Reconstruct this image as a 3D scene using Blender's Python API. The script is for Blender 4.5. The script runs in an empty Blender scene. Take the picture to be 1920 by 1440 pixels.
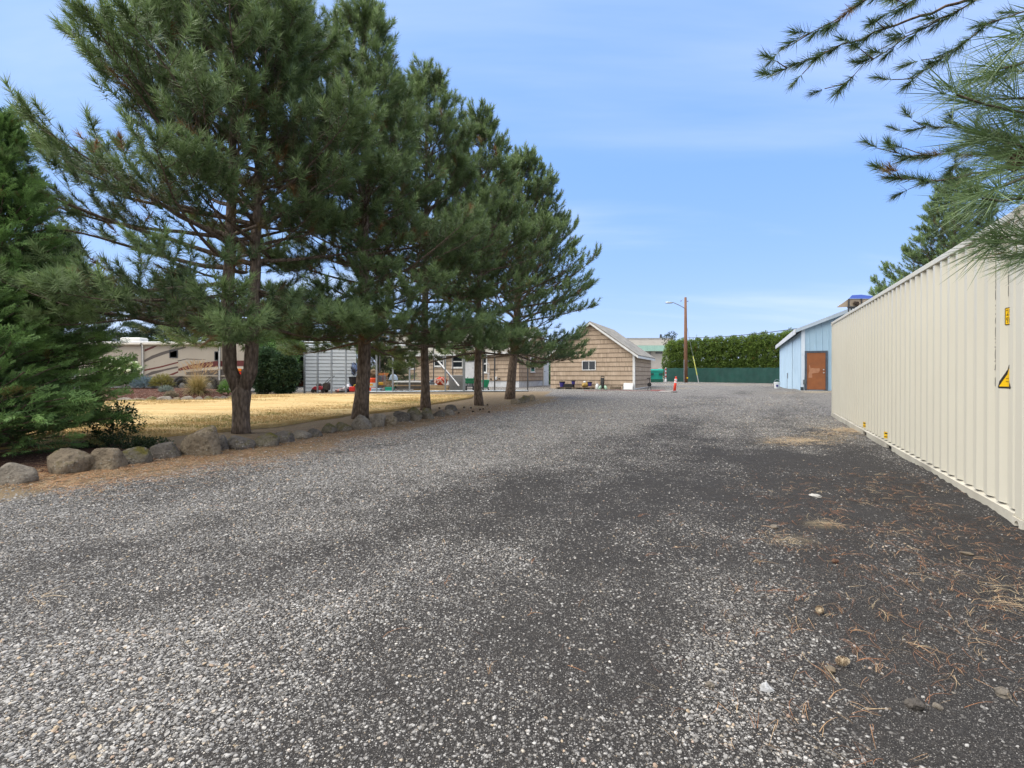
import bpy, bmesh, math, random
import numpy as np
from mathutils import Vector, Matrix, noise as mnoise
from mathutils.geometry import delaunay_2d_cdt

R = math.radians
PI = math.pi
rnd = random.Random(7)
rng = np.random.default_rng(11)
S = bpy.context.scene
COL = S.collection
EYE, HZ, F = 1.4, 704.0, 940.0          # eye height, horizon row and focal length of the photograph (pixels)

# ------------------------------------------------------------------ terrain
def G(x, y):
    x = np.asarray(x, float); y = np.asarray(y, float)
    g = 0.0105 * np.clip(y, 0, 62)
    g = g + 0.27 * np.exp(-(((x - 17.5) / 6.5) ** 2 + ((y - 28.5) / 7.0) ** 2))
    return g
def g1(x, y): return float(G(x, y))
def P(px, py):
    """point of the terrain met by the line of sight through a pixel"""
    dx, dz = (px - 960) / F, (HZ - py) / F
    t = 1.0
    for _ in range(60):
        h = EYE + dz * t - g1(dx * t, t)
        if h < 0: break
        t += max(0.05, h * 2)
    lo, hi = 0.0, t
    for _ in range(50):
        m = (lo + hi) / 2
        if EYE + dz * m - g1(dx * m, m) > 0: lo = m
        else: hi = m
    return Vector((dx * lo, lo, g1(dx * lo, lo)))
def W(px, py, Z): return Vector(((px - 960) / F * Z, Z, EYE + (HZ - py) / F * Z))
def X(px, Z): return (px - 960) / F * Z

# ------------------------------------------------------------------ value noise on arrays
def vnoise(x, y, seed=0):
    x = np.asarray(x, float); y = np.asarray(y, float)
    xi, yi = np.floor(x).astype(np.int64), np.floor(y).astype(np.int64)
    fx, fy = x - xi, y - yi
    fx = fx * fx * (3 - 2 * fx); fy = fy * fy * (3 - 2 * fy)
    def h(a, b):
        n = (a * 374761393 + b * 668265263 + seed * 1442695041) & 0x7fffffff
        n = ((n ^ (n >> 13)) * 1274126177) & 0x7fffffff
        n = n ^ (n >> 16)
        return (n & 0xffff) / 65535.0
    return (h(xi, yi) * (1 - fx) + h(xi + 1, yi) * fx) * (1 - fy) + (h(xi, yi + 1) * (1 - fx) + h(xi + 1, yi + 1) * fx) * fy
def fbm(x, y, oct=4, seed=0):
    a, s, t = 1.0, 0.0, 0.0
    for o in range(oct):
        s = s + a * vnoise(np.asarray(x) * 2 ** o + 17.3 * o, np.asarray(y) * 2 ** o - 9.1 * o, seed + o); t += a; a *= .5
    return s / t
def sstep(a, b, x):
    t = np.clip((np.asarray(x, float) - a) / (b - a), 0, 1); return t * t * (3 - 2 * t)

# ------------------------------------------------------------------ materials
MATS = {}
class NT:
    def __init__(s, m): s.t = m.node_tree; s.n = s.t.nodes; s.l = s.t.links
    def new(s, ty, **k):
        n = s.n.new(ty)
        for a, b in k.items(): setattr(n, a, b)
        return n
    def link(s, a, b): s.l.new(a, b)
    def setv(s, sock, v):
        if hasattr(v, 'is_linked') or isinstance(v, bpy.types.NodeSocket): s.l.new(v, sock)
        else: sock.default_value = v
    def math(s, op, a, b=0.0, c=None, clamp=False):
        n = s.new('ShaderNodeMath', operation=op); n.use_clamp = clamp
        s.setv(n.inputs[0], a); s.setv(n.inputs[1], b)
        if c is not None: s.setv(n.inputs[2], c)
        return n.outputs[0]
    def mix(s, f, a, b, mode='MIX'):
        n = s.new('ShaderNodeMix', data_type='RGBA', blend_type=mode)
        s.setv(n.inputs[0], f); s.setv(n.inputs[6], a); s.setv(n.inputs[7], b)
        return n.outputs[2]
    def ramp(s, f, stops):
        n = s.new('ShaderNodeValToRGB'); e = n.color_ramp.elements
        while len(e) < len(stops): e.new(0.5)
        for q, (p, c) in zip(e, stops): q.position = p; q.color = (*c, 1)
        s.setv(n.inputs[0], f); return n.outputs[0]
    def noise(s, vec, scale, detail=4, rough=.55, dist=0):
        n = s.new('ShaderNodeTexNoise'); s.setv(n.inputs['Scale'], scale); n.inputs['Detail'].default_value = detail
        n.inputs['Roughness'].default_value = rough; n.inputs['Distortion'].default_value = dist
        if vec is not None: s.link(vec, n.inputs['Vector'])
        return n.outputs['Fac']
    def vor(s, vec, scale, feature='F1'):
        n = s.new('ShaderNodeTexVoronoi', feature=feature); n.inputs['Scale'].default_value = scale
        s.link(vec, n.inputs['Vector']); return n
    def attr(s, name): 
        n = s.new('ShaderNodeAttribute', attribute_name=name); return n.outputs['Fac']
    def mapr(s, v, a, b, c=0., d=1.):
        n = s.new('ShaderNodeMapRange'); s.setv(n.inputs[0], v)
        for i, q in enumerate((a, b, c, d)): n.inputs[1 + i].default_value = q
        return n.outputs[0]
    def scalev(s, vec, x, y, z):
        n = s.new('ShaderNodeVectorMath', operation='MULTIPLY'); s.link(vec, n.inputs[0]); n.inputs[1].default_value = (x, y, z); return n.outputs[0]
    def bump(s, h, strength=.5, dist=.01):
        n = s.new('ShaderNodeBump'); n.inputs['Strength'].default_value = strength; n.inputs['Distance'].default_value = dist
        s.link(h, n.inputs['Height']); return n.outputs[0]
def c4(c): return (c[0], c[1], c[2], 1)
def newmat(name):
    m = bpy.data.materials.new(name); m.use_nodes = True
    t = NT(m); b = t.n['Principled BSDF']; return m, t, b
def obco(t): return t.new('ShaderNodeTexCoord').outputs['Object']
def wpos(t): return t.new('ShaderNodeNewGeometry').outputs['Position']

def mat(name, c, c2=None, rough=.6, scale=6., metal=0., bump=0., bscale=40., spec=.4, grime=0., fac=(.35, .65), stretch=None, alpha=None):
    """general painted / raw surface: two tones through noise, small bump, optional dirt"""
    if name in MATS: return MATS[name]
    m, t, b = newmat(name); co = obco(t)
    if stretch: co = t.scalev(co, *stretch)
    if c2 is None: c2 = tuple(min(1, v * .86) for v in c)
    n = t.mapr(t.noise(co, scale, 6, .62), fac[0], fac[1])
    col = t.mix(n, c4(c), c4(c2))
    if grime:
        g = t.mapr(t.noise(co, scale * .37, 8, .7, .6), .5, .75)
        col = t.mix(t.math('MULTIPLY', g, grime), col, c4((.06, .05, .04)))
    t.link(col, b.inputs['Base Color'])
    rn = t.mapr(t.noise(co, scale * 2.3, 3), .3, .7, max(.05, rough - .1), min(1, rough + .1)); t.link(rn, b.inputs['Roughness'])
    b.inputs['Metallic'].default_value = metal; b.inputs['Specular IOR Level'].default_value = spec
    if bump: t.link(t.bump(t.noise(co, bscale, 5), bump, .01), b.inputs['Normal'])
    MATS[name] = m; return m

def glassmat(name='window_glass', c=(.012, .015, .018)):
    if name in MATS: return MATS[name]
    m, t, b = newmat(name); co = obco(t)
    t.link(t.mix(t.noise(co, 3), c4(c), c4(tuple(v * 2.2 for v in c))), b.inputs['Base Color'])
    b.inputs['Roughness'].default_value = .06; b.inputs['Specular IOR Level'].default_value = .6
    MATS[name] = m; return m

def shinglemat():
    if 'wood_shingles' in MATS: return MATS['wood_shingles']
    m, t, b = newmat('wood_shingles'); co = obco(t)
    sep = t.new('ShaderNodeSeparateXYZ'); t.link(co, sep.inputs[0])
    h = t.math('ADD', sep.outputs[0], sep.outputs[1])
    row = t.math('FLOOR', t.math('DIVIDE', sep.outputs[2], .335))
    hs = t.math('ADD', h, t.math('MULTIPLY', row, 3.77))
    cmb = t.new('ShaderNodeCombineXYZ'); t.link(t.math('MULTIPLY', hs, 5.2), cmb.inputs[0]); t.link(t.math('MULTIPLY', row, 7.3), cmb.inputs[1])
    v = t.vor(cmb.outputs[0], 1.0); v.inputs['Randomness'].default_value = .8
    cs = t.new('ShaderNodeSeparateColor'); t.link(v.outputs['Color'], cs.inputs[0])
    base = t.ramp(cs.outputs[0], [(0, (.40, .305, .22)), (.45, (.47, .365, .268)), (.8, (.44, .34, .25)), (1, (.52, .41, .305))])
    grain = t.noise(t.scalev(co, 26, 26, 1.2), 3, 5)
    col = t.mix(t.mapr(grain, .4, .8, 0, .35), base, c4((.26, .19, .135)))
    # weather stains hanging from the butt edge of each course
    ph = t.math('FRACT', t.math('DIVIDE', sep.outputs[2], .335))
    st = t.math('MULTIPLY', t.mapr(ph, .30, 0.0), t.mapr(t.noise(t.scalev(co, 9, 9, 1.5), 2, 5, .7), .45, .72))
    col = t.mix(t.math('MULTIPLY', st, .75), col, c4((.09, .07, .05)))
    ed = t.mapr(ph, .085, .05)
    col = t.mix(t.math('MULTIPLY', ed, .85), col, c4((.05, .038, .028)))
    j = t.mapr(t.vor(cmb.outputs[0], 1.0, 'DISTANCE_TO_EDGE').outputs['Distance'], .0, .03, .55, 0)
    col = t.mix(j, col, c4((.13, .09, .065)))
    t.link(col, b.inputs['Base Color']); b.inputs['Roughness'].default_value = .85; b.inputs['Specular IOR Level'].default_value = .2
    t.link(t.bump(grain, .4, .006), b.inputs['Normal'])
    MATS['wood_shingles'] = m; return m

def barkmat(name='pine_bark', a=(.085, .064, .049), bb=(.26, .198, .155)):
    if name in MATS: return MATS[name]
    m, t, b = newmat(name); co = obco(t)
    v = t.vor(t.scalev(co, 1, 1, .33), 20)
    n = t.noise(t.scalev(co, 1, 1, .4), 30, 6)
    k = t.math('ADD', t.math('MULTIPLY', v.outputs['Distance'], .7), t.math('MULTIPLY', n, .5))
    col = t.ramp(k, [(.25, bb), (.55, tuple((p + q) / 2 for p, q in zip(a, bb))), (.85, a)])
    col = t.mix(t.mapr(t.noise(co, 2.5, 3), .45, .7, 0, .5), col, c4((.13, .10, .08)))
    t.link(col, b.inputs['Base Color']); b.inputs['Roughness'].default_value = .9; b.inputs['Specular IOR Level'].default_value = .2
    t.link(t.bump(t.math('SUBTRACT', n, v.outputs['Distance']), 1., .03), b.inputs['Normal'])
    MATS[name] = m; return m

def leafmat(name, dark, light, dead=(.20, .10, .04), trans=.25, rough=.55, spec=.3):
    """foliage: 'tint' 0..1 picks the leaf tone (old to young growth), 'dead' 0..1 mixes to brown"""
    if name in MATS: return MATS[name]
    m, t, b = newmat(name)
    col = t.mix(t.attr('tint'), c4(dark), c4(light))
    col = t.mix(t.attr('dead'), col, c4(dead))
    t.link(col, b.inputs['Base Color']); b.inputs['Roughness'].default_value = rough; b.inputs['Specular IOR Level'].default_value = spec
    tr = t.new('ShaderNodeBsdfTranslucent'); t.link(col, tr.inputs[0])
    mx = t.new('ShaderNodeMixShader'); mx.inputs[0].default_value = trans
    t.link(b.outputs[0], mx.inputs[1]); t.link(tr.outputs[0], mx.inputs[2]); t.link(mx.outputs[0], t.n['Material Output'].inputs[0])
    MATS[name] = m; return m

def rockmat(name, a, b_, moss=0.0):
    if name in MATS: return MATS[name]
    m, t, b = newmat(name); co = obco(t)
    n = t.noise(co, 4, 8, .65); n2 = t.noise(co, 18, 6, .7); v = t.vor(co, 26)
    col = t.ramp(n, [(.3, a), (.5, tuple((p + q) / 2 for p, q in zip(a, b_))), (.72, b_)])
    col = t.mix(t.mapr(n2, .48, .72, 0, .85), col, c4(tuple(v_ * .30 for v_ in a)))
    lich = t.math('MULTIPLY', t.mapr(v.outputs['Distance'], .35, .2), t.mapr(t.noise(co, 2.2, 3), .5, .6))
    col = t.mix(t.math('MULTIPLY', lich, .5), col, c4((.42, .41, .36)))
    if moss:
        geo = t.new('ShaderNodeNewGeometry'); sp = t.new('ShaderNodeSeparateXYZ'); t.link(geo.outputs['Normal'], sp.inputs[0])
        k = t.math('MULTIPLY', t.mapr(sp.outputs[2], .15, .7), t.mapr(t.noise(co, 5, 6, .7), .62 - .3 * moss, .75 - .3 * moss))
        col = t.mix(k, col, t.mix(t.noise(co, 40), c4((.035, .04, .01)), c4((.17, .14, .03))))
    t.link(col, b.inputs['Base Color']); b.inputs['Roughness'].default_value = .88; b.inputs['Specular IOR Level'].default_value = .25
    t.link(t.bump(t.math('ADD', n2, n), 1., .06), b.inputs['Normal'])
    MATS[name] = m; return m

# ------------------------------------------------------------------ objects
def tag(o, label=None, cat=None, group=None, kind=None):
    if label: o['label'] = label
    if cat: o['category'] = cat
    if group: o['group'] = group
    if kind: o['kind'] = kind
    return o
def thing(name, loc, rz=0., label=None, cat=None, group=None, ry=0., rx=0.):
    o = bpy.data.objects.new(name, None); COL.objects.link(o)
    o.location = loc; o.rotation_euler = (rx, ry, rz); o.empty_display_size = .2
    return tag(o, label, cat, group)
def link_mesh(name, me, m, parent=None, smooth=False):
    o = bpy.data.objects.new(name, me); COL.objects.link(o)
    if m is not None: me.materials.append(m)
    if parent is not None: o.parent = parent
    if smooth: me.polygons.foreach_set('use_smooth', [True] * len(me.polygons))
    return o
def copy_tree(o, parent=None):
    c = o.copy(); COL.objects.link(c)
    if parent is not None: c.parent = parent
    for ch in [q for q in bpy.data.objects if q.parent == o]: copy_tree(ch, c)
    return c

class MB:
    """collects polygons, then links them as ONE mesh object"""
    def __init__(s): s.v = []; s.f = []
    def add(s, vs, fs):
        k = len(s.v); s.v += [tuple(v) for v in vs]; s.f += [tuple(i + k for i in f) for f in fs]; return s
    def box(s, x0, x1, y0, y1, z0, z1, M=None):
        vs = [Vector((x, y, z)) for x in (x0, x1) for y in (y0, y1) for z in (z0, z1)]
        if M is not None: vs = [M @ v for v in vs]
        return s.add(vs, [(0, 1, 3, 2), (4, 6, 7, 5), (0, 4, 5, 1), (2, 3, 7, 6), (0, 2, 6, 4), (1, 5, 7, 3)])
    def tube(s, pts, rad, n=8, cap=True):
        pts = [Vector(p) for p in pts]
        if not isinstance(rad, (list, tuple)): rad = [rad] * len(pts)
        k = len(s.v); up = None
        for i, p in enumerate(pts):
            d = (pts[min(i + 1, len(pts) - 1)] - pts[max(i - 1, 0)])
            d = d.normalized() if d.length > 1e-9 else Vector((0, 0, 1))
            if up is None:
                up = d.orthogonal().normalized()
            else:
                up = (up - d * up.dot(d)); up = up.normalized() if up.length > 1e-6 else d.orthogonal().normalized()
            w = d.cross(up)
            for j in range(n):
                a = 2 * PI * j / n; s.v.append(tuple(p + (up * math.cos(a) + w * math.sin(a)) * rad[i]))
        for i in range(len(pts) - 1):
            for j in range(n):
                a, b = k + i * n + j, k + i * n + (j + 1) % n
                s.f.append((a, b, b + n, a + n))
        if cap:
            s.f.append(tuple(k + j for j in reversed(range(n)))); s.f.append(tuple(k + (len(pts) - 1) * n + j for j in range(n)))
        return s
    def lathe(s, prof, c=(0, 0, 0), n=16, sx=1., sy=1., M=None):
        k = len(s.v)
        for r, z in prof:
            for j in range(n):
                a = 2 * PI * j / n; v = Vector((c[0] + r * sx * math.cos(a), c[1] + r * sy * math.sin(a), c[2] + z))
                s.v.append(tuple(M @ v if M is not None else v))
        for i in range(len(prof) - 1):
            for j in range(n):
                a, b = k + i * n + j, k + i * n + (j + 1) % n; s.f.append((a, b, b + n, a + n))
        s.f.append(tuple(k + j for j in reversed(range(n)))); s.f.append(tuple(k + (len(prof) - 1) * n + j for j in range(n)))
        return s
    def prism(s, poly, axis, a, b):
        """poly in the two other axes (in order), extruded along axis 'x','y','z' from a to b"""
        n = len(poly)
        def mk(p, q): return {'x': (q, p[0], p[1]), 'y': (p[0], q, p[1]), 'z': (p[0], p[1], q)}[axis]
        vs = [mk(p, a) for p in poly] + [mk(p, b) for p in poly]
        fs = [tuple(range(n)), tuple(reversed(range(n, 2 * n)))] + [(i, i + n, (i + 1) % n + n, (i + 1) % n) for i in range(n)]
        return s.add(vs, fs)
    def blob(s, c, r, sub=2, amp=.12, fr=2., seed=0, squash=(1, 1, 1)):
        bm = bmesh.new(); bmesh.ops.create_icosphere(bm, subdivisions=sub, radius=1)
        vs = []
        for v in bm.verts:
            d = v.co.normalized(); k = 1 + amp * mnoise.noise(d * fr + Vector((seed * 3.1, seed * 1.7, 0)))
            vs.append((c[0] + d.x * k * r * squash[0], c[1] + d.y * k * r * squash[1], c[2] + d.z * k * r * squash[2]))
        fs = [tuple(v.index for v in f.verts) for f in bm.faces]; bm.free(); return s.add(vs, fs)
    def build(s, name, m, parent=None, smooth=False, bevel=0., label=None):
        me = bpy.data.meshes.new(name); me.from_pydata(s.v, [], s.f); me.validate()
        bm = bmesh.new(); bm.from_mesh(me); bmesh.ops.recalc_face_normals(bm, faces=bm.faces); bm.to_mesh(me); bm.free()
        o = link_mesh(name, me, m, parent, smooth)
        if bevel:
            q = o.modifiers.new('bevel', 'BEVEL'); q.width = bevel; q.segments = 2; q.limit_method = 'ANGLE'; q.angle_limit = R(35)
        if label: o['label'] = label
        return o

def tri_mesh(name, V, m, parent=None, attrs=None, fpv=3, quads=False):
    """fast mesh of loose triangles (V: n x 3 x 3) or quads (n x 4 x 3); attrs: name -> one float per face"""
    n, k = V.shape[0], V.shape[1]
    me = bpy.data.meshes.new(name)
    me.vertices.add(n * k); me.vertices.foreach_set('co', np.ascontiguousarray(V, dtype=np.float32).ravel())
    me.loops.add(n * k); me.loops.foreach_set('vertex_index', np.arange(n * k, dtype=np.int32))
    me.polygons.add(n); me.polygons.foreach_set('loop_start', np.arange(0, n * k, k, dtype=np.int32))
    for a, v in (attrs or {}).items():
        at = me.attributes.new(a, 'FLOAT', 'POINT'); at.data.foreach_set('value', np.repeat(np.asarray(v, np.float32), k))
    me.update(calc_edges=True)
    return link_mesh(name, me, m, parent)
def indexed_mesh(name, V, Fc, m, parent=None, attrs=None, smooth=False):
    n, k = Fc.shape
    me = bpy.data.meshes.new(name)
    me.vertices.add(len(V)); me.vertices.foreach_set('co', np.ascontiguousarray(V, dtype=np.float32).ravel())
    me.loops.add(n * k); me.loops.foreach_set('vertex_index', np.ascontiguousarray(Fc, dtype=np.int32).ravel())
    me.polygons.add(n); me.polygons.foreach_set('loop_start', np.arange(0, n * k, k, dtype=np.int32))
    for a, v in (attrs or {}).items():
        at = me.attributes.new(a, 'FLOAT', 'POINT'); at.data.foreach_set('value', np.asarray(v, np.float32))
    me.update(calc_edges=True)
    if smooth: me.polygons.foreach_set('use_smooth', np.ones(n, bool))
    return link_mesh(name, me, m, parent)

# ------------------------------------------------------------------ foliage kit (templates have their axis along +Z)
def frames(D, roll):
    D = D / np.linalg.norm(D, axis=1, keepdims=True)
    a = np.where(np.abs(D[:, 2:3]) < .9, np.array([[0, 0, 1.]]), np.array([[1., 0, 0]]))
    U = np.cross(a, D); U /= np.linalg.norm(U, axis=1, keepdims=True)
    V = np.cross(D, U)
    c, s = np.cos(roll)[:, None], np.sin(roll)[:, None]
    return np.stack([U * c + V * s, V * c - U * s, D], axis=2)      # columns
def place(tpl, O, D, sc, roll):
    """tpl: (t,k,3) polygons; returns (n*t,k,3)"""
    M = frames(D, roll) * sc[:, None, None]
    out = np.einsum('nij,tkj->ntki', M, tpl) + O[:, None, None, :]
    return out.reshape(-1, tpl.shape[1], 3)
def tuft(n, L, Sh, w, seed, a0=28, a1=62):
    """bottle-brush of needles round a shoot of length Sh"""
    r = np.random.default_rng(seed); t = r.random(n) ** .8
    ph = r.random(n) * 2 * PI; al = np.radians(a1 + (a0 - a1) * t + r.normal(0, 9, n))
    ln = L * r.uniform(.75, 1.1, n)
    d = np.stack([np.cos(ph) * np.sin(al), np.sin(ph) * np.sin(al), np.cos(al)], 1)
    b = np.zeros((n, 3)); b[:, 2] = t * Sh
    side = np.stack([-np.sin(ph), np.cos(ph), np.zeros(n)], 1); q = r.uniform(-.8, .8, (n, 1)); side = side + q * np.stack([np.zeros(n)] * 2 + [np.ones(n)], 1)
    side /= np.linalg.norm(side, axis=1, keepdims=True)
    return np.stack([b - side * w / 2, b + side * w / 2, b + d * ln[:, None]], 1)
def spray(seed, n=7):
    """flat fern-like spray of scale leaves, length 1"""
    r = np.random.default_rng(seed); tri = []
    def leaf(p, d, ln, w):
        d = d / np.linalg.norm(d); s = np.cross(d, [0, 1, 0]); s = s / (np.linalg.norm(s) + 1e-9)
        tri.append([p - s * w, p + s * w, p + d * ln])
    for i in range(n):
        t = (i + .6) / n
        p = np.array([.06 * math.sin(3 * t + seed), .08 * t * t + r.normal(0, .012), t])
        for sd in (-1, 1):
            L = .30 * (1 - t) ** .6 + .09; a = R(40 + r.uniform(-12, 12))
            d = np.array([sd * math.sin(a), r.normal(.12, .28), math.cos(a)])
            leaf(p, d, L * .55, .020); e = d / np.linalg.norm(d); p1 = p + e * L * .42
            leaf(p1, e + np.array([-sd * .25, .35, .2]), L * .75, .022)
            for q in (0, 1):
                a2 = a + R(38) * (1 if q else -1); leaf(p + e * L * (.22 + .22 * q), np.array([sd * math.sin(a2), r.normal(.1, .35), math.cos(a2)]), L * .48 + .02, .019)
    for q in range(3): leaf(np.array([0., .06, .72]), np.array([r.normal(0, .22), r.normal(.15, .2), 1.]), .30, .022)
    return np.array(tri)
def leafclump(n, seed, L=.5, w=.3):
    r = np.random.default_rng(seed)
    d = r.normal(0, 1, (n, 3)); d[:, 2] += .9; d /= np.linalg.norm(d, axis=1, keepdims=True)
    b = d * r.uniform(.0, .55, (n, 1)); s = np.cross(d, r.normal(0, 1, (n, 3))); s /= np.linalg.norm(s, axis=1, keepdims=True)
    ln = L * r.uniform(.6, 1.2, (n, 1))
    return np.stack([b, b + d * ln * .45 + s * w / 2, b + d * ln, b + d * ln * .45 - s * w / 2], 1)
TUFT_NEAR = [tuft(66, .185, .27, .0145, s, 30, 84) for s in range(6)]
TUFT_FAR = [tuft(38, .185, .30, .025, 20 + s, 28, 80) for s in range(5)]
SPRAYS = [spray(s) for s in range(5)]
CLUMPS = [leafclump(9, s) for s in range(6)]
def scatter(tpls, O, D, sc, tint, dead=None, seed=1):
    """instances baked into one polygon soup; per-instance attributes spread over the polygons"""
    r = np.random.default_rng(seed); O = np.asarray(O, float); D = np.asarray(D, float); n = len(O)
    sc = np.broadcast_to(np.asarray(sc, float), (n,)); tint = np.broadcast_to(np.asarray(tint, float), (n,))
    dead = np.zeros(n) if dead is None else np.asarray(dead, float)
    pick = r.integers(0, len(tpls), n); Vs, T, Dd = [], [], []
    for k, tp in enumerate(tpls):
        i = np.where(pick == k)[0]
        if not len(i): continue
        Vs.append(place(tp, O[i], D[i], sc[i], r.random(len(i)) * 2 * PI)); m = tp.shape[0]
        T.append(np.clip(np.repeat(tint[i], m) + r.normal(0, .10, len(i) * m), 0, 1)); Dd.append(np.repeat(dead[i], m))
    return np.concatenate(Vs), np.concatenate(T), np.concatenate(Dd)
# ------------------------------------------------------------------ ground masks (world space)
RU, RV_ = (math.cos(R(24.5)), -math.sin(R(24.5))), (math.sin(R(24.5)), math.cos(R(24.5)))   # across / along the drive
ROCK_LINE = [(-14., 4.6)] + [tuple(P(a, b)[:2]) for a, b in ((0, 910), (115, 888), (240, 874), (370, 858), (500, 840), (590, 820), (675, 806), (790, 787), (850, 776), (905, 768), (975, 757), (1003, 751))] + [(1.6, 26.5)]
def poly_dist(x, y, line):
    """signed distance to a polyline: positive on its right (drive) side"""
    best = np.full(np.shape(x), 1e9); sg = np.ones(np.shape(x))
    for (x0, y0), (x1, y1) in zip(line[:-1], line[1:]):
        dx, dy = x1 - x0, y1 - y0; L2 = dx * dx + dy * dy
        t = np.clip(((x - x0) * dx + (y - y0) * dy) / L2, 0, 1)
        d = np.hypot(x - x0 - t * dx, y - y0 - t * dy)
        c = (x - x0) * dy - (y - y0) * dx
        m = d < best; best = np.where(m, d, best); sg = np.where(m, np.sign(c), sg)
    return best * sg
CL_O, CL_D = np.array([4.475, 4.40]), np.array([math.sin(R(25.83)), math.cos(R(25.83))])
def container_uv(x, y):
    dx, dy = x - CL_O[0], y - CL_O[1]
    return dx * CL_D[0] + dy * CL_D[1], -dx * CL_D[1] + dy * CL_D[0]      # along, left of the long side
def masks(x, y):
    u = x * RU[0] + y * RU[1]; v = x * RV_[0] + y * RV_[1]
    wob = (fbm(x * .35, y * .35, 3, 5) - .5) * 1.6
    st = fbm(u * 1.15 + wob * .5, v * .16, 4, 21)                              # wheel streaks along the drive
    pt = fbm(x * .8, y * .8, 4, 33); fine = fbm(x * 3.1, y * 3.1, 3, 44)
    g = .42 + .36 * sstep(-1.2, -4.2, u + wob) + .46 * sstep(8, 19, y)
    g = g + .20 * np.exp(-(((x + 1.6) / 1.5) ** 2 + ((y - 2.0) / .55) ** 2))   # loose stones, near left
    g = g + .95 * (st - .5) + .55 * (pt - .5) + .45 * (fine - .5)
    dk = np.exp(-(((u + 2.75 + wob * .3) / .55) ** 2)) * sstep(2.0, 3.2, y) * sstep(9, 5, y)   # worn wheel track
    g = g - .13 * dk
    g = g - .30 * sstep(-1.2, .6, u) * sstep(12, 6, y) + .10 * sstep(3.2, 2., y)
    g = g - .5 * np.exp(-(((x - 4.2) / 1.0) ** 2 + ((y - 7.8) / .55) ** 2))     # damp dark patch
    g = np.clip(g, .03, .97)
    d = poly_dist(x, y, ROCK_LINE)
    edge = .85 + .9 * (fbm(x * .9, y * .9, 3, 61) - .45)
    tan = sstep(edge + .55, edge - .35, d)                                     # needle duff beside and behind the rocks
    tan = tan * sstep(36, 31, y + np.maximum(0, -d - 9) * .2)
    straw = np.zeros(np.shape(x))
    for px, py, a, b, k in ((1590, 806, .42, .75, 1.3), (1550, 817, .40, .35, .6), (1508, 826, .55, .38, .8), (1462, 833, .3, .25, .5), (1250, 727, 1.7, 1.6, .9), (1100, 772, 1.6, .6, .5), (1420, 722, 3., 1.2, .5),
                           (1480, 1012, .14, .10, .45), (1540, 985, .12, .10, .45), (1330, 720.5, 6.0, 1.3, .6), (1530, 735, 2., .6, .6)):
        c = P(px, py); straw = straw + k * np.exp(-(((x - c.x) / a) ** 2 + ((y - c.y) / b) ** 2))
    straw = np.clip(straw * sstep(.3, .7, fbm(x * 4, y * 4, 3, 71)) * 1.4, 0, 1)
    mul = np.exp(-(np.maximum(0, np.hypot((x + 7.6) / 2.6, (y - 7.9) / 1.6) - .7) / .3) ** 2) * sstep(.25, -.15, d)   # bark mulch under the left tree
    return g, tan, straw, mul, d
def micro(x, y):
    return (fbm(x * 1.3, y * 1.3, 3, 81) - .5) * .05 * sstep(1., 3., np.abs(y)) + (fbm(x * 9, y * 9, 2, 83) - .5) * .012
def ground_h(x, y):
    x = np.asarray(x, float); y = np.asarray(y, float)
    z = G(x, y) + micro(x, y)
    a, l = container_uv(x, y)
    z = z + sstep(.16, .02, np.abs(l - .02)) * sstep(.1, .6, a) * sstep(12.2, 11, a) * (.030 + .05 * (fbm(a * 11, l * 11, 3, 91) - .45)) * sstep(8, 2, a)
    return z

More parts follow.
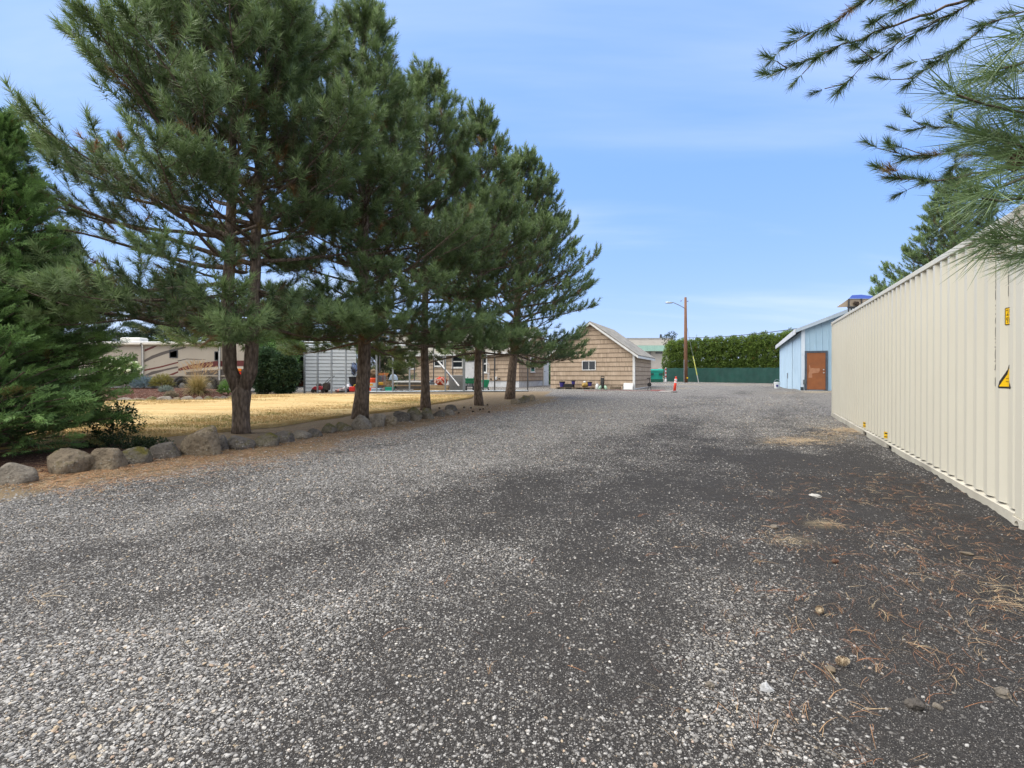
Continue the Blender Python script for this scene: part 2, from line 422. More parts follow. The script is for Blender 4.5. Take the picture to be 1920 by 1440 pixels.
# ------------------------------------------------------------------ ground sheet
def axis(dense0, dense1, step, far, grow=1.10):
    a = list(np.arange(dense0, dense1 + 1e-6, step)); s = step; lo, hi = [], []
    q = dense0
    while q > -far: s *= grow; q -= s; lo.append(q)
    s = step; q = dense1
    while q < far: s *= grow; q += s; hi.append(q)
    return np.array(lo[::-1] + a + hi)
def ground_material():
    m, t, b = newmat('gravel_ground'); co = wpos(t)
    g, tan, straw, mul = (t.attr(k) for k in ('gravel', 'tan', 'straw', 'mulch'))
    wz = t.new('ShaderNodeVectorMath', operation='ADD'); t.link(co, wz.inputs[0])
    nz = t.new('ShaderNodeTexNoise'); nz.inputs['Scale'].default_value = 20; t.link(co, nz.inputs['Vector'])
    sc = t.new('ShaderNodeVectorMath', operation='SCALE'); t.link(nz.outputs['Color'], sc.inputs[0]); sc.inputs['Scale'].default_value = .012; t.link(sc.outputs[0], wz.inputs[1])
    cow = wz.outputs[0]
    v1 = t.vor(cow, 46); v2 = t.vor(cow, 105); v3 = t.vor(cow, 260)
    def rgb(n): 
        s = t.new('ShaderNodeSeparateColor'); t.link(n.outputs['Color'], s.inputs[0]); return s.outputs
    r1, r2, r3 = rgb(v1), rgb(v2), rgb(v3)
    fine = t.noise(co, 30, 5, .7); big = t.noise(co, 2.2, 5, .6)
    dirt = t.mix(big, c4((.013, .012, .011)), c4((.030, .026, .022)))
    dirt = t.mix(t.mapr(r3[0], .35, .95, 0, .7), dirt, c4((.095, .088, .082)))
    dirt = t.mix(t.mapr(fine, .5, .8, 0, .4), dirt, c4((.085, .068, .055)))
    dirt = t.mix(t.math('MULTIPLY', t.mapr(v3.outputs['Distance'], .25, .7), .7), dirt, c4((.010, .010, .011)))
    def stones(v, r, keep, lo, hi):
        col = t.ramp(r[1], [(0, (.11, .104, .098)), (.35, (.245, .234, .22)), (.6, (.39, .374, .35)), (.82, (.53, .512, .48)), (.93, (.40, .325, .23)), (1, (.58, .55, .50))])
        on = t.mapr(t.math('SUBTRACT', keep, r[0]), -.03, .05)
        ed = t.mapr(v.outputs['Distance'], hi, lo)
        return col, t.math('MULTIPLY', on, ed)
    c2, k2 = stones(v2, r2, t.math('MULTIPLY', g, .92), .30, .52)
    c1, k1 = stones(v1, r1, t.math('MULTIPLY', t.math('POWER', g, 1.5), .85), .26, .48)
    v0 = t.vor(cow, 27); r0 = rgb(v0)
    c0, k0 = stones(v0, r0, t.math('MULTIPLY', t.math('POWER', g, 1.3), .62), .30, .56)
    mot = t.noise(co, 11, 6, .8)
    gm = t.math('ADD', g, t.mapr(mot, .3, .7, -.35, .35))
    k2 = t.math('MULTIPLY', k2, t.mapr(gm, .10, .55)); 
    col = t.mix(k2, dirt, c2); col = t.mix(k1, col, c1); sy = t.new('ShaderNodeSeparateXYZ'); t.link(co, sy.inputs[0]); col = t.mix(t.math('MULTIPLY', k0, t.mapr(sy.outputs[1], 5., 11., 0, .8)), col, c0)
    duff = t.mix(t.noise(t.scalev(co, 1, 1, 1), 24, 6, .75), c4((.075, .054, .033)), c4((.30, .225, .13)))
    duff = t.mix(t.mapr(t.noise(co, 4, 4), .4, .65), duff, c4((.175, .122, .066)))
    k = t.math('MULTIPLY', tan, t.mapr(t.math('ADD', t.noise(co, 7, 6, .7), t.math('MULTIPLY', tan, .55)), .55, .85))
    k = t.math('MULTIPLY', k, t.math('SUBTRACT', 1, t.math('MULTIPLY', t.math('MULTIPLY', k2, .75), t.math('SUBTRACT', 1.25, tan))))
    col = t.mix(k, col, duff)
    sw = t.mix(t.noise(co, 60, 4, .7), c4((.22, .16, .085)), c4((.52, .42, .26)))
    col = t.mix(t.math('MULTIPLY', straw, t.mapr(t.noise(co, 18, 5, .7), .35, .6)), col, sw)
    vm = t.vor(t.scalev(cow, 1, 1.6, 1), 55); rm = rgb(vm)
    mc = t.ramp(rm[0], [(0, (.03, .014, .010)), (.5, (.075, .034, .024)), (.85, (.12, .06, .042)), (1, (.22, .15, .11))])
    col = t.mix(mul, col, mc)
    t.link(col, b.inputs['Base Color']); b.inputs['Roughness'].default_value = .92; b.inputs['Specular IOR Level'].default_value = .25
    mot = t.noise(co, 13, 6, .82)
    col = t.mix(t.mapr(mot, .36, .66, 0.0, .55), c4((0, 0, 0)), col) if False else col
    h = t.math('ADD', t.math('MULTIPLY', k1, t.math('SUBTRACT', 1, v1.outputs['Distance'])), t.math('MULTIPLY', k2, .5))
    h = t.math('ADD', h, t.math('MULTIPLY', r3[1], .25)); h = t.math('ADD', h, t.math('MULTIPLY', fine, .35))
    t.link(t.bump(h, .9, .010), b.inputs['Normal'])
    return m
xs, ys = axis(-9, 7, .055, 420, 1.07), axis(1.2, 9, .055, 420, 1.05)
gx, gy = np.meshgrid(xs, ys)
gz = ground_h(gx, gy)
gg, tt, ss, mm_, dd = masks(gx, gy)
nx, ny = len(xs), len(ys)
idx = np.arange(nx * ny).reshape(ny, nx)
Fq = np.stack([idx[:-1, :-1], idx[:-1, 1:], idx[1:, 1:], idx[1:, :-1]], -1).reshape(-1, 4)
GROUND = indexed_mesh('ground', np.stack([gx, gy, gz], -1).reshape(-1, 3), Fq, ground_material(), None,
                      {'gravel': gg.ravel(), 'tan': tt.ravel(), 'straw': ss.ravel(), 'mulch': mm_.ravel()}, smooth=True)
tag(GROUND, 'grey gravel drive with dark dirt, needle duff and wheel streaks', 'gravel drive', kind='structure')

# ------------------------------------------------------------------ loose stones, needles
def stone_material():
    m, t, b = newmat('loose_stone'); co = wpos(t)
    col = t.ramp(t.attr('tint'), [(0, (.075, .07, .064)), (.3, (.175, .168, .158)), (.55, (.29, .279, .263)), (.78, (.40, .388, .366)), (.86, (.38, .30, .20)), (.93, (.31, .22, .165)), (1, (.58, .55, .50))])
    col = t.mix(t.mapr(t.noise(co, 140, 4, .7), .45, .75, 0, .45), col, c4((.10, .09, .085)))
    t.link(col, b.inputs['Base Color']); b.inputs['Roughness'].default_value = .85; b.inputs['Specular IOR Level'].default_value = .3
    return m
def stone_templates(n=7):
    out = []
    for s in range(n):
        bm = bmesh.new(); bmesh.ops.create_icosphere(bm, subdivisions=1, radius=1); r = random.Random(s)
        for v in bm.verts: v.co *= r.uniform(.74, 1.18)
        bm.verts.ensure_lookup_table()
        V = np.array([v.co[:] for v in bm.verts]); Fc = np.array([[v.index for v in f.verts] for f in bm.faces])
        if s < 4:
            b3 = bmesh.new(); bmesh.ops.create_cone(b3, cap_ends=True, cap_tris=True, segments=6, radius1=1.0, radius2=.72, depth=1.0)
            for v in b3.verts: v.co = Vector((v.co.x * r.uniform(.75, 1.15), v.co.y * r.uniform(.75, 1.15), v.co.z * r.uniform(.8, 1.2)))
            bmesh.ops.triangulate(b3, faces=b3.faces[:])
            V = np.array([v.co[:] for v in b3.verts]); Fc = np.array([[v.index for v in f.verts] for f in b3.faces]); b3.free()
        bm.free(); out.append(V[Fc])
    return out
STONES = stone_templates()
def scatter_stones():
    r = np.random.default_rng(3); allV, allT = [], []
    for (y0, y1, dens, s0, s1, pw) in ((1.55, 3.2, 5200, .0030, .0130, 3.2), (3.2, 5.2, 3000, .0040, .0135, 2.9), (5.2, 8.5, 850, .007, .017, 2.), (8.5, 13.5, 240, .010, .021, 1.6), (13.5, 24, 85, .014, .026, 1.5)):
        area = 1.1 * (y1 * y1 - y0 * y0); n = int(area * dens)
        y = np.sqrt(r.uniform(y0 * y0, y1 * y1, n)); x = r.uniform(-1.1, 1.1, n) * y
        g, tan, straw, mul, d = masks(x, y); a, l = container_uv(x, y)
        keep = (r.random(n) < np.clip(g * 1.05 + .05, 0, 1) * (1 - .72 * tan)) & (d > -.6) & ((l > .06) | (a < -.05)) 
        x, y, g = x[keep], y[keep], g[keep]; n = len(x)
        s = s0 + (s1 - s0) * r.random(n) ** pw; s *= .7 + .45 * g
        z = ground_h(x, y) + s * .18
        O = np.stack([x, y, z], 1); D = r.normal(0, .28, (n, 3)); D[:, 2] += 1
        pick = r.integers(0, len(STONES), n); tint = np.clip(r.beta(2.0, 2.2, n) * .86 + .12 * (g - .4), 0, .84); sp = r.random(n); tint = np.where(sp < .07, r.uniform(.84, 1, n), tint)
        dk = r.random(n) > .35 + .75 * g; tint = np.where(dk, tint * .35, tint)
        for k, tp in enumerate(STONES):
            i = np.where(pick == k)[0]
            sq = tp * np.array([1, .78, .52]); allV.append(place(sq, O[i], D[i], s[i], r.random(len(i)) * 6.28)); allT.append(np.repeat(tint[i], tp.shape[0]))
    # fine grit between the stones
    n = 70000; y = np.sqrt(r.uniform(1.6 ** 2, 3.6 ** 2, n)); x = r.uniform(-1.08, 1.08, n) * y; s = r.uniform(.0013, .0032, n)
    tp = np.array([[[1, 0, 0], [0, 1, 0], [0, 0, .8]], [[0, 1, 0], [-1, 0, 0], [0, 0, .8]], [[-1, 0, 0], [0, -1, 0], [0, 0, .8]], [[0, -1, 0], [1, 0, 0], [0, 0, .8]]])
    D = r.normal(0, .35, (n, 3)); D[:, 2] += 1
    allV.append(place(tp, np.stack([x, y, ground_h(x, y) + s * .2], 1), D, s, r.random(n) * 6.28)); allT.append(np.repeat(np.clip(r.beta(1.3, 4.5, n), 0, .7), 4))
    o = tri_mesh('loose_gravel', np.concatenate(allV), stone_material(), None, {'tint': np.concatenate(allT)})
    tag(o, 'loose grey and pale crushed stones scattered over the drive', 'gravel', kind='stuff')
scatter_stones()
def needle_material():
    m, t, b = newmat('dry_needles')
    col = t.ramp(t.attr('tint'), [(0, (.12, .055, .028)), (.4, (.30, .125, .045)), (.7, (.36, .21, .10)), (1, (.42, .33, .20))])
    t.link(col, b.inputs['Base Color']); b.inputs['Roughness'].default_value = .6
    return m
def ribbons(x, y, z, ang, L, w, bend, lift, seg=4):
    """curved flat strips lying on the ground -> (n*seg,4,3)"""
    n = len(x); t = np.linspace(0, 1, seg + 1)[None, :]
    a = ang[:, None] + bend[:, None] * t
    st = L[:, None] / seg
    cx = x[:, None] + np.cumsum(np.cos(a) * st, 1) ; cy = y[:, None] + np.cumsum(np.sin(a) * st, 1)
    cz = ground_h(cx, cy) + z[:, None] + lift[:, None] * np.sin(t * PI)
    nx_, ny_ = -np.sin(a), np.cos(a); ww = (w[:, None] / 2) * np.clip(1.25 - t * .9, .2, 1)
    A = np.stack([cx - nx_ * ww, cy - ny_ * ww, cz], -1); B = np.stack([cx + nx_ * ww, cy + ny_ * ww, cz + .0006], -1)
    return np.stack([A[:, :-1], B[:, :-1], B[:, 1:], A[:, 1:]], 2).reshape(-1, 4, 3)
def scatter_needles():
    r = np.random.default_rng(5)
    n = 26000; y = np.sqrt(r.uniform(1.6 ** 2, 7.5 ** 2, n)); x = r.uniform(-.35, 1.12, n) * y
    u = x * RU[0] + y * RU[1]; a, l = container_uv(x, y)
    pr = (.012 + .62 * sstep(-.9, 1.4, u) ** 1.5) * sstep(.25, .62, fbm(x * 1.7, y * 1.7, 4, 131)) * sstep(8, 4.5, y)
    k = (r.random(n) < pr) & ((l > .1) | (a < -.1)); x, y = x[k], y[k]
    # needles fall in bundles of two or three
    rep = r.integers(1, 4, len(x)); x, y = np.repeat(x, rep), np.repeat(y, rep); tint0 = np.repeat(r.random(len(rep)), rep); ang0 = np.repeat(r.normal(2.4, 1.1, len(rep)), rep)
    n = len(x)
    V = ribbons(x + r.normal(0, .004, n), y + r.normal(0, .004, n), r.uniform(.006, .02, n), ang0 + r.normal(0, .12, n), r.uniform(.06, .16, n), r.uniform(.0013, .0021, n), r.normal(0, .7, n), r.uniform(0, .012, n))
    T = np.repeat(np.clip(tint0 + r.normal(0, .08, n), 0, 1), 4)
    # duff under the row of pines
    m = 26000; t0 = r.random(m) * (len(ROCK_LINE) - 2); i0 = t0.astype(int); L_ = np.array(ROCK_LINE); f = (t0 - i0)[:, None]
    p = L_[i0 + 1] * (1 - f) + L_[np.minimum(i0 + 2, len(L_) - 1)] * f; off = r.normal(.15, .75, m)
    x2, y2 = p[:, 0] + off * .9, p[:, 1] - off * .42; kk = (y2 > 4.5) & (y2 < 20); x2, y2 = x2[kk], y2[kk]; m = len(x2)
    V2 = ribbons(x2, y2, r.uniform(.004, .02, m), r.random(m) * 6.28, r.uniform(.07, .16, m), r.uniform(.003, .006, m), r.normal(0, .6, m), r.uniform(0, .01, m), 3)
    T2 = np.repeat(np.clip(r.normal(.68, .2, m), 0, 1), 3)
    # straw tufts by the drive
    V3, T3 = [], []
    for px, py, cnt, rad in ((1592, 808, 700, .55), (1555, 816, 350, .5), (1500, 826, 450, .6), (1465, 832, 200, .4), (1470, 1022, 34, .09), (1542, 985, 40, .09), (1440, 1006, 30, .14), (1888, 1108, 90, .26), (1905, 1140, 90, .24), (64, 1128, 22, .04)):
        c = P(px, py); xx, yy = c.x + r.normal(0, rad * .55, cnt), c.y + r.normal(0, rad * .5, cnt)
        V3.append(ribbons(xx, yy, r.uniform(.008, .03, cnt), r.random(cnt) * 6.28, r.uniform(.05, .16, cnt), r.uniform(.0016, .0022, cnt) + .0022 * (c.y > 6), r.normal(0, .6, cnt), r.uniform(0, .02, cnt), 3)); T3.append(np.repeat(np.clip(r.normal(.9, .1, cnt), 0, 1), 3))
    o = tri_mesh('pine_needle_litter', np.concatenate([V, V2] + V3), needle_material(), None, {'tint': np.concatenate([T, T2] + T3)})
    tag(o, 'fallen orange and tan pine needles lying on the ground', 'pine needles', kind='stuff')
scatter_needles()

# ------------------------------------------------------------------ lawn, planting bed
def smooth_sheet(name, poly, m, hfun, step=.3, jit=.05, lip=.0, attrs=None):
    b = []
    for (a, c) in zip(poly, poly[1:] + poly[:1]):
        a, c = Vector(a[:2]), Vector(c[:2]); k = max(1, int((c - a).length / .22))
        for i in range(k):
            q = a.lerp(c, i / k); w = (mnoise.noise(Vector((q.x * 1.6, q.y * 1.6, 3))) + .6 * mnoise.noise(Vector((q.x * 5, q.y * 5, 9)))) * jit; b.append(Vector((q.x + w, q.y + w)))
    nb = len(b); pts = list(b); arr = np.array([p[:] for p in b])
    x0, y0 = arr.min(0); x1, y1 = arr.max(0)
    X_, Y_ = np.meshgrid(np.arange(x0, x1, step), np.arange(y0, y1, step)); X_ = X_.ravel() + rng.uniform(-.08, .08, X_.size); Y_ = Y_.ravel() + rng.uniform(-.08, .08, Y_.size)
    ins = np.zeros(len(X_), bool); j = nb - 1
    for i in range(nb):
        xi, yi, xj, yj = arr[i, 0], arr[i, 1], arr[j, 0], arr[j, 1]
        c = ((yi > Y_) != (yj > Y_)) & (X_ < (xj - xi) * (Y_ - yi) / (yj - yi + 1e-12) + xi); ins ^= c; j = i
    dmin = np.full(len(X_), 9.)
    for i in range(nb): dmin = np.minimum(dmin, np.hypot(X_ - arr[i, 0], Y_ - arr[i, 1]))
    ok = ins & (dmin > step * .5)
    pts += [Vector((a, c)) for a, c in zip(X_[ok], Y_[ok])]; dm = np.concatenate([np.zeros(nb), dmin[ok]])
    v2, e2, f2, _, _, _ = delaunay_2d_cdt(pts, [(i, (i + 1) % nb) for i in range(nb)], [list(range(nb))], 1, 1e-6)
    vs = [(v.x, v.y, hfun(v.x, v.y, dm[i] if i < len(dm) else 1.)) for i, v in enumerate(v2)]
    fs = [tuple(f) for f in f2]
    if lip:
        k = len(vs); vs += [(vs[i][0], vs[i][1], vs[i][2] - lip) for i in range(nb)]
        fs += [(i, (i + 1) % nb, k + (i + 1) % nb, k + i) for i in range(nb)]
    mb = MB(); mb.add(vs, fs); o = mb.build(name, m, None, smooth=False); return o
def lawn_material():
    m, t, b = newmat('dry_lawn'); co = wpos(t)
    n1 = t.noise(t.scalev(co, .45, 1.6, 1), .9, 6, .65, .5); n2 = t.noise(t.scalev(co, 1, 1, 1), 60, 4, .75); n3 = t.noise(co, 6, 5, .65)
    col = t.ramp(n1, [(.3, (.42, .285, .115)), (.46, (.53, .375, .165)), (.58, (.61, .465, .24)), (.72, (.45, .365, .155))])
    col = t.mix(t.mapr(n3, .45, .72, 0, .55), col, c4((.38, .24, .08)))
    col = t.mix(t.mapr(n2, .35, .62, .6, 0), col, c4((.22, .14, .055)))
    gr = t.math('MULTIPLY', t.mapr(t.noise(t.scalev(co, .3, 1.2, 1), 1.1, 4, .6), .57, .68), t.mapr(n2, .4, .6))
    col = t.mix(t.math('MULTIPLY', gr, .55), col, c4((.19, .19, .055)))
    t.link(col, b.inputs['Base Color']); b.inputs['Roughness'].default_value = .9; b.inputs['Specular IOR Level'].default_value = .15
    t.link(t.bump(t.math('ADD', n2, n3), .8, .02), b.inputs['Normal']); return m
LAWN_PX = [(-160, 878), (0, 850), (140, 838), (300, 822), (430, 808), (527, 799), (658, 780), (760, 768), (830, 756), (884, 747), (889, 742.5), (800, 741), (700, 740.5), (560, 740), (480, 741.5), (430, 743.5), (428, 751), (300, 754), (210, 754.5), (150, 753), (-160, 753)]
lawn_poly = [tuple(P(a, b)[:2]) for a, b in LAWN_PX]
def lawn_h(x, y, d): return g1(x, y) + .05 + .03 * min(1, d * 1.5) + .035 * (float(fbm(x * .7, y * .7, 3, 7)) - .5) + .10 * min(1, max(0, d - .3) * .12)
LAWN = smooth_sheet('lawn', lawn_poly, lawn_material(), lawn_h, .3, .05, .09)
for p_ in LAWN.data.polygons: p_.use_smooth = p_.normal.z > .5
tag(LAWN, 'dry golden mown lawn behind the row of boulders', 'lawn', kind='structure')
def lawn_blades():
    r = np.random.default_rng(17); arr = np.array(lawn_poly); V = []
    pts = []
    for a, c in zip(arr[:10], arr[1:11]):
        k = int(np.hypot(*(c - a)) * 260); f = r.random((k, 1)); q = a * (1 - f) + c * f; nrm = np.array([-(c - a)[1], (c - a)[0]]); nrm = nrm / np.hypot(*nrm)
        off = np.abs(r.normal(0, .22, (k, 1))) - .02; pts.append(q + nrm * off)
    p = np.concatenate(pts); n = len(p)
    z = np.array([g1(a, b) + .055 for a, b in p]); L = r.uniform(.02, .055, n); an = r.random(n) * 6.28; tl = r.normal(0, .5, (n, 2)) * L[:, None]
    s = np.stack([np.cos(an), np.sin(an), np.zeros(n)], 1) * .005
    b = np.stack([p[:, 0], p[:, 1], z], 1); tip = b + np.stack([tl[:, 0], tl[:, 1], L], 1)
    o = tri_mesh('lawn_edge_grass', np.stack([b - s, b + s, tip], 1), leafmat('dry_grass', (.34, .22, .08), (.62, .46, .2), trans=.2), None, {'tint': r.random(n), 'dead': np.zeros(n)})
    tag(o, 'short dry grass blades along the lawn edge', 'grass', kind='stuff')
lawn_blades()
def lawn_tufts():
    r = np.random.default_rng(23); arr = np.array(lawn_poly); n = 150000
    y = 9.5 + 17 * r.random(n) ** 1.5; x = r.uniform(-17, 0, n); ins = np.zeros(n, bool); j = len(arr) - 1
    for i in range(len(arr)):
        c = ((arr[i, 1] > y) != (arr[j, 1] > y)) & (x < (arr[j, 0] - arr[i, 0]) * (y - arr[i, 1]) / (arr[j, 1] - arr[i, 1] + 1e-12) + arr[i, 0]); ins ^= c; j = i
    dens = fbm(x * .9, y * 1.8, 4, 19); k = ins & (r.random(n) < sstep(.25, .6, dens)); x, y, dens = x[k], y[k], dens[k]; n = len(x)
    z = G(x, y) + .05 + .035 * (fbm(x * .7, y * .7, 3, 7) - .5) + .05; h = r.uniform(.012, .045, n) * (.6 + dens); a = r.random(n) * 6.28; w = r.uniform(.004, .009, n) * (1 + y / 22)
    s = np.stack([np.cos(a) * w, np.sin(a) * w, np.zeros(n)], 1); b = np.stack([x, y, z], 1); t = b + np.stack([r.normal(0, .4, n) * h, r.normal(0, .4, n) * h, h], 1)
    gr = fbm(x * .5, y * 1.4, 4, 29); de = np.clip((gr > .56) * r.random(n) * 1.2, 0, 1)
    o = tri_mesh('lawn_grass', np.stack([b - s, b + s, t], 1), leafmat('lawn_straw', (.33, .22, .085), (.62, .465, .225), dead=(.25, .26, .09), trans=.2), None, {'tint': r.random(n), 'dead': de})
    tag(o, 'short straw-coloured grass standing over the lawn', 'grass', kind='stuff')
lawn_tufts()
def mulch_material():
    m, t, b = newmat('bark_mulch'); co = wpos(t)
    v = t.vor(t.scalev(co, 1, 1.7, 1.2), 26); s = t.new('ShaderNodeSeparateColor'); t.link(v.outputs['Color'], s.inputs[0])
    col = t.ramp(s.outputs[0], [(0, (.045, .018, .012)), (.5, (.115, .046, .030)), (.82, (.17, .085, .06)), (1, (.34, .25, .2))])
    col = t.mix(t.mapr(t.noise(co, 3, 5), .4, .7, 0, .5), col, c4((.05, .024, .018)))
    t.link(col, b.inputs['Base Color']); b.inputs['Roughness'].default_value = .95; b.inputs['Specular IOR Level'].default_value = .1
    t.link(t.bump(t.math('ADD', v.outputs['Distance'], s.outputs[1]), 1, .04), b.inputs['Normal']); return m
bed_poly = [tuple(P(a, b)[:2]) for a, b in ((60, 752.5), (215, 753), (300, 752), (430, 749), (446, 744))] + [(-14.2, 27.5), (-16.5, 28.3), (-22, 28.3), (-26, 27)]
def bed_h(x, y, d): return g1(x, y) + .02 + .50 * (1 - math.exp(-max(0, d) * 1.1)) + .05 * (float(fbm(x * 2, y * 2, 3, 9)) - .5)
BED = smooth_sheet('mulch_bed', bed_poly, mulch_material(), bed_h, .25, .04, .06)
tag(BED, 'raised bed of red-brown bark mulch in front of the motorhome', 'mulch bed', kind='structure')
# ------------------------------------------------------------------ pines
BARK = barkmat()
PINE_LEAF = leafmat('pine_needles', (.054, .092, .042), (.240, .330, .128), dead=(.24, .135, .06), trans=.32, rough=.5)
def wob(v, a, r): return (v + Vector((r.gauss(0, a), r.gauss(0, a), r.gauss(0, a)))).normalized()
def pine(label, base, H, Rc, cb, seed, stems=None, r0=.19, near=True, dens=1., step=.38, az_len=None, group='pines along the drive', trunk_pts=None, low_droop=True, cat='pine tree', droop=-8):
    r = random.Random(seed); T = thing('pine_tree', base, 0, label, cat, group)
    tr = MB(); O, D, TI, DE, SC = [], [], [], [], []
    stems = stems or [[(0, 0, 0), (r.gauss(0, .06), r.gauss(0, .06), H * .5), (r.gauss(0, .1), r.gauss(0, .1), H)]]
    def stem_at(st, h):
        for a, b in zip(st[:-1], st[1:]):
            if a[2] <= h <= b[2] or b is st[-1]:
                t = (h - a[2]) / max(1e-6, b[2] - a[2]); return Vector(a).lerp(Vector(b), t)
    def shoot(p, d, tint, dead, sc=1.):
        O.append(p); D.append(d); TI.append(tint); DE.append(dead); SC.append(sc)
    lumps = [(r.uniform(0, 6.28), r.uniform(cb, H * .85), r.uniform(.72, 1.12)) for _ in range(14)]
    for si, st in enumerate(stems):
        n = 16; pts = []; top = st[-1][2]; z0 = st[0][2]
        for i in range(n + 1):
            h = z0 + (top - z0) * i / n; p = stem_at(st, h); pts.append(p + Vector((r.gauss(0, .012), r.gauss(0, .012), 0)))
        rs = r0 if (si == 0 or len(stems) == 1) else r0 * .8
        if len(stems) > 1: rs = r0 * .74
        rad = [max(.012, rs * (1 - i / n) ** .8 + (.05 * math.exp(-i * 1.6) if len(stems) == 1 else 0)) for i in range(n + 1)]
        tr.tube(pts, rad, 12)
        h = max(cb, st[0][2] + .4); k = 0
        while h < top - .25:
            s = (h - cb) / (H - cb); nb = 5 if s < .75 else 4
            if len(stems) > 1: nb -= 1
            a0 = r.random() * 6.28
            for q in range(nb):
                az = a0 + q * 2 * PI / nb + r.gauss(0, .25); hh = h + r.uniform(-.12, .12)
                lm = 1.
                for la, lh, lk in lumps:
                    da = abs((az - la + PI) % (2 * PI) - PI); lm += (lk - 1) * math.exp(-(da / .6) ** 2 - ((hh - lh) / 1.1) ** 2)
                L = Rc * min(1., .80 + s * 1.1) * (1 - s) ** .80 * r.uniform(.78, 1.08) * lm
                if az_len: L *= az_len(az, s)
                L = max(.45, L)
                el = R(-4 + 58 * s ** .8 + r.gauss(0, 6)) if s > .12 or not low_droop else R(droop + r.gauss(0, 4))
                p = stem_at(st, hh); d = Vector((math.cos(az) * math.cos(el), math.sin(az) * math.cos(el), math.sin(el)))
                m = max(3, int(L / .32)); stp = L / m; bp = [p.copy()]; bd = [d.copy()]
                for i in range(m):
                    t = i / m
                    d = (d + Vector((r.gauss(0, .07), r.gauss(0, .07), r.gauss(0, .05) + .075 * t + (.0 if s < .3 else .02)))).normalized()
                    p = p + d * stp; bp.append(p.copy()); bd.append(d.copy())
                br = [max(.006, (.014 + .0105 * L) * (1 - .9 * i / m)) for i in range(m + 1)]
                tr.tube(bp, br, 5, False)
                side = r.choice((-1, 1))
                for i in range(m + 1):
                    t = i / m
                    if t < (.22 if s > .25 else .3): continue
                    b_, dd_ = bp[i], bd[i]; rem = (1 - t) * L
                    for rep in range(2 if dens > .8 else 1):
                        side = -side
                        hz = dd_.cross(Vector((0, 0, 1))).normalized() * side
                        td = (dd_ * r.uniform(.55, .9) + hz * r.uniform(.5, .95) + Vector((0, 0, r.uniform(-.10, .34)))).normalized()
                        tl = min(1.35, .30 + rem * .45) * r.uniform(.7, 1.15)
                        mm = max(2, int(tl / .30)); tp = [b_.copy()]; x = b_.copy(); y = td.copy()
                        for j in range(mm):
                            y = (y + Vector((r.gauss(0, .10), r.gauss(0, .10), .07 + r.gauss(0, .05)))).normalized(); x = x + y * (tl / mm); tp.append(x.copy())
                            if (t > .34 or j >= 1) and r.random() < .95 * dens:
                                tipf = (t * .6 + (j + 1) / mm * .4)
                                dead = 1. if r.random() < .012 else (r.uniform(.3, .8) if (t < .45 and r.random() < .4) else 0.)
                                sd = (y + Vector((r.gauss(0, .35), r.gauss(0, .35), r.gauss(.42, .28)))).normalized()
                                shoot(x - y * .08, sd, .08 + .62 * tipf ** 2 + r.gauss(0, .09), dead, r.uniform(.75, 1.1))
                        tr.tube(tp, [.009] + [.005] * mm, 3, False)
                        shoot(x, (y + Vector((0, 0, .55))).normalized(), .25 + .55 * t + r.gauss(0, .1), 1. if r.random() < .008 else 0., r.uniform(.9, 1.25))
                for q2 in range(3):
                    shoot(bp[-1], wob(bd[-1] + Vector((0, 0, .65)), .28, r), .62 + r.gauss(0, .15), 0., r.uniform(.95, 1.3))
            h += step * r.uniform(.75, 1.2) * (1 + .25 * (s < .2)); k += 1
        for q2 in range(7): shoot(stem_at(st, top) - Vector((0, 0, .12 * q2)), wob(Vector((0, 0, 1)), .45, r), .6, 0., 1.1)
    O, D, TI, DE, SC = (np.array([tuple(v) if isinstance(v, Vector) else v for v in a], float) for a in (O, D, TI, DE, SC))
    V, A, B = scatter(TUFT_NEAR if near else TUFT_FAR, O, D, SC, TI, DE, seed)
    if trunk_pts: tr.tube(*trunk_pts)
    print('SHOOTS', label[:20], len(O), len(V))
    tr.build('trunk', BARK, T, smooth=True)
    tri_mesh('crown', V, PINE_LEAF, T, {'tint': A, 'dead': B})
    return T, len(O)
base1 = P(452, 811); base2 = P(674, 785); base3 = P(798, 769); base4 = P(897, 760); base5 = P(956, 748)
def toward(ang, amt): return lambda az, s: 1 + amt * math.cos(az - ang)
pines = []
# the fork of the first tree: a short bole that divides at knee height into two stems
T1 = pine('forked pine whose trunk splits low into two stems, nearest of the row', base1 - Vector((0, 0, .06)), 11.6, 4.7, 2.5, 3,
     stems=[[(.03, 0, .85), (-.24, 0, 1.45), (-.30, .03, 2.6), (-.22, .06, 6.5), (-.12, .1, 11.2)], [(-.02, .0, .85), (.20, .03, 1.35), (.25, .05, 2.6), (.34, .1, 6), (.5, .2, 10.2)]],
     r0=.215, trunk_pts=([(0, 0, -.05), (.0, 0, .25), (.0, 0, .6), (.01, 0, .95), (.0, 0, 1.12)], [.215, .185, .178, .205, .15], 14), az_len=toward(PI, .14), dens=.96, droop=-9)
T2 = pine('dark pine with a straight ridged trunk beside two round grey boulders', base2 - Vector((0, 0, .06)), 12.0, 4.05, 2.35, 8, stems=[[(0, 0, 0), (.10, 0, .9), (.14, 0, 2.6), (.1, .1, 7), (.1, 0, 11.9)]], r0=.205, step=.36)
T3 = pine('pine with a slim straight trunk rising behind two mossy boulders', base3 - Vector((0, 0, .06)), 12.0, 4.0, 2.3, 15, stems=[[(0, 0, 0), (-.03, 0, 2), (0, .05, 6), (.05, 0, 11.8)]], r0=.155, step=.38)
T4 = pine('pine standing on bare needle-covered ground with cones round its foot', base4 - Vector((0, 0, .06)), 11.6, 3.95, 2.25, 22, stems=[[(0, 0, 0), (-.02, 0, 2), (.06, 0, 6), (.1, 0, 11.3)]], r0=.155, near=False, step=.38)
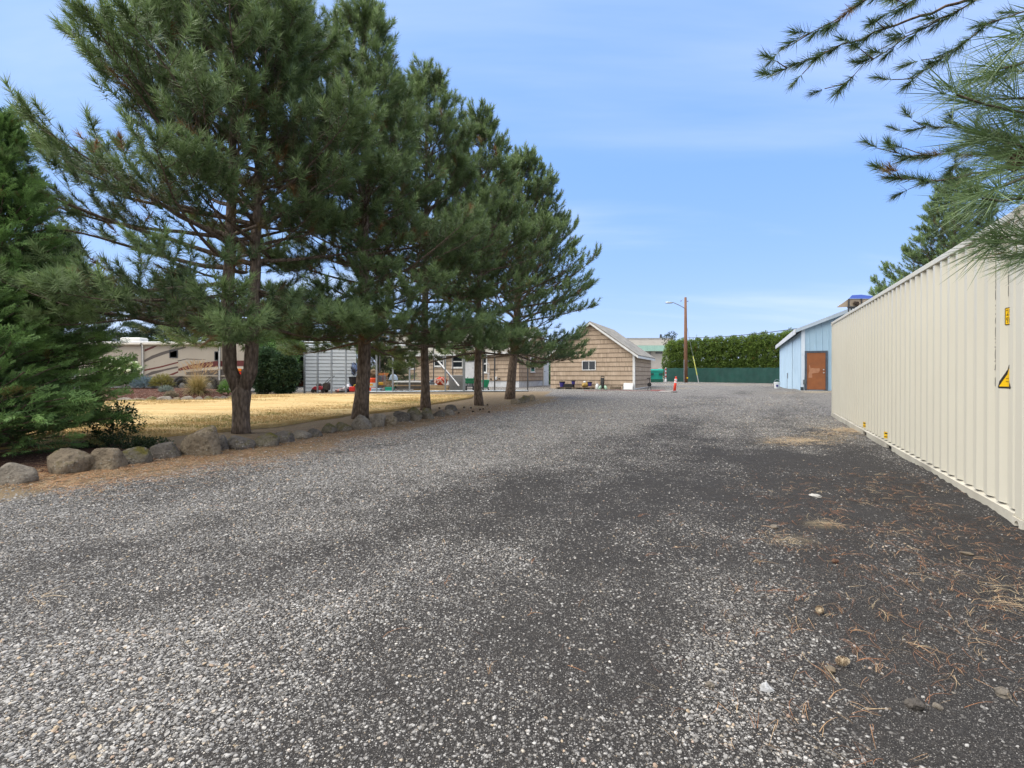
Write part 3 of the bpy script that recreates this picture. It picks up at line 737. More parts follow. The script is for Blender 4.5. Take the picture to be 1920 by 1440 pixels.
T5 = pine('last pine of the row, its trunk leaning above a clump of small boulders', base5 - Vector((0, 0, .06)), 11.7, 5.7, 2.3, 31, stems=[[(0, 0, 0), (.05, 0, .8), (.22, 0, 2.4), (.45, .1, 6), (.6, 0, 11.6)]], r0=.235, near=False, step=.34, az_len=toward(0, .08))
T6 = pine('big pine seen beyond the roof of the cream container', Vector((X(1790, 29), 29, g1(24, 29))), 12.3, 5.3, 1.5, 44, r0=.24, near=False, dens=1., step=.38, group='pines at the edge of the site', low_droop=False)

# overhanging pine on the right: trunk outside the frame, long-needled branches reach in
def long_tuft(n, L, Sh, w, seed, seg=3):
    r = np.random.default_rng(seed); t = r.random(n) ** .75
    ph = r.random(n) * 2 * PI; al = np.radians(58 - 34 * t + r.normal(0, 10, n)); ln = L * r.uniform(.72, 1.1, n)
    b = np.zeros((n, 3)); b[:, 2] = t * Sh
    side = np.stack([-np.sin(ph), np.cos(ph), np.zeros(n)], 1); q = r.uniform(-1, 1, (n, 1)); side = side + q * np.array([[0, 0, 1.]]); side /= np.linalg.norm(side, axis=1, keepdims=True)
    out = []; bend = r.uniform(-.35, .25, n); p = b
    for i in range(seg):
        a = al + bend * i / seg; d = np.stack([np.cos(ph) * np.sin(a), np.sin(ph) * np.sin(a), np.cos(a)], 1)
        p2 = p + d * (ln / seg)[:, None]; w0, w1 = w * (1 - .55 * i / seg), w * (1 - .55 * (i + 1) / seg) * (.25 if i == seg - 1 else 1)
        out.append(np.stack([p - side * w0 / 2, p + side * w0 / 2, p2 + side * w1 / 2, p2 - side * w1 / 2], 1)); p = p2
    return np.concatenate(out)
def overhang():
    r = random.Random(5); loc = Vector((3.95, 1.25, 0.0))
    T = thing('pine_tree', loc, 0, 'pine reaching in from the right with long needles over the container corner', 'pine tree', 'pines at the edge of the site')
    tr = MB(); tr.tube([(0, 0, -.05), (.02, 0, 1.2), (.05, .05, 3.2), (.0, .1, 6.5), (0, .1, 9.6)], [.30, .24, .21, .15, .03], 14)
    O, D, TI, DE, SC = [], [], [], [], []
    O2, D2, TI2, DE2, SC2 = [], [], [], [], []
    def branch(pxs, h, rad, near, dens=1., twig=.5):
        pts = [Vector((0.02, .05, h))] + [W(a, b, z) - loc for a, b, z in pxs]
        # resample
        q = []
        for a, b in zip(pts[:-1], pts[1:]):
            k = max(1, int((b - a).length / .09)); q += [a.lerp(b, i / k) + Vector((r.gauss(0, .006), r.gauss(0, .006), r.gauss(0, .006))) for i in range(k)]
        q.append(pts[-1]); n = len(q)
        tr.tube(q, [max(.0035, rad * (1 - i / n) ** .8) for i in range(n)], 6, False)
        for i in range(1, n):
            t = i / n; d = (q[i] - q[i - 1]).normalized()
            tot = (q[-1] - q[i]).length
            if tot > 1.6: continue
            if near:
                for _ in range(4):
                    O.append(q[i]); D.append((d + Vector((r.gauss(0, .25), r.gauss(0, .25), r.gauss(0, .25)))).normalized()); TI.append(.3 + .5 * t + r.gauss(0, .15)); DE.append(0. if r.random() > .03 else .8); SC.append(r.uniform(.8, 1.1))
            else:
                if tot < 1.2:
                    O2.append(q[i]); D2.append((d + Vector((r.gauss(0, .2), r.gauss(0, .2), r.gauss(0, .2)))).normalized()); TI2.append(.2 + .3 * t + r.gauss(0, .12)); DE2.append(0. if r.random() > .05 else .7); SC2.append(r.uniform(.7, 1.0))
                if i % 3 == 0 and r.random() < dens:
                    sd = d.cross(Vector((r.gauss(0, .4), r.gauss(0, .4), 1))).normalized() * r.choice((-1, 1)); y = (d * .8 + sd * .6 + Vector((0, 0, r.uniform(-.1, .3)))).normalized(); L = twig * r.uniform(.45, .9); x = q[i].copy(); tp = [x.copy()]
                    m = max(2, int(L / .09))
                    for j in range(m):
                        y = (y + Vector((r.gauss(0, .1), r.gauss(0, .1), .05))).normalized(); x = x + y * L / m; tp.append(x.copy())
                        if j > m * .35: O2.append(x.copy()); D2.append(wob(y, .22, r)); TI2.append(.35 + r.gauss(0, .15)); DE2.append(0. if r.random() > .05 else .7); SC2.append(r.uniform(.7, 1.0))
                    tr.tube(tp, [.007] + [.004] * m, 4, False)
    # near sprays (about a metre and a half from the camera)
    branch([(2150, 200, 1.55), (1930, 218, 1.60), (1845, 196, 1.62), (1795, 178, 1.62)], 2.2, .014, True)
    branch([(2150, 330, 1.6), (1985, 300, 1.62), (1905, 270, 1.66), (1868, 262, 1.68)], 2.0, .014, True)
    branch([(2150, 300, 1.5), (1960, 322, 1.5), (1880, 350, 1.5)], 2.0, .013, True)
    branch([(2150, 400, 1.6), (1960, 372, 1.62), (1880, 378, 1.64), (1842, 372, 1.66)], 1.95, .014, True)
    branch([(2150, 410, 1.7), (1965, 436, 1.7), (1895, 446, 1.72), (1872, 450, 1.72)], 1.9, .013, True)
    branch([(2150, 60, 1.6), (1970, 92, 1.62), (1915, 120, 1.64), (1880, 128, 1.64)], 2.3, .013, True)
    branch([(2150, 0, 1.5), (1990, 20, 1.5), (1930, 60, 1.5)], 2.4, .013, True)
    for k in range(9):
        py = 120 + k * 42 + r.uniform(-12, 12); z = r.uniform(1.55, 2.1); x0 = r.uniform(1868, 1912); yy = py + r.uniform(-30, 30)
        branch([(2200, py + r.uniform(-40, 40), z - .05), (1985, (py + yy) / 2 + 14, z), (x0 + 40, yy + 4, z), (x0, yy, z + .03)], 2.0 + r.uniform(-.1, .3), .011, True)
    # farther branches, four to five metres away
    branch([(2250, 210, 3.6), (1960, 300, 4.4), (1850, 322, 4.5), (1760, 338, 4.5), (1690, 336, 4.45), (1655, 316, 4.4)], 3.2, .03, False, .9, .34)
    branch([(2200, 200, 3.8), (1960, 250, 4.5), (1850, 262, 4.6), (1770, 290, 4.6), (1700, 292, 4.55), (1672, 280, 4.5)], 3.3, .026, False, .8, .30)
    branch([(2100, 250, 4.0), (1900, 262, 4.6), (1800, 240, 4.7), (1735, 238, 4.7), (1712, 226, 4.7)], 3.4, .02, False, .4, .22)
    branch([(2000, 300, 4.4), (1830, 290, 4.6), (1792, 312, 4.6), (1782, 332, 4.6)], 3.1, .014, False, .2, .2)
    branch([(2300, -160, 3.6), (1900, -30, 4.2), (1700, 40, 4.4), (1560, 92, 4.4), (1500, 118, 4.4), (1450, 142, 4.4)], 4.2, .034, False, .8, .34)
    branch([(2200, -100, 3.8), (1850, -10, 4.3), (1700, 70, 4.4), (1620, 122, 4.4), (1585, 156, 4.4)], 4.3, .026, False, .8, .30)
    branch([(2200, -60, 3.9), (1860, 40, 4.5), (1790, 92, 4.5), (1740, 128, 4.5), (1715, 146, 4.5)], 4.0, .022, False, .6, .26)
    branch([(2200, -200, 3.6), (1760, -60, 4.2), (1640, -10, 4.3), (1560, 40, 4.3), (1500, 70, 4.3)], 4.8, .03, False, .9, .34)
    branch([(2250, -260, 3.6), (1900, -120, 4.0), (1780, -60, 4.1), (1700, 10, 4.1)], 5.2, .03, False, .9, .34)
    # the rest of the tree, up and away from the frame
    for k in range(46):
        az = r.uniform(-2.2, 1.1); h = r.uniform(3.4, 9.2); L = 3.0 * (1 - (h - 2) / 8.2) + .5; p = Vector((.02, .08, h)); d = Vector((math.cos(az), math.sin(az), .25)).normalized(); q = [p.copy()]
        for i in range(7): d = wob(d + Vector((0, 0, .06)), .08, r); p = p + d * L / 7; q.append(p.copy())
        tr.tube(q, [.03 * (1 - i / 8) + .004 for i in range(8)], 5, False)
        for i in range(3, 8):
            for _ in range(5): O2.append(q[i] + Vector((r.gauss(0, .12), r.gauss(0, .12), r.gauss(0, .12)))); D2.append(wob(d, .6, r)); TI2.append(.4 + r.gauss(0, .15)); DE2.append(0.); SC2.append(1.2)
    tr.build('trunk', BARK, T, smooth=True)
    Ln = [long_tuft(15, .16, .06, .0030, s) for s in range(5)]; Lf = [long_tuft(84, .125, .13, .0060, 30 + s, 2) for s in range(5)]
    f = lambda a: np.array([tuple(v) if isinstance(v, Vector) else v for v in a], float)
    V, A, B = scatter(Ln, f(O), f(D), f(SC), f(TI), f(DE), 71)
    V2, A2, B2 = scatter(Lf, f(O2), f(D2), f(SC2), f(TI2), f(DE2), 72)
    tri_mesh('crown', np.concatenate([V, V2]), leafmat('long_pine_needles', (.040, .074, .034), (.155, .230, .085), dead=(.26, .13, .05), trans=.2, rough=.42, spec=.4), T, {'tint': np.concatenate([A, A2]), 'dead': np.concatenate([B, B2])})
overhang()

# ------------------------------------------------------------------ feathery cypress and other trees
def feather_tree(label, name, cat, base, H, Rb, seed, mname, dark, light, nsp=2600, ssize=(.32, .62), group=None, zlow=.1, power=.85, dead=0.02):
    r = np.random.default_rng(seed); T = thing(name, base, 0, label, cat, group)
    tr = MB(); tr.tube([(0, 0, -.05), (.02, 0, H * .4), (0, .02, H)], [Rb * .07 + .03, Rb * .045 + .02, .012], 10)
    O, D, TI, SC = [], [], [], []
    nb = int(nsp / 13)
    for b in range(nb):
        s = r.random() ** 1.15; z = zlow + s * (H - zlow - .05); L = (Rb * (1 - s) ** power * r.uniform(.72, 1.12) + .12)
        az = r.random() * 2 * PI; el = R(8 + 34 * s + r.normal(0, 8)); p = np.array([0, 0, z]); d = np.array([math.cos(az) * math.cos(el), math.sin(az) * math.cos(el), math.sin(el)])
        q = [tuple(p)]; m = 6
        for i in range(m):
            d = d + r.normal(0, .06, 3) + np.array([0, 0, .05 - .10 * (i / m)]); d /= np.linalg.norm(d); p = p + d * L / m; q.append(tuple(p))
            if i >= 1:
                for _ in range(2 if i < 4 else 3):
                    sd = np.cross(d, [0, 0, 1]) * r.choice([-1, 1]) * r.uniform(.1, .9); dd = d * .9 + sd + np.array([0, 0, r.normal(-.02, .16)])
                    O.append(p + r.normal(0, .03, 3)); D.append(dd); TI.append(.12 + .78 * ((i + 1) / m) ** 2.2 * r.uniform(.5, 1.25)); SC.append(r.uniform(*ssize) * (.65 + .5 * (L / (Rb + .12))))
        tr.tube(q, [.010 + .004 * L * (1 - i / m) for i in range(m + 1)], 4, False)
    tr.build('trunk', BARK, T, smooth=True)
    de = np.where(r.random(len(O)) < dead, .7, 0.)
    V, A, B = scatter(SPRAYS, O, D, SC, TI, de, seed)
    tri_mesh('crown', V, leafmat(mname, dark, light, trans=.22, rough=.5), T, {'tint': A, 'dead': B})
    return T
cb = P(30, 862)
feather_tree('tall feathery bright green cypress behind the largest row of boulders', 'cypress_tree', 'cypress', (-8.95, 8.75, g1(-8.9, 8.7)), 5.9, 1.82, 5, 'cypress_leaves', (.034, .082, .032), (.25, .41, .125), 7600, (.22, .40), power=1.05)
feather_tree('low feathery cypress bush with pale tips at the left edge', 'cypress_bush', 'cypress', (-8.3, 7.75, g1(-8.3, 7.7)), 2.9, 1.35, 6, 'cypress_leaves', (.034, .082, .032), (.25, .41, .125), 3000, (.20, .34))
feather_tree('tall dark fir standing behind the motorhome', 'fir_tree', 'fir tree', (-33.5, 37, g1(-33, 37)), 11.5, 4.2, 15, 'fir_leaves', (.03, .055, .035), (.085, .13, .065), 4200, (.7, 1.3), 'far conifers')
feather_tree('broad dark conifer rising behind the roof of the motorhome', 'fir_tree', 'fir tree', (-27.5, 41, g1(-27, 41)), 9.5, 4.4, 16, 'fir_leaves', (.03, .055, .035), (.085, .13, .065), 4000, (.7, 1.3), 'far conifers')
feather_tree('dark conifer behind the rear end of the motorhome', 'fir_tree', 'fir tree', (-19.6, 43, g1(-19, 43)), 7.6, 3.6, 17, 'fir_leaves', (.03, .055, .035), (.085, .13, .065), 3400, (.8, 1.4), 'far conifers')
feather_tree('pale green conifer at the left corner of the tan house', 'fir_tree', 'fir tree', (X(708, 38.5), 38.5, g1(-10, 38)), 6.2, 2.1, 18, 'pale_fir_leaves', (.05, .075, .035), (.22, .26, .13), 2600, (.4, .8), 'far conifers')

def leafy(label, name, cat, base, lobes, seed, mname, dark, light, n, size, group=None, trunk=None, tint_up=.35, shell=.55, dead=0., tpls=None, core=0.0, trunk_name='trunk', crown_name='crown'):
    """bush or tree: leaf clumps through the volume of a few lobes (centre, radii) with an uneven outline"""
    r = np.random.default_rng(seed); T = thing(name, base, 0, label, cat, group); O, D, TI = [], [], []
    vol = np.array([l[1][0] * l[1][1] * l[1][2] for l in lobes]) ** .67; cnt = (n * vol / vol.sum()).astype(int)
    for (c, rad), k in zip(lobes, cnt):
        d = r.normal(0, 1, (k, 3)); d /= np.linalg.norm(d, axis=1, keepdims=True)
        q = r.random((k, 1)) ** .5 * (1 - shell) + shell
        bump_ = np.array([1 + .22 * mnoise.noise(Vector(v * 2.3) + Vector((seed, 0, 0))) for v in d])[:, None]
        p = np.array(c) + d * np.array(rad) * q * bump_; p[:, 2] = np.maximum(p[:, 2], .03)
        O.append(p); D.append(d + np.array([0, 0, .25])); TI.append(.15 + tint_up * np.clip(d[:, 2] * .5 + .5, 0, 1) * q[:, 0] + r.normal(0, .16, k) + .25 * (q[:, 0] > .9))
    O, D, TI = np.concatenate(O), np.concatenate(D), np.concatenate(TI)
    t = MB()
    tr = trunk or ([(0, 0, -.03), (0, 0, max(l[0][2] for l in lobes))], [.05, .02])
    t.tube(tr[0], tr[1], 8)
    for (c, rad) in lobes: t.tube([(c[0] * .2, c[1] * .2, c[2] * .45), tuple(c)], [tr[1][-1], tr[1][-1] * .5], 5, False)
    t.build(trunk_name, BARK, T)
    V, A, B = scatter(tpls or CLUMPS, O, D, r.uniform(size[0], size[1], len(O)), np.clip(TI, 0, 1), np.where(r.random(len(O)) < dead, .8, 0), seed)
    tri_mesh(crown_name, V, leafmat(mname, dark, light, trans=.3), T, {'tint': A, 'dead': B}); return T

# hedge of clipped arborvitae behind the green screen
hs = []
for i in range(19):
    f = i / 18; px = 1256 + (1500 - 1256) * f; Z = 63.5 - 8.5 * f; x = X(px, Z); h = (704 - (640 - 17 * f)) / F * Z + EYE - g1(x, Z) + rnd.uniform(-.2, .2); hs.append((x, Z, h))
words = ['first arborvitae of the clipped hedge, next to the white building', 'hedge arborvitae just left of the utility pole', 'hedge arborvitae directly behind the utility pole', 'hedge arborvitae filling the space between utility pole and guy wire', 'hedge arborvitae behind the yellow guy wire guard']
for i, (x, y, h) in enumerate(hs):
    w = rnd.uniform(.78, .95)
    nth = ('first', 'second', 'third', 'fourth', 'fifth', 'sixth', 'seventh', 'eighth', 'ninth', 'tenth', 'eleventh', 'twelfth', 'thirteenth', 'fourteenth')
    lab = words[i] if i < 5 else ('last arborvitae of the clipped hedge, behind the blue building wall' if i == 18 else f'{nth[i - 5]} hedge arborvitae to the right of the yellow guy wire guard')
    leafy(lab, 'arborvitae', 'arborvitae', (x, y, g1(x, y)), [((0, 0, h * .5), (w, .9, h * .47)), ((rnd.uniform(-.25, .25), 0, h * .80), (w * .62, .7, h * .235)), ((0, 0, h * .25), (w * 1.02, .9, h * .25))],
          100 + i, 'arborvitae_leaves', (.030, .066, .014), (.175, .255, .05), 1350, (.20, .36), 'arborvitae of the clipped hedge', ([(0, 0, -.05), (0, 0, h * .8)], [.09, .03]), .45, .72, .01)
leafy('bare-topped dark tree showing above the hedge end', 'broadleaf_tree', 'tree', (X(1254, 78), 78, g1(25, 78)), [((0, 0, 6.3), (.9, .9, .9)), ((.6, 0, 7.1), (.5, .5, .5))], 131, 'dark_leaves', (.02, .035, .018), (.06, .09, .035), 70, (.3, .5), None, ([(0, 0, 0), (0, 0, 6.8)], [.14, .03]))
# planting around the motorhome bed (z from the mound)
def bed_z(x, y): return g1(x, y) + .42
def PB(px, py, Z): return Vector((X(px, Z), Z, EYE + (HZ - py) / F * Z))
p = PB(226, 716, 25.5); leafy('hydrangea bush with pale green and cream flower heads', 'hydrangea', 'shrub', p - Vector((0, 0, .15)), [((0, 0, .68), (.85, .6, .62)), ((.42, -.1, .85), (.42, .4, .42)), ((-.6, 0, .9), (.5, .5, .45))], 141, 'hydrangea_leaves', (.05, .11, .025), (.27, .40, .13), 520, (.16, .26), None, None, .6, .6)
r_ = random.Random(4)
for i in range(26):
    a, e = r_.uniform(0, 6.28), r_.uniform(-.1, 1.3); mb = MB(); mb.blob((.2 + .78 * math.cos(a) * math.cos(e), .62 * math.sin(a) * math.cos(e) - .05, .70 + .62 * math.sin(e)), r_.uniform(.07, .12), 2, .5, 6, i, (1, 1, .8))
    mb.build('flower_head', mat('hydrangea_flower', (.52, .58, .34), (.66, .66, .50), .8, 9, bump=.5), bpy.data.objects['hydrangea'], smooth=False)
def needle_bush(label, name, base, rx, rz, seed, mname, dark, light, n, L, cat='shrub'):
    r = np.random.default_rng(seed); T = thing(name, base, 0, label, cat); d = r.normal(0, 1, (n, 3)); d[:, 2] = np.abs(d[:, 2]) * .8; d /= np.linalg.norm(d, axis=1, keepdims=True)
    q = r.uniform(.45, .92, (n, 1)); O = d * q * np.array([rx, rx * .8, rz]); O[:, 2] += .05
    tp = [tuft(30, .40, .5, .035, 60 + s, 25, 60) for s in range(4)]
    V, A, B = scatter(tp, O, d + r.normal(0, .25, (n, 3)) + np.array([0, 0, .2]), np.full(n, L), .2 + .5 * q[:, 0] * np.clip(d[:, 2] + .4, 0, 1) + r.normal(0, .1, n), None, seed)
    tri_mesh('foliage', V, leafmat(mname, dark, light, trans=.2), T, {'tint': A, 'dead': B}); m = MB(); m.tube([(0, 0, -.05), (0, 0, rz * .5)], [.05, .02], 6); m.build('stem', BARK, T); return T
needle_bush('low blue spruce bush with silvery needles on the mulch bed', 'blue_spruce_bush', PB(270, 727, 25.2), .56, .50, 151, 'blue_spruce_leaves', (.075, .12, .14), (.24, .33, .37), 330, .26)
needle_bush('low golden green conifer bush beside the blue spruce', 'golden_conifer_bush', PB(304, 726, 25.2), .56, .58, 152, 'golden_conifer_leaves', (.09, .09, .02), (.33, .30, .08), 360, .26)
needle_bush('small dome of blue-grey fescue grass low on the mulch bed', 'fescue_clump', PB(311, 739, 24.0), .30, .34, 153, 'fescue_leaves', (.12, .155, .13), (.30, .36, .31), 220, .20, 'grass clump')
needle_bush('small brownish fescue clump just above the border rocks', 'fescue_clump', PB(321, 745.5, 23.3), .25, .22, 154, 'brown_fescue_leaves', (.16, .13, .08), (.40, .34, .24), 150, .2, 'grass clump')
needle_bush('bright green clipped dome shrub beside the forked trunk', 'globe_shrub', PB(428, 738, 25.0), .50, .72, 155, 'globe_leaves', (.035, .10, .015), (.17, .34, .06), 420, .20)
p = P(222, 842); p.y += .5; p.x -= .5
leafy('small broadleaf shrub with sparse glossy leaves beside the boulders', 'broadleaf_shrub', 'shrub', (X(212, 9.6), 9.6, g1(-7, 9.6)), [((0, 0, .34), (.42, .4, .32)), ((-.22, 0, .5), (.22, .2, .2)), ((.28, 0, .42), (.25, .2, .26)), ((.12, .1, .62), (.18, .18, .16))], 161, 'broadleaf_shrub_leaves', (.02, .045, .015), (.09, .13, .05), 250, (.07, .12), None, ([(0, 0, -.02), (0, 0, .4)], [.012, .006]), .4, .2)
leafy('low dark groundcover plant under the small broadleaf shrub', 'groundcover_plant', 'shrub', (X(228, 9.1), 9.1, g1(-7, 9)), [((0, 0, .06), (.62, .3, .13)), ((.5, .1, .05), (.35, .2, .1))], 162, 'dark_leaves', (.02, .035, .018), (.06, .09, .035), 260, (.06, .1), None, ([(0, 0, 0), (0, 0, .05)], [.01, .01]))
# two dense dark shrubs and pale greenery behind the forked pine
for lab, px, w, h, sd in (('dense dark green shrub right behind the forked trunk', 497, .78, 2.55, 171), ('dense dark green shrub next to the grey metal siding', 532, .78, 2.35, 172)):
    x = X(px, 29.2); leafy(lab, 'evergreen_shrub', 'shrub', (x, 29.2, g1(x, 29.2)), [((0, 0, h * .5), (w, .8, h * .5)), ((.1, 0, h * .8), (w * .6, .6, h * .25))], sd, 'evergreen_shrub_leaves', (.014, .034, .018), (.055, .105, .045), 1500, (.16, .3), 'dark shrubs behind the lawn', ([(0, 0, 0), (0, 0, h * .7)], [.07, .03]), .5, .6)
x = X(515, 33); leafy('loose bright green tree behind the dark shrubs', 'broadleaf_tree', 'tree', (x, 33, g1(x, 33)), [((0, 0, 2.4), (1.5, 1.2, 1.3)), ((-.6, 0, 3.3), (1., .9, .8)), ((.8, 0, 3.0), (.8, .8, .8))], 173, 'bright_leaves', (.035, .10, .02), (.17, .33, .09), 900, (.22, .4), None, ([(0, 0, 0), (0, 0, 2.6)], [.1, .04]), .6, .3)
x = X(1029.5, 50); leafy('green bush in the gap between the tan house and the shed', 'broadleaf_shrub', 'shrub', (x, 50, g1(x, 50)), [((0, 0, 1.4), (.9, .8, 1.5))], 174, 'bright_leaves', (.035, .10, .02), (.17, .33, .09), 300, (.25, .4))
x = X(1030, 58); leafy('dark tree behind the gap between house and shed', 'broadleaf_tree', 'tree', (x, 58, g1(x, 58)), [((0, 0, 2.0), (1.6, 1., 2.0))], 175, 'dark_leaves', (.02, .035, .018), (.06, .09, .035), 500, (.3, .5))
# ornamental grass
def ornamental():
    b = PB(371, 741, 24.3); T = thing('ornamental_grass', b, 0, 'tall tan ornamental grass with feathery plumes on the mulch bed', 'grass clump'); r = np.random.default_rng(9)
    n = 950; az = r.random(n) * 6.28; L = r.uniform(.75, 1.2, n); sp = np.abs(r.normal(.35, .32, n)); seg = 6; p = np.stack([r.normal(0, .09, n), r.normal(0, .09, n), np.zeros(n)], 1); Q = []
    tl = sp.copy()
    for i in range(seg):
        d = np.stack([np.cos(az) * np.sin(tl), np.sin(az) * np.sin(tl), np.cos(tl)], 1); p2 = p + d * (L / seg)[:, None]; s = np.stack([-np.sin(az), np.cos(az), np.zeros(n)], 1) * .011 * (1 - .8 * i / seg)
        Q.append(np.stack([p - s, p + s, p2 + s * .8, p2 - s * .8], 1)); p = p2; tl = tl + .28 * sp + .10
    V = np.concatenate(Q); tn = np.tile(r.random(n), seg)
    tri_mesh('blades', V, leafmat('ornamental_grass_blades', (.20, .18, .06), (.50, .38, .17), trans=.3), T, {'tint': tn, 'dead': np.zeros(len(V))})
    m = 130; az = r.random(m) * 6.28; sp = np.abs(r.normal(.32, .2, m)); d = np.stack([np.cos(az) * np.sin(sp), np.sin(az) * np.sin(sp), np.cos(sp)], 1); O = d * r.uniform(1.15, 1.55, (m, 1))
    tp = [tuft(26, .30, .8, .05, 80 + s, 10, 35) for s in range(3)]; V, A, B = scatter(tp, O, d + np.stack([np.cos(az), np.sin(az), np.zeros(m)], 1) * .35, np.full(m, .26), r.random(m), None, 4)
    st = np.stack([O * .2 - .003, O * .2 + .003, O + d * .1], 1)
    tri_mesh('plumes', np.concatenate([V, st]), leafmat('grass_plumes', (.36, .25, .12), (.62, .45, .26), trans=.3), T, {'tint': np.concatenate([A, np.full(m, .4)]), 'dead': np.concatenate([B, np.zeros(m)])})
ornamental()
# ------------------------------------------------------------------ buildings
A0 = R(24.5); CA, SA = math.cos(A0), math.sin(A0)
class Fr:
    """local frame of a building at its visible front corner: x along the front wall, y along the side wall"""
    def __init__(s, cx, cy, base): s.cx, s.cy, s.b = cx, cy, base
    def depth(s, x, y): return s.cy - SA * x + CA * y
    def front(s, px, py, y=0.):
        q = (px - 960) / F; ox, oy = s.cx + SA * y, s.cy + CA * y
        x = (q * oy - ox) / (CA + SA * q); d = oy - SA * x
        return x, EYE + (HZ - py) / F * d - s.b
    def side(s, px, py):
        q = (px - 960) / F; y = (q * s.cy - s.cx) / (SA - CA * q); d = s.cy + CA * y
        return y, EYE + (HZ - py) / F * d - s.b
    def rect(s, px0, px1, py0, py1):
        xa, z1 = s.front(px0, py0); xb, z0 = s.front(px1, py1); za = s.front((px0 + px1) / 2, py1)[1]; zb = s.front((px0 + px1) / 2, py0)[1]
        return xa, xb, za, zb
    def thing(s, name, label, cat, group=None): return thing(name, (s.cx, s.cy, s.b), -A0, label, cat, group)
SH = shinglemat(); WHITE = mat('white_trim', (.72, .72, .70), (.62, .62, .60), .55, 5, grime=.25)
def course_wall(mb, a0, a1, z0, eave, flip, off=0., mid=None, peak=None, ax='x'):
    """lapped shingle courses on a wall plane; the butt of each course stands proud of the one below"""
    H = .335; k = 0; top = peak if peak is not None else eave
    def lim(z):
        if peak is None or z <= eave: return a0, a1
        t = (z - eave) / (peak - eave); return a0 + (mid - a0) * t, a1 + (mid - a1) * t
    while z0 + k * H < top - .01:
        za, zb = z0 + k * H, min(z0 + (k + 1) * H + .012, top - .001)
        l0, l1 = lim(za), lim(zb); o0, o1 = off + .034, off + .006
        def pt(a, o, z): return (a, -o, z) if ax == 'x' else (o if flip else -o, a, z)
        vs = [pt(l0[0], o0, za), pt(l0[1], o0, za), pt(l1[1], o1, zb), pt(l1[0], o1, zb), pt(l0[0], 0, za), pt(l0[1], 0, za)]
        mb.add(vs, [(0, 1, 2, 3), (0, 4, 5, 1)]); k += 1
def window(parent, xa, xb, za, zb, y=-.05, fr=.07, cols=1, rows=2, ax='x', frame=WHITE, label=None, sill=True):
    """framed window set on a wall: frame > pane"""
    mb = MB()
    def bx(m, a, b, c, d, y0, y1):
        if ax == 'x': m.box(a, b, y0, y1, c, d)
        else: m.box(-y1, -y0, a, b, c, d) if ax == 'y+' else m.box(y0, y1, a, b, c, d)
    bx(mb, xa, xb, za, za + fr, y, y + .06); bx(mb, xa, xb, zb - fr, zb, y, y + .06); bx(mb, xa, xa + fr, za + fr, zb - fr, y, y + .06); bx(mb, xb - fr, xb, za + fr, zb - fr, y, y + .06)
    for i in range(1, cols): c = xa + (xb - xa) * i / cols; bx(mb, c - fr * .35, c + fr * .35, za + fr, zb - fr, y + .006, y + .055)
    for i in range(1, rows): c = za + (zb - za) * i / rows; bx(mb, xa + fr, xb - fr, c - fr * .4, c + fr * .4, y + .004, y + .055)
    f = mb.build('window', frame, parent, label=label)
    g = MB(); bx(g, xa + fr, xb - fr, za + fr, zb - fr, y + .03, y + .05); g.build('pane', glassmat(), f)
    if sill:
        s = MB(); bx(s, xa - .05, xb + .05, za - .045, za, y - .03, y + .05); s.build('sill', frame, f)
    return f
ROOF = mat('weathered_roof', (.30, .28, .24), (.16, .15, .13), .9, 2.2, bump=.6, bscale=30, grime=.35)

# --- the shed
sf = Fr(8.82, 36.2, g1(8.8, 36.2) - .02); Wd, Dp, EV, PK = 6.40, 7.25, 2.62, 4.94
shed = sf.thing('wooden_shed', 'small shed clad in tan wooden shingles with a white rake board', 'shed')
mb = MB(); course_wall(mb, -Wd, 0, 0, EV, False, 0, -Wd / 2, PK); course_wall(mb, 0, Dp, 0, EV, True, 0, ax='y')
mb.prism([(-Wd + .01, -.3), (-.01, -.3), (-.01, EV), (-Wd / 2, PK - .02), (-Wd + .01, EV)], 'y', .004, Dp); mb.build('wall', SH, shed)
sl = math.hypot(Wd / 2, PK - EV); mr = MB(); k = (PK - EV) / (Wd / 2)
for s in (0, 1):
    xm, xe = -Wd / 2, (.34 if s else -Wd - .34); ze = EV - .34 * k + .06
    mr.prism([(xm, PK + .06), (xe, ze), (xe, ze + .07), (xm, PK + .13)], 'y', -.30, Dp + .3)
mr.build('roof', ROOF, shed)
for s in (0, 1):
    f = MB(); xm, xe = -Wd / 2, (.345 if s else -Wd - .345); ze = EV - .345 * k + .06
    f.prism([(xm, PK + .05), (xe, ze - .01), (xe, ze - .17), (xm, PK - .11)], 'y', -.335, -.303); f.build('rake_board', WHITE, shed)
f = MB(); f.box(.30, .345, -.29, Dp + .3, EV - .345 * k - .10, EV - .345 * k + .055); f.build('eave_board', WHITE, shed)
f = MB(); f.box(-.10, .045, -.052, .02, .0, EV - .02); f.box(.037, .055, -.05, .10, .0, EV - .02); f.build('corner_board', WHITE, shed)
f = MB(); f.box(.038, .06, .12, Dp, -.05, .10); f.build('base_board', WHITE, shed)
xa, xb, za, zb = sf.rect(1091.6, 1117.4, 676.2, 694.3); window(shed, xa, xb, za, zb, -.065, .055, 2, 1, sill=False)

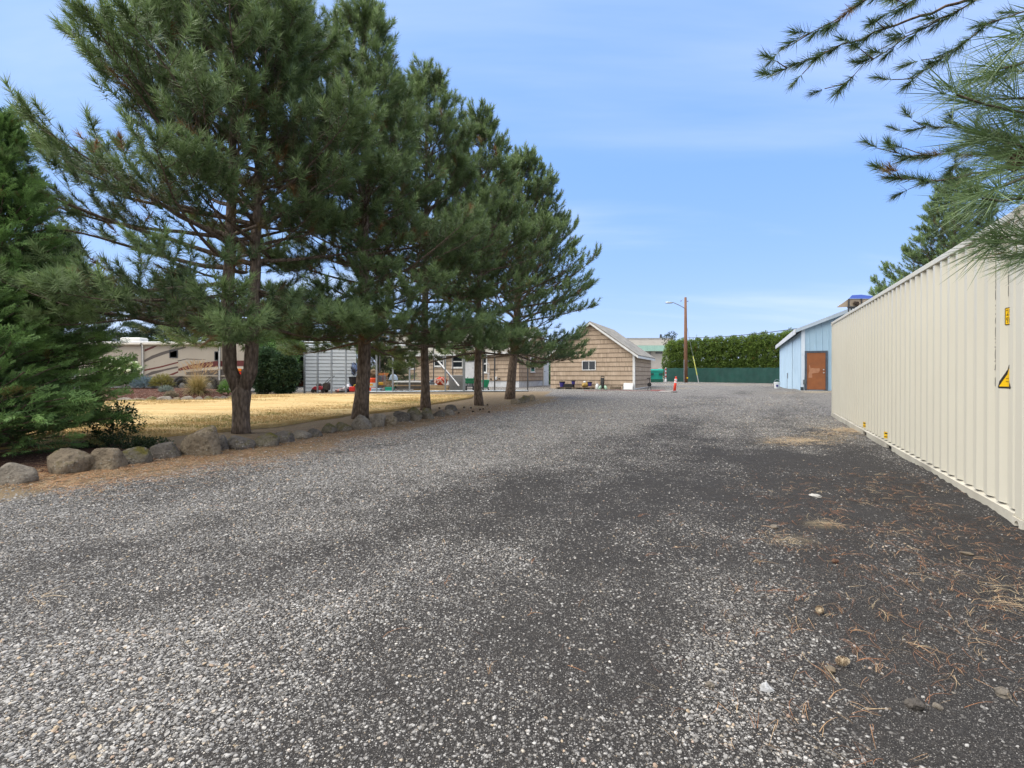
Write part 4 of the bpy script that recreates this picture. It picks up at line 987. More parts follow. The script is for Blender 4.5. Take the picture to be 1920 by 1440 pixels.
# --- the house
hf = Fr(.57, 40.9, g1(.6, 40.9) - .02); Wh, Dh, FE, HE = 14.2, 6.7, .54, 3.05
house = hf.thing('shingled_house', 'low tan shingled house behind the pines with white window frames', 'house')
PK2 = HE + Dh / 2 * .62; HS = mat('x', (1, 1, 1)) if False else SH
mb = MB(); course_wall(mb, -Wh, 0, 0, HE - FE, False); course_wall(mb, 0, Dh, 0, HE - FE, True, 0, Dh / 2, PK2 - FE, ax='y')
mb.prism([(0.01, 0), (Dh, 0), (Dh, HE - FE), (Dh / 2, PK2 - FE - .02), (.01, HE - FE)], 'x', -Wh, -.004)
o = mb.build('wall', SH, house); o.location = (0, 0, FE)
f = MB(); f.box(-Wh, -.01, .012, Dh - .02, -.4, FE - .003); f.build('foundation', mat('white_block', (.66, .67, .68), (.55, .56, .57), .8, 3, bump=.4, grime=.3), house)
mr = MB(); k2 = .62
for s in (0, 1):
    ym, ye = Dh / 2, (Dh + .4 if s else -.4); ze = HE - .4 * k2 + .05
    mr.prism([(ym, PK2 + .05), (ye, ze), (ye, ze + .08), (ym, PK2 + .13)], 'x', -Wh - .3, .3)
mr.build('roof', ROOF, house)
f = MB(); f.box(-Wh - .3, .3, -.43, -.403, HE - .4 * k2 - .10, HE - .4 * k2 + .12); f.build('eave_board', WHITE, house)
for s in (0, 1):
    f = MB(); ym, ye = Dh / 2, (Dh + .4 if s else -.4); ze = HE - .4 * k2 + .05
    f.prism([(ym, PK2 + .04), (ye, ze), (ye, ze - .14), (ym, PK2 - .10)], 'x', .303, .33); f.build('rake_board', WHITE, house)
for (a, b, c, d) in ((761, 779, 664, 692), (814, 833, 661, 687.5), (848, 869, 661, 690)):
    xa, xb, za, zb = hf.rect(a, b, c, d); window(house, xa, xb, za, min(zb, HE - .3), -.075, .10)
xa, xb, za, zb = hf.rect(905, 914, 666, 699); window(house, xa, xb, za, zb, -.075, .10)
xa, xb, za, zb = hf.rect(871, 890, 679, 712); dr = MB(); dr.box(xa, xb, -.085, -.03, za, zb); dr.box(xa + .1, xb - .1, -.095, -.08, za + .15, za + .75); dr.box(xa + .1, xb - .1, -.095, -.08, za + .9, zb - .15)
d0 = dr.build('door', mat('white_door', (.60, .60, .60), (.52, .52, .52), .5, 4), house, bevel=.008)
h = MB(); h.lathe([(.03, 0), (.03, .03), (.015, .05)], (0, 0, 0), 8, M=Matrix.Translation((xb - .1, -.10, za + 1.0)) @ Matrix.Rotation(R(90), 4, 'X')); h.build('handle', mat('dark_metal', (.05, .05, .05), rough=.4, metal=.6), d0)
f = MB(); f.box(xa - .14, xa - .004, -.10, -.02, za - .05, HE - .1); f.box(xb + .004, xb + .12, -.10, -.02, za - .05, HE - .1); f.box(xa, xb, -.10, -.02, zb + .004, zb + .10); f.build('door_frame', mat('grey_trim', (.20, .21, .22), rough=.6), house)
tw = MB(); tw.box(xa, xb, -.06, -.04, zb + .12, zb + .50); tw.build('transom_window', glassmat(), house)
ya, za = hf.side(993.5, 698); yb, zb = hf.side(1002, 670); window(house, ya, yb, za, zb, -.075, .10, ax='y+')
ya, za = hf.side(1018.5, 722); yb, zb = hf.side(1026, 678.5); dr = MB(); dr.box(.035, .085, ya, yb, FE - .5, zb); d1 = dr.build('door', mat('side_door', (.70, .72, .72), (.6, .62, .62), .5, 4), house, bevel=.01)
h = MB(); h.blob((.11, ya + .12, 1.35), .035, 2, 0); h.build('handle', MATS['dark_metal'], d1)
f = MB(); f.box(.034, .10, ya - .12, ya - .003, .0, zb + .12); f.box(.034, .10, yb + .003, yb + .14, .0, zb + .12); f.box(.034, .10, ya, yb, zb + .003, zb + .12); f.build('door_frame', WHITE, house)
# pipes and outlets on the front wall
f = MB(); f.tube([hf.front(934, 693)[0:1] + (-.06,) + (hf.front(934, 693)[1],), (hf.front(919, 693)[0], -.06, hf.front(919, 693)[1]), (hf.front(919, 703)[0], -.06, hf.front(919, 703)[1])], .02, 6); f.build('conduit', MATS['dark_metal'], house)
for a, b in ((921, 710.5), (936.5, 710)): f = MB(); x, z = hf.front(a, b); f.lathe([(.07, 0), (.07, .05), (.05, .06)], (0, 0, 0), 10, M=Matrix.Translation((x, -.035, z)) @ Matrix.Rotation(R(90), 4, 'X')); f.build('vent', MATS['dark_metal'], house)
x, z = hf.front(930.5, 709.5); f = MB(); f.box(x - .12, x + .12, -.2, -.03, z - .10, z + .14); f.build('meter_box', WHITE, house, bevel=.02)

# --- blue metal building on the right
bf = Fr(16.35, 28.3, .57); blue = bf.thing('metal_building', 'pale blue ribbed metal building with a brown side door', 'building')
BL = mat('pale_blue_metal', (.36, .52, .645), (.33, .48, .61), .5, 1.4, grime=.12); BLL = mat('pale_blue_panel', (.44, .575, .68), (.39, .53, .645), .5, 1.2, grime=.15)
Wb, Db, EB = 9.4, 17.0, 3.50; kb = .40; PB2 = EB + Wb / 2 * kb
m = MB(); x = 0.10; prof = []
while x < Wb - .1: prof += [(x, 0), (x + .235, 0), (x + .255, -.028), (x + .285, -.028), (x + .305, 0)]; x += .305
pts = [(a, b) for a, b in prof if a <= Wb - .1]
def ztop(x): return EB + kb * min(x, Wb - x) - .01
vs = [(a, b, -.25) for a, b in pts] + [(a, b, ztop(a)) for a, b in pts]; n = len(pts); m.add(vs, [(i, i + 1, n + i + 1, n + i) for i in range(n - 1)])
m.prism([(0.02, -.25), (Wb, -.25), (Wb, EB), (Wb / 2, PB2 - .03), (.02, EB - .01)], 'y', .02, Db); m.build('wall', BL, blue)
f = MB(); f.box(-.02, .16, -.05, .012, -.2, EB - .01); f.build('corner_trim', mat('blue_white_trim', (.62, .70, .78), (.55, .63, .72), .5, 3, grime=.2), blue)
def sp(px, py): return bf.side(px, py)
# side wall: sliding panels
ys_ = [sp(1503, 700)[0], sp(1487.6, 700)[0], sp(1465, 700)[0], Db]
for (a, b, o_) in ((.16, ys_[1] - .10, .05), (ys_[1] + .10, ys_[2] - .0, .07), (ys_[2] + .02, Db, .03)):
    if b - a > .1:
        p = MB(); p.box(-o_, .018, a, b, -.2, EB - .22); p.build('sliding_door' if o_ > .04 else 'side_panel', BLL, blue)
f = MB(); f.box(-.022, .017, ys_[1] - .098, ys_[1] + .098, -.2, EB - .12); f.build('door_gap', mat('dark_gap', (.035, .05, .06), rough=.8), blue)
ya, za = sp(1479.5, 703); f = MB(); f.box(-.13, -.075, ya - .12, ya + .12, za - .25, za + .15); f.build('door_handle', mat('grey_steel', (.30, .33, .36), rough=.45, metal=.5), blue)
f = MB(); f.tube([(-.08, ya + .5, za - .2), (-.08, ya + .45, -.1)], .02, 5); f.build('drop_bolt', MATS['grey_steel'], blue)
rf = MB(); ovs, ovf = .30, .18
for s in (0, 1):
    xe = Wb + ovs if s else -ovs; zm, ze = PB2 + .02, EB - ovs * kb + .02
    rf.prism([(Wb / 2, zm), (xe, ze), (xe, ze + .05), (Wb / 2, zm + .05)], 'y', -ovf, Db + ovf)
rf.build('roof', mat('roof_metal', (.50, .54, .58), (.44, .48, .52), .45, 1.5, metal=.3, grime=.15), blue)
f = MB()
for s in (0, 1):
    xe = Wb + ovs if s else -ovs; f.prism([(Wb / 2, PB2 + .075), (xe, EB - ovs * kb + .075), (xe, EB - ovs * kb - .13), (Wb / 2, PB2 - .13)], 'y', -ovf - .03, -ovf - .003)
f.build('rake_trim', mat('rake_trim_paint', (.42, .50, .58), (.37, .45, .53), .5, 3, grime=.2), blue)
f = MB(); f.box(-ovs - .05, -ovs - .003, -ovf, Db + ovf, EB - ovs * kb - .22, EB - ovs * kb + .075); f.build('gutter', mat('gutter_white', (.60, .62, .64), (.45, .46, .47), .5, 3, grime=.4), blue)
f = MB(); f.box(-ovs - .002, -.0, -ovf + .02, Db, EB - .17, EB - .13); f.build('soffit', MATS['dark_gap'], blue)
xa, xb, za, zb = bf.rect(1512.5, 1547.5, 661.5, 730.5)
dr = MB(); dr.box(xa, xb, -.075, -.03, za, zb); DB = mat('brown_door_paint', (.27, .095, .032), (.22, .075, .026), .6, 2.5, grime=.35); d2 = dr.build('door', DB, blue, bevel=.006)
q = [bf.front(a, b) for a, b in ((1516.5, 685), (1518, 684.5), (1519.5, 690), (1530, 690.5), (1536.5, 690.5), (1537, 694.5), (1534, 699), (1528, 699.5), (1522, 700.5), (1523, 708), (1515.5, 708.5), (1516, 700), (1517.5, 696))]
f = MB(); f.prism(q, 'y', -.079, -.0752); f.build('worn_patch', mat('worn_paint', (.40, .20, .11), (.33, .15, .08), .7, 8), d2)
x, z = bf.front(1544, 697.5); f = MB(); f.lathe([(.035, 0), (.035, .02), (.02, .03), (.02, .05), (.035, .06), (.03, .09)], (0, 0, 0), 12, M=Matrix.Translation((x, -.075, z - .04)) @ Matrix.Rotation(R(90), 4, 'X'))
f.build('handle', mat('brushed_steel', (.62, .62, .60), rough=.3, metal=.8), d2)
f = MB(); f.lathe([(.035, 0), (.035, .02)], (0, 0, 0), 12, M=Matrix.Translation((x, -.075, z + .13)) @ Matrix.Rotation(R(90), 4, 'X')); f.build('lock', MATS['brushed_steel'], d2)
f = MB(); f.box(xa - .10, xa - .003, -.09, .0, za - .05, zb + .11); f.box(xb + .003, xb + .10, -.09, .0, za - .05, zb + .11); f.box(xa - .002, xb + .002, -.09, .0, zb + .003, zb + .11); f.build('door_frame', mat('slate_frame', (.075, .095, .125), (.05, .065, .085), .6, 5, grime=.3), blue)
xq, zq = bf.front(1507.5, 716); f = MB(); f.box(xq - .05, xq + .07, -.15, -.052, zq - .14, zq + .12); f.tube([(xq + .01, -.08, zq - .1), (xq + .02, -.08, zq - .42)], .015, 5); f.tube([(xq + .02, -.07, zq + .1), (xq + .05, -.07, zq + .7), (xq + .03, -.07, zq + 1.5), (xq + .12, -.07, zq + 1.75)], .010, 5); f.build('electric_box', mat('box_grey', (.10, .12, .13), rough=.6), blue)
xq, zq = bf.front(1504, 729.5); f = MB(); f.box(xq - .09, xq + .06, -.14, -.052, -.12, .18); f.build('corner_block', MATS['dark_gap'], blue)
sl = MB(); sl.prism([(xa - .35, -.28), (xb + .9, -.28), (xb + .9, -.02), (xa - .35, -.02)], 'y', -.75, -.01); o = sl.build('door_slab', mat('worn_concrete', (.36, .33, .28), (.26, .24, .20), .9, 4, bump=.4, grime=.3), None, bevel=.02)
o.location = (bf.cx, bf.cy, bf.b); o.rotation_euler = (0, 0, -A0); tag(o, 'low concrete slab in front of the brown door', 'door step')

# --- white and mint commercial building far behind
cz = 84.; cx0, cx1 = X(1120, cz), X(1262, cz); gb = g1(20, 80)
cb_ = thing('warehouse', (cx0, cz, gb), 0, 'flat-roofed white building with a mint green band beyond the shed', 'building')
CW = mat('cream_stucco', (.62, .59, .53), (.56, .53, .47), .8, 1, bump=.1); L_ = cx1 - cx0
def zf(py, y=0): return EYE + (HZ - py) / F * (cz + y) - gb
f = MB(); f.box(0, L_, .9, 14, -.3, zf(658, .9)); f.build('wall', mat('grey_wall', (.55, .52, .47), (.48, .45, .41), .8, 1), cb_)
f = MB(); f.box(-.0, L_, 0, 14, zf(647.6), zf(635.4)); f.build('parapet', CW, cb_)
f = MB(); f.box(-.15, L_ + .1, -.08, 14.1, zf(635.2), zf(633.6)); f.build('coping', mat('coping_grey', (.42, .44, .45), rough=.6), cb_)
f = MB(); xx = 0
while xx < L_: f.box(xx, xx + .36, -.045, .9, zf(658.2), zf(647.8)); f.box(xx + .36, xx + .40, -.02, .9, zf(658.2), zf(647.8)); xx += .40
f.build('canopy', mat('mint_metal', (.40, .62, .53), (.35, .56, .48), .5, 1), cb_)
f = MB(); f.tube([(X(1242.3, cz) - cx0, 1., zf(636)), (X(1242.3, cz) - cx0, 1., zf(626))], [.24, .17], 8); f.build('vent_pipe', mat('vent_black', (.03, .04, .04), rough=.6), cb_)
f = MB(); f.box(X(1232, cz) - cx0, X(1245, cz) - cx0, .84, .897, zf(662.5), zf(659.5)); f.build('window', glassmat(), cb_)
f = MB(); f.tube([(X(1221.5, cz) - cx0, .8, 0), (X(1221.5, cz) - cx0, .8, zf(659))], .11, 8); f.build('downpipe', MATS['grey_trim'], cb_)

# --- far brown house seen in the gap left of the siding
bh = thing('brown_house', (X(552, 52), 52, g1(-20, 52)), 0, 'brown house glimpsed between the dark shrubs and the grey siding', 'house')
f = MB(); f.box(-4, 3, 0, 5, -.2, 2.6); f.build('wall', mat('brown_siding', (.12, .085, .06), (.09, .065, .045), .8, 3), bh)
f = MB(); f.prism([(-.6, 2.5), (2.5, 4.1), (5.6, 2.5), (5.6, 2.4), (-.6, 2.4)], 'x', -4.4, 3.4); f.build('roof', ROOF, bh)
window(bh, -.5, .8, .75, 2.0, -.06, .08); window(bh, 1.6, 2.6, .75, 2.0, -.06, .08)
rb = thing('brick_planter', (X(557, 44), 44, g1(-18, 44)), 0, 'low red brick planter edge beyond the lawn gap', 'planter')
BRK = mat('red_brick', (.26, .10, .06), (.20, .08, .05), .85, 9, bump=.4)
f = MB(); f.box(-1.6, 1.0, 0, .12, -.1, .42); f.box(-1.6, 1.0, .88, 1.0, -.1, .42); f.box(-1.6, -1.48, .12, .88, -.1, .42); f.box(.88, 1.0, .12, .88, -.1, .42); f.build('wall', BRK, rb, bevel=.01)
f = MB(); f.box(-1.48, .88, .12, .88, -.1, .36); f.build('soil', mat('soil', (.06, .045, .035), rough=.95, bump=.5), rb)

# ------------------------------------------------------------------ shipping container
cl = R(90 - 25.83); con = thing('shipping_container', (4.475, 4.40, .005), cl, 'long cream corrugated shipping container with yellow warning stickers', 'container', ry=-.0103)
CR = mat('cream_container_paint', (.60, .572, .475), (.585, .555, .46), .42, .7, bump=.05, bscale=3, spec=.45, grime=.04)
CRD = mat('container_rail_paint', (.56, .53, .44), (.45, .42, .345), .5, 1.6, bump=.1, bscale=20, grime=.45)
CL, CH, CWd = 12.192, 2.896, 2.438
def prof_pts(x0, x1, ph):
    """corrugation: outer flat, slope, inner flat, slope (72, 68, 70, 68 mm; 36 mm deep)"""
    seg = [(.072, 0), (.068, 1), (.070, 0), (.068, -1)]; out = []; x = ph; y = -.012; d = 0
    while x < x1 + .3:
        for w, s in seg:
            out.append((x, y)); x += w
            if s: y = -.048 if s == 1 else -.012
    out.append((x, y))
    res = []
    for (a, b), (c, d) in zip(out[:-1], out[1:]):
        if c <= x0 or a >= x1: continue
        t0 = max(0, (x0 - a) / (c - a)); t1 = min(1, (x1 - a) / (c - a))
        if not res: res.append((a + (c - a) * t0, b + (d - b) * t0))
        res.append((a + (c - a) * t1, b + (d - b) * t1))
    return res
PH = .2165 - .278 * 2
def prof_y(x):
    q = (x - PH) % .278
    if q < .072: return -.012
    if q < .140: return -.012 - .036 * (q - .072) / .068
    if q < .210: return -.048
    return -.048 + .036 * (q - .210) / .068
pp = prof_pts(.17, CL - .17, PH)
m = MB(); n = len(pp); zb_, zt_ = .175, CH - .075
m.add([(a, b, zb_) for a, b in pp] + [(a, b, zt_) for a, b in pp], [(i, i + 1, n + i + 1, n + i) for i in range(n - 1)]); m.build('side_panel', CR, con)
m = MB(); m.add([(a, -CWd - b, zb_) for a, b in pp] + [(a, -CWd - b, zt_) for a, b in pp], [(i, i + 1, n + i + 1, n + i) for i in range(n - 1)]); m.build('side_panel', CR, con)
m = MB(); m.box(.17, CL - .17, -CWd + .06, -.06, CH - .06, CH - .035); x = .25
while x < CL - .4: m.box(x, x + .09, -CWd + .12, -.12, CH - .036, CH - .018); x += .209
m.build('roof', CR, con)
for s in (0, -CWd + .06):
    m = MB(); m.box(.16, CL - .16, s - .06, s, CH - .075, CH - .004); m.build('top_rail', CR, con, bevel=.008)
pock = [(4.66, 5.03), (6.80, 7.16)]
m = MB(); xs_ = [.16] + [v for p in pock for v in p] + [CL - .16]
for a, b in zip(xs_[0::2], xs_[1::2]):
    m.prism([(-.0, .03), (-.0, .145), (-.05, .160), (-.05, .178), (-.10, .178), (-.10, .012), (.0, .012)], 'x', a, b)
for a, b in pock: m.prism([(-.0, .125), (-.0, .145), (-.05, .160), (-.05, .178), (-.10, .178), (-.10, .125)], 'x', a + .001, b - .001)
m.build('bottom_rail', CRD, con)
m = MB(); m.box(.16, CL - .16, -CWd, -CWd + .06, .012, .178); m.build('bottom_rail', CR, con)
m = MB()
for a, b in pock: m.box(a + .004, b - .004, -CWd + .1, -.035, .02, .122)
m.build('fork_pocket', mat('pocket_black', (.012, .012, .012), rough=.8), con)
m = MB(); m.box(.16, CL - .16, -CWd + .1, -.101, .125, .165); m.build('floor', mat('ply_floor', (.16, .11, .07), rough=.8), con)
for x0 in (0, CL - .17):
    for y0 in (-.15, -CWd):
        m = MB(); m.box(x0 + .01, x0 + .16, y0 + .005, y0 + .145, .118, CH - .118); m.build('corner_post', CR, con, bevel=.012)
def casting(x0, y0, z0, s):
    """steel corner block with an oval hole in its long side"""
    mb = MB(); w, h, d = .178, .118, .162; n = 20; cx, cz = w / 2, h / 2
    yo = y0 + (d if s > 0 else 0); yi = y0 + (d - .03 if s > 0 else .03); yb = y0 + (0 if s > 0 else d)
    ring = [(cx + .040 * math.cos(a) + (.018 if math.cos(a) > 0 else -.018) * 0, cz + .034 * math.sin(a)) for a in [2 * PI * i / n + PI / 4 for i in range(n)]]
    def sq(a):
        c, q = math.cos(a), math.sin(a); k = 1 / max(abs(c), abs(q)); return (cx + c * k * w / 2, cz + q * k * h / 2)
    out = [sq(2 * PI * i / n + PI / 4) for i in range(n)]
    vs = [(x0 + a, yo, z0 + b) for a, b in ring] + [(x0 + a, yo, z0 + b) for a, b in out] + [(x0 + a, yi, z0 + b) for a, b in ring] + [(x0 + a, yb, z0 + b) for a, b in out]
    fs = [(i, (i + 1) % n, n + (i + 1) % n, n + i) for i in range(n)] + [(i, 2 * n + i, 2 * n + (i + 1) % n, (i + 1) % n) for i in range(n)]
    fs += [(n + i, n + (i + 1) % n, 3 * n + (i + 1) % n, 3 * n + i) for i in range(n)] + [tuple(3 * n + i for i in range(n)), tuple(2 * n + i for i in range(n))]
    mb.add(vs, fs); return mb
CST = mat('casting_paint', (.60, .575, .49), (.50, .46, .38), .55, 6, grime=.35)
for x0 in (0, CL - .178):
    for (y0, s) in ((-.158, 1), (-CWd - .004, -1)):
        for z0 in (0, CH - .118): casting(x0, y0, z0, s).build('corner_casting', CST, con)
m = MB(); m.box(.03, .05, -CWd + .16, -.16, .13, CH - .1); m.box(.02, .028, -CWd / 2 - .02, -CWd / 2 + .02, .15, CH - .15)
for k in range(4): y = -.45 - k * .5; m.tube([(.012, y, .1), (.012, y, CH - .1)], .017, 8)
m.build('end_door', CR, con); m = MB(); m.box(CL - .05, CL - .03, -CWd + .16, -.16, .13, CH - .1); m.build('end_wall', CR, con)
# writing and stickers follow the corrugation
def cx_of(px):      # position along the container seen at a pixel column
    Z = (4.475 - 4.40 * .48408) / ((px - 960) / F - .48408); return (Z - 4.40) / math.cos(R(25.83))
def cz_of(px, py):
    Z = (4.475 - 4.40 * .48408) / ((px - 960) / F - .48408); x = (Z - 4.40) / math.cos(R(25.83)); return EYE + (HZ - py) / F * Z - .005 - .0103 * x
def wrap(polys, name, m, off=.0025, step=.012):
    """polygons given as (distance along the panel surface from x0, z) laid on the profile"""
    mb = MB(); bm = bmesh.new()
    for po in polys:
        vs = [bm.verts.new((a, 0, b)) for a, b in po]; bm.faces.new(vs)
    xs2 = sorted({round(a, 4) for a, b in pp} | {round(pp[0][0] + i * step, 4) for i in range(2)})
    lo = min(v.co.x for v in bm.verts); hi = max(v.co.x for v in bm.verts)
    for xc in xs2:
        if lo < xc < hi: bmesh.ops.bisect_plane(bm, geom=bm.verts[:] + bm.edges[:] + bm.faces[:], plane_co=(xc, 0, 0), plane_no=(1, 0, 0))
    for v in bm.verts: v.co.y = prof_y(v.co.x) + off
    bmesh.ops.recalc_face_normals(bm, faces=bm.faces)
    me = bpy.data.meshes.new(name); bm.to_mesh(me); bm.free(); return link_mesh(name, me, m, con)
YEL = mat('sticker_yellow', (.80, .50, .005), (.74, .45, .005), .45, 9, grime=.06); INK = mat('sticker_black', (.018, .015, .012), (.03, .025, .02), .5, 9)
def rrect(a, b, c, d): return [(a, c), (b, c), (b, d), (a, d)]
# warning triangle centred in a corrugation recess: black edge, yellow field, text lines
XC = PH + .278 * 2 + .072 + .068 + .035 - .0      # middle of the recess nearest the camera corner
z0 = cz_of(1878, 728.5); z1 = cz_of(1886, 684)
tr_ = [(XC - .135, z0 + .014), (XC - .125, z0), (XC + .125, z0), (XC + .135, z0 + .014), (XC + .008, z1), (XC - .008, z1)]
w1 = wrap([tr_], 'warning_sticker', INK, .0020)
ti = [(XC - .106, z0 + .018), (XC + .106, z0 + .018), (XC + .0, z1 - .034)]
w = wrap([ti], 'sticker_field', YEL, .0032); w.parent = w1
w = wrap([rrect(XC + .004, XC + .046, z0 + .062 + k * .030, z0 + .070 + k * .030) for k in (0, 1)], 'sticker_text', mat('sticker_faint', (.35, .20, .01), rough=.5), .0042); w.parent = w1
za, zb = cz_of(1884, 609), cz_of(1884, 575.5)
w1 = wrap([[(XC - .060, za + .008), (XC - .053, za), (XC + .053, za), (XC + .060, za + .008), (XC + .060, zb - .008), (XC + .053, zb), (XC - .053, zb), (XC - .060, zb - .008)]], 'height_sticker', INK, .0020)
w = wrap([rrect(XC - .052, XC + .052, za + .009, zb - .009)], 'sticker_field', YEL, .0032); w.parent = w1
def text_polys(s, x, z, h, mirror=True, wd=1.):
    """outlines of a word as triangles; reads correctly from the drive (the panel's x runs away from the reader's left)"""
    cu = bpy.data.curves.new('t', 'FONT'); cu.body = s; cu.size = h; cu.resolution_u = 2
    ob = bpy.data.objects.new('t', cu); me = ob.to_mesh(); out = []
    for p in me.polygons: out.append([(x - me.vertices[i].co.x * wd, z + me.vertices[i].co.y) for i in p.vertices])
    ob.to_mesh_clear(); bpy.data.objects.remove(ob); bpy.data.curves.remove(cu); return out
w = wrap(text_polys('2.9', XC + .048, (za + zb) / 2 + .008, .082, wd=.75) + text_polys("9'6", XC + .048, za + .022, .078, wd=.75), 'sticker_text', INK, .0044); w.parent = w1
for (pa, pb, ya, yb) in ((1611.8, 1621, 791.5, 800), (1655, 1662.3, 811.5, 822)):
    a, b = cx_of(pa), cx_of(pb); zz0, zz1 = cz_of((pa + pb) / 2, yb), cz_of((pa + pb) / 2, ya); a, b = min(a, b), max(a, b)
    b = a + .26; zz1 = zz0 + .115; w1 = wrap([rrect(a, b, zz0, zz1)], 'fork_sticker', YEL, .002)
    w = wrap([rrect(a + .02, a + .06, zz0 + .06, zz0 + .10), rrect(a + .08, a + .20, zz0 + .078, zz0 + .10), rrect(a + .10, a + .22, zz0 + .02, zz0 + .035), rrect(a + .03, a + .09, zz0 + .02, zz0 + .05)], 'sticker_text', INK, .0032); w.parent = w1
# stencilled marks: only slivers of the painted letters show between the ribs
def marks(pxc, items, xl):
    out = []
    for (ya, yb, oa, ob, th) in items:
        za_, zb_2 = cz_of(pxc, yb), cz_of(pxc, ya); n = 5
        for i in range(n):
            t0, t1 = i / n, (i + 1) / n; c0 = oa + (ob - oa) * t0 + .004 * math.sin(PI * t0); c1 = oa + (ob - oa) * t1 + .004 * math.sin(PI * t1)
            out.append([(xl + c0, zb_2 - (zb_2 - za_) * t0), (xl + c0 + th, zb_2 - (zb_2 - za_) * t0), (xl + c1 + th, zb_2 - (zb_2 - za_) * t1), (xl + c1, zb_2 - (zb_2 - za_) * t1)])
    return out
def yz(v, o=470): return o + v / 9.6
XI = PH + .278 * 2 + .072 + .068 + .055; XJ = XI + .278
it1 = [(yz(100), yz(270), 0, 0, .008), (yz(300), yz(475), 0, .0, .009), (yz(495), yz(585), .004, -.006, .009), (yz(585), yz(672), -.006, .004, .009), (yz(700), yz(872), .002, .0, .010), (yz(960), yz(990), 0, 0, .010), (yz(1030), yz(1050), 0, 0, .008), (yz(1118), yz(1142), 0, 0, .012), (yz(1195), yz(1300), -.003, .003, .010), (yz(1370), yz(1440), -.004, .003, .010)]
it1 += [(yz(a, 600), yz(b, 600), o1, o2, th) for a, b, o1, o2, th in ((122, 200, -.003, .003, .010), (200, 298, .003, -.002, .010), (320, 345, 0, 0, .013), (385, 410, 0, 0, .009), (470, 498, .002, -.002, .014), (528, 700, 0, .001, .011), (725, 752, -.003, .003, .014), (800, 880, -.004, .002, .011), (880, 905, .002, .001, .014), (1035, 1110, -.004, 0, .011), (1110, 1195, .002, -.003, .012))]
it2 = [(yz(185), yz(268), .003, .003, .012), (yz(345), yz(378), 0, 0, .012), (yz(398), yz(590), .002, -.002, .010), (yz(612), yz(800), 0, 0, .009)]
wrap(marks(1862, it1, XJ) + marks(1888, it2, XI), 'stencilled_marks', mat('stencil_ink', (.06, .06, .06), (.16, .155, .145), .6, 60), .0025)

# ------------------------------------------------------------------ motorhome
RZ = 31.0; rx0 = X(146, RZ); rv = thing('motorhome', (rx0, RZ, g1(-20, 31)), 0, 'beige motorhome with maroon and brown swoosh stripes behind the lawn', 'motorhome')
def rp(px, py): return X(px, RZ) - rx0, EYE + (HZ - py) / F * RZ - g1(-20, 31)
RL = rp(460, 0)[0]; RT = rp(0, 640.5)[1]
BE = mat('rv_beige', (.40, .355, .29), (.37, .325, .265), .35, 1, spec=.5)
m = MB(); m.box(0, RL, 0, 2.5, .95, RT - .10); m.build('body', BE, rv, bevel=.10)
m = MB(); m.box(.1, RL - .1, .03, 2.47, .38, .948); m.build('skirt', mat('rv_skirt', (.16, .14, .125), (.13, .115, .10), .4, 1), rv, bevel=.04)
m = MB(); m.box(.05, RL - .05, -.02, 2.52, RT - .098, RT); m.build('roof', mat('rv_roof', (.74, .74, .73), (.66, .66, .66), .5, 2, grime=.15), rv, bevel=.03)
a, z = rp(205, 643); b, z2 = rp(244, 633.5); m = MB(); m.box(a, b, .8, 1.6, RT + .002, RT + .32); m.build('air_conditioner', mat('rv_unit', (.66, .65, .60), (.58, .57, .53), .5, 3), rv, bevel=.09)
m = MB(); m.tube([(rp(150, 0)[0], -.10, RT - .18), (rp(266, 0)[0], -.10, RT - .18)], .085, 10); m.build('awning_roller', mat('rv_awning', (.40, .36, .30), rough=.6), rv)
m = MB(); m.tube([(rp(270, 0)[0], -.10, RT - .18), (rp(412, 0)[0], -.10, RT - .18)], .075, 10); m.build('awning_roller', MATS['rv_awning'], rv)
for px in (268.3, 412):
    x = rp(px, 0)[0]; m = MB(); m.box(x - .045, x - .002, -.10, -.006, .78, RT - .2); m.build('awning_arm', mat('rv_dark', (.04, .045, .055), rough=.4), rv)
    m = MB(); m.box(x, x + .045, -.11, -.006, .78, RT - .2); m.build('awning_arm', WHITE, rv)
def stripe(pts, c, nm, off=.004):
    q = [rp(150 + a / 5.647, 620 + b / 5.647) for a, b in pts]; m = MB(); m.prism(q, 'y', -off, -.0005); m.build('stripe', c, rv)
MAR = mat('rv_maroon', (.125, .022, .020), (.10, .018, .017), .35, 1); BRN = mat('rv_brown', (.10, .085, .075), (.085, .07, .062), .35, 1); DBR = mat('rv_dark_brown', (.050, .042, .038), rough=.35)
stripe([(682, 310), (760, 265), (860, 228), (1000, 188), (1120, 168), (1120, 182), (1000, 216), (880, 256), (780, 292), (682, 336)], BRN, 'a')
stripe([(682, 200), (760, 168), (820, 150), (820, 160), (770, 188), (682, 222)], MAR, 'b')
stripe([(682, 412), (850, 377), (1040, 328), (1040, 342), (860, 390), (682, 428)], MAR, 'c')
stripe([(682, 472), (760, 432), (860, 414), (1040, 375), (1040, 394), (900, 424), (800, 455), (720, 480)], BRN, 'd')
stripe([(930, 470), (1040, 428), (1040, 444), (985, 470)], MAR, 'e')
stripe([(1040, 402), (1150, 366), (1300, 340), (1430, 322), (1580, 317), (1745, 316), (1745, 374), (1580, 376), (1430, 381), (1200, 402), (1040, 426)], MAR, 'f')
stripe([(1030, 318), (1130, 296), (1230, 300), (1330, 304), (1330, 307), (1230, 306), (1130, 303), (1040, 325)], DBR, 'g')
stripe([(10, 165), (470, 165), (330, 205), (230, 250), (10, 260)], DBR, 'h')
stripe([(10, 420), (330, 350), (612, 285), (612, 330), (400, 390), (10, 470)], BRN, 'i')
stripe([(1180, 412), (1300, 398), (1475, 386), (1745, 384), (1745, 404), (1475, 408), (1330, 418)], mat('rv_cream', (.56, .52, .45), rough=.35), 'j', .003)
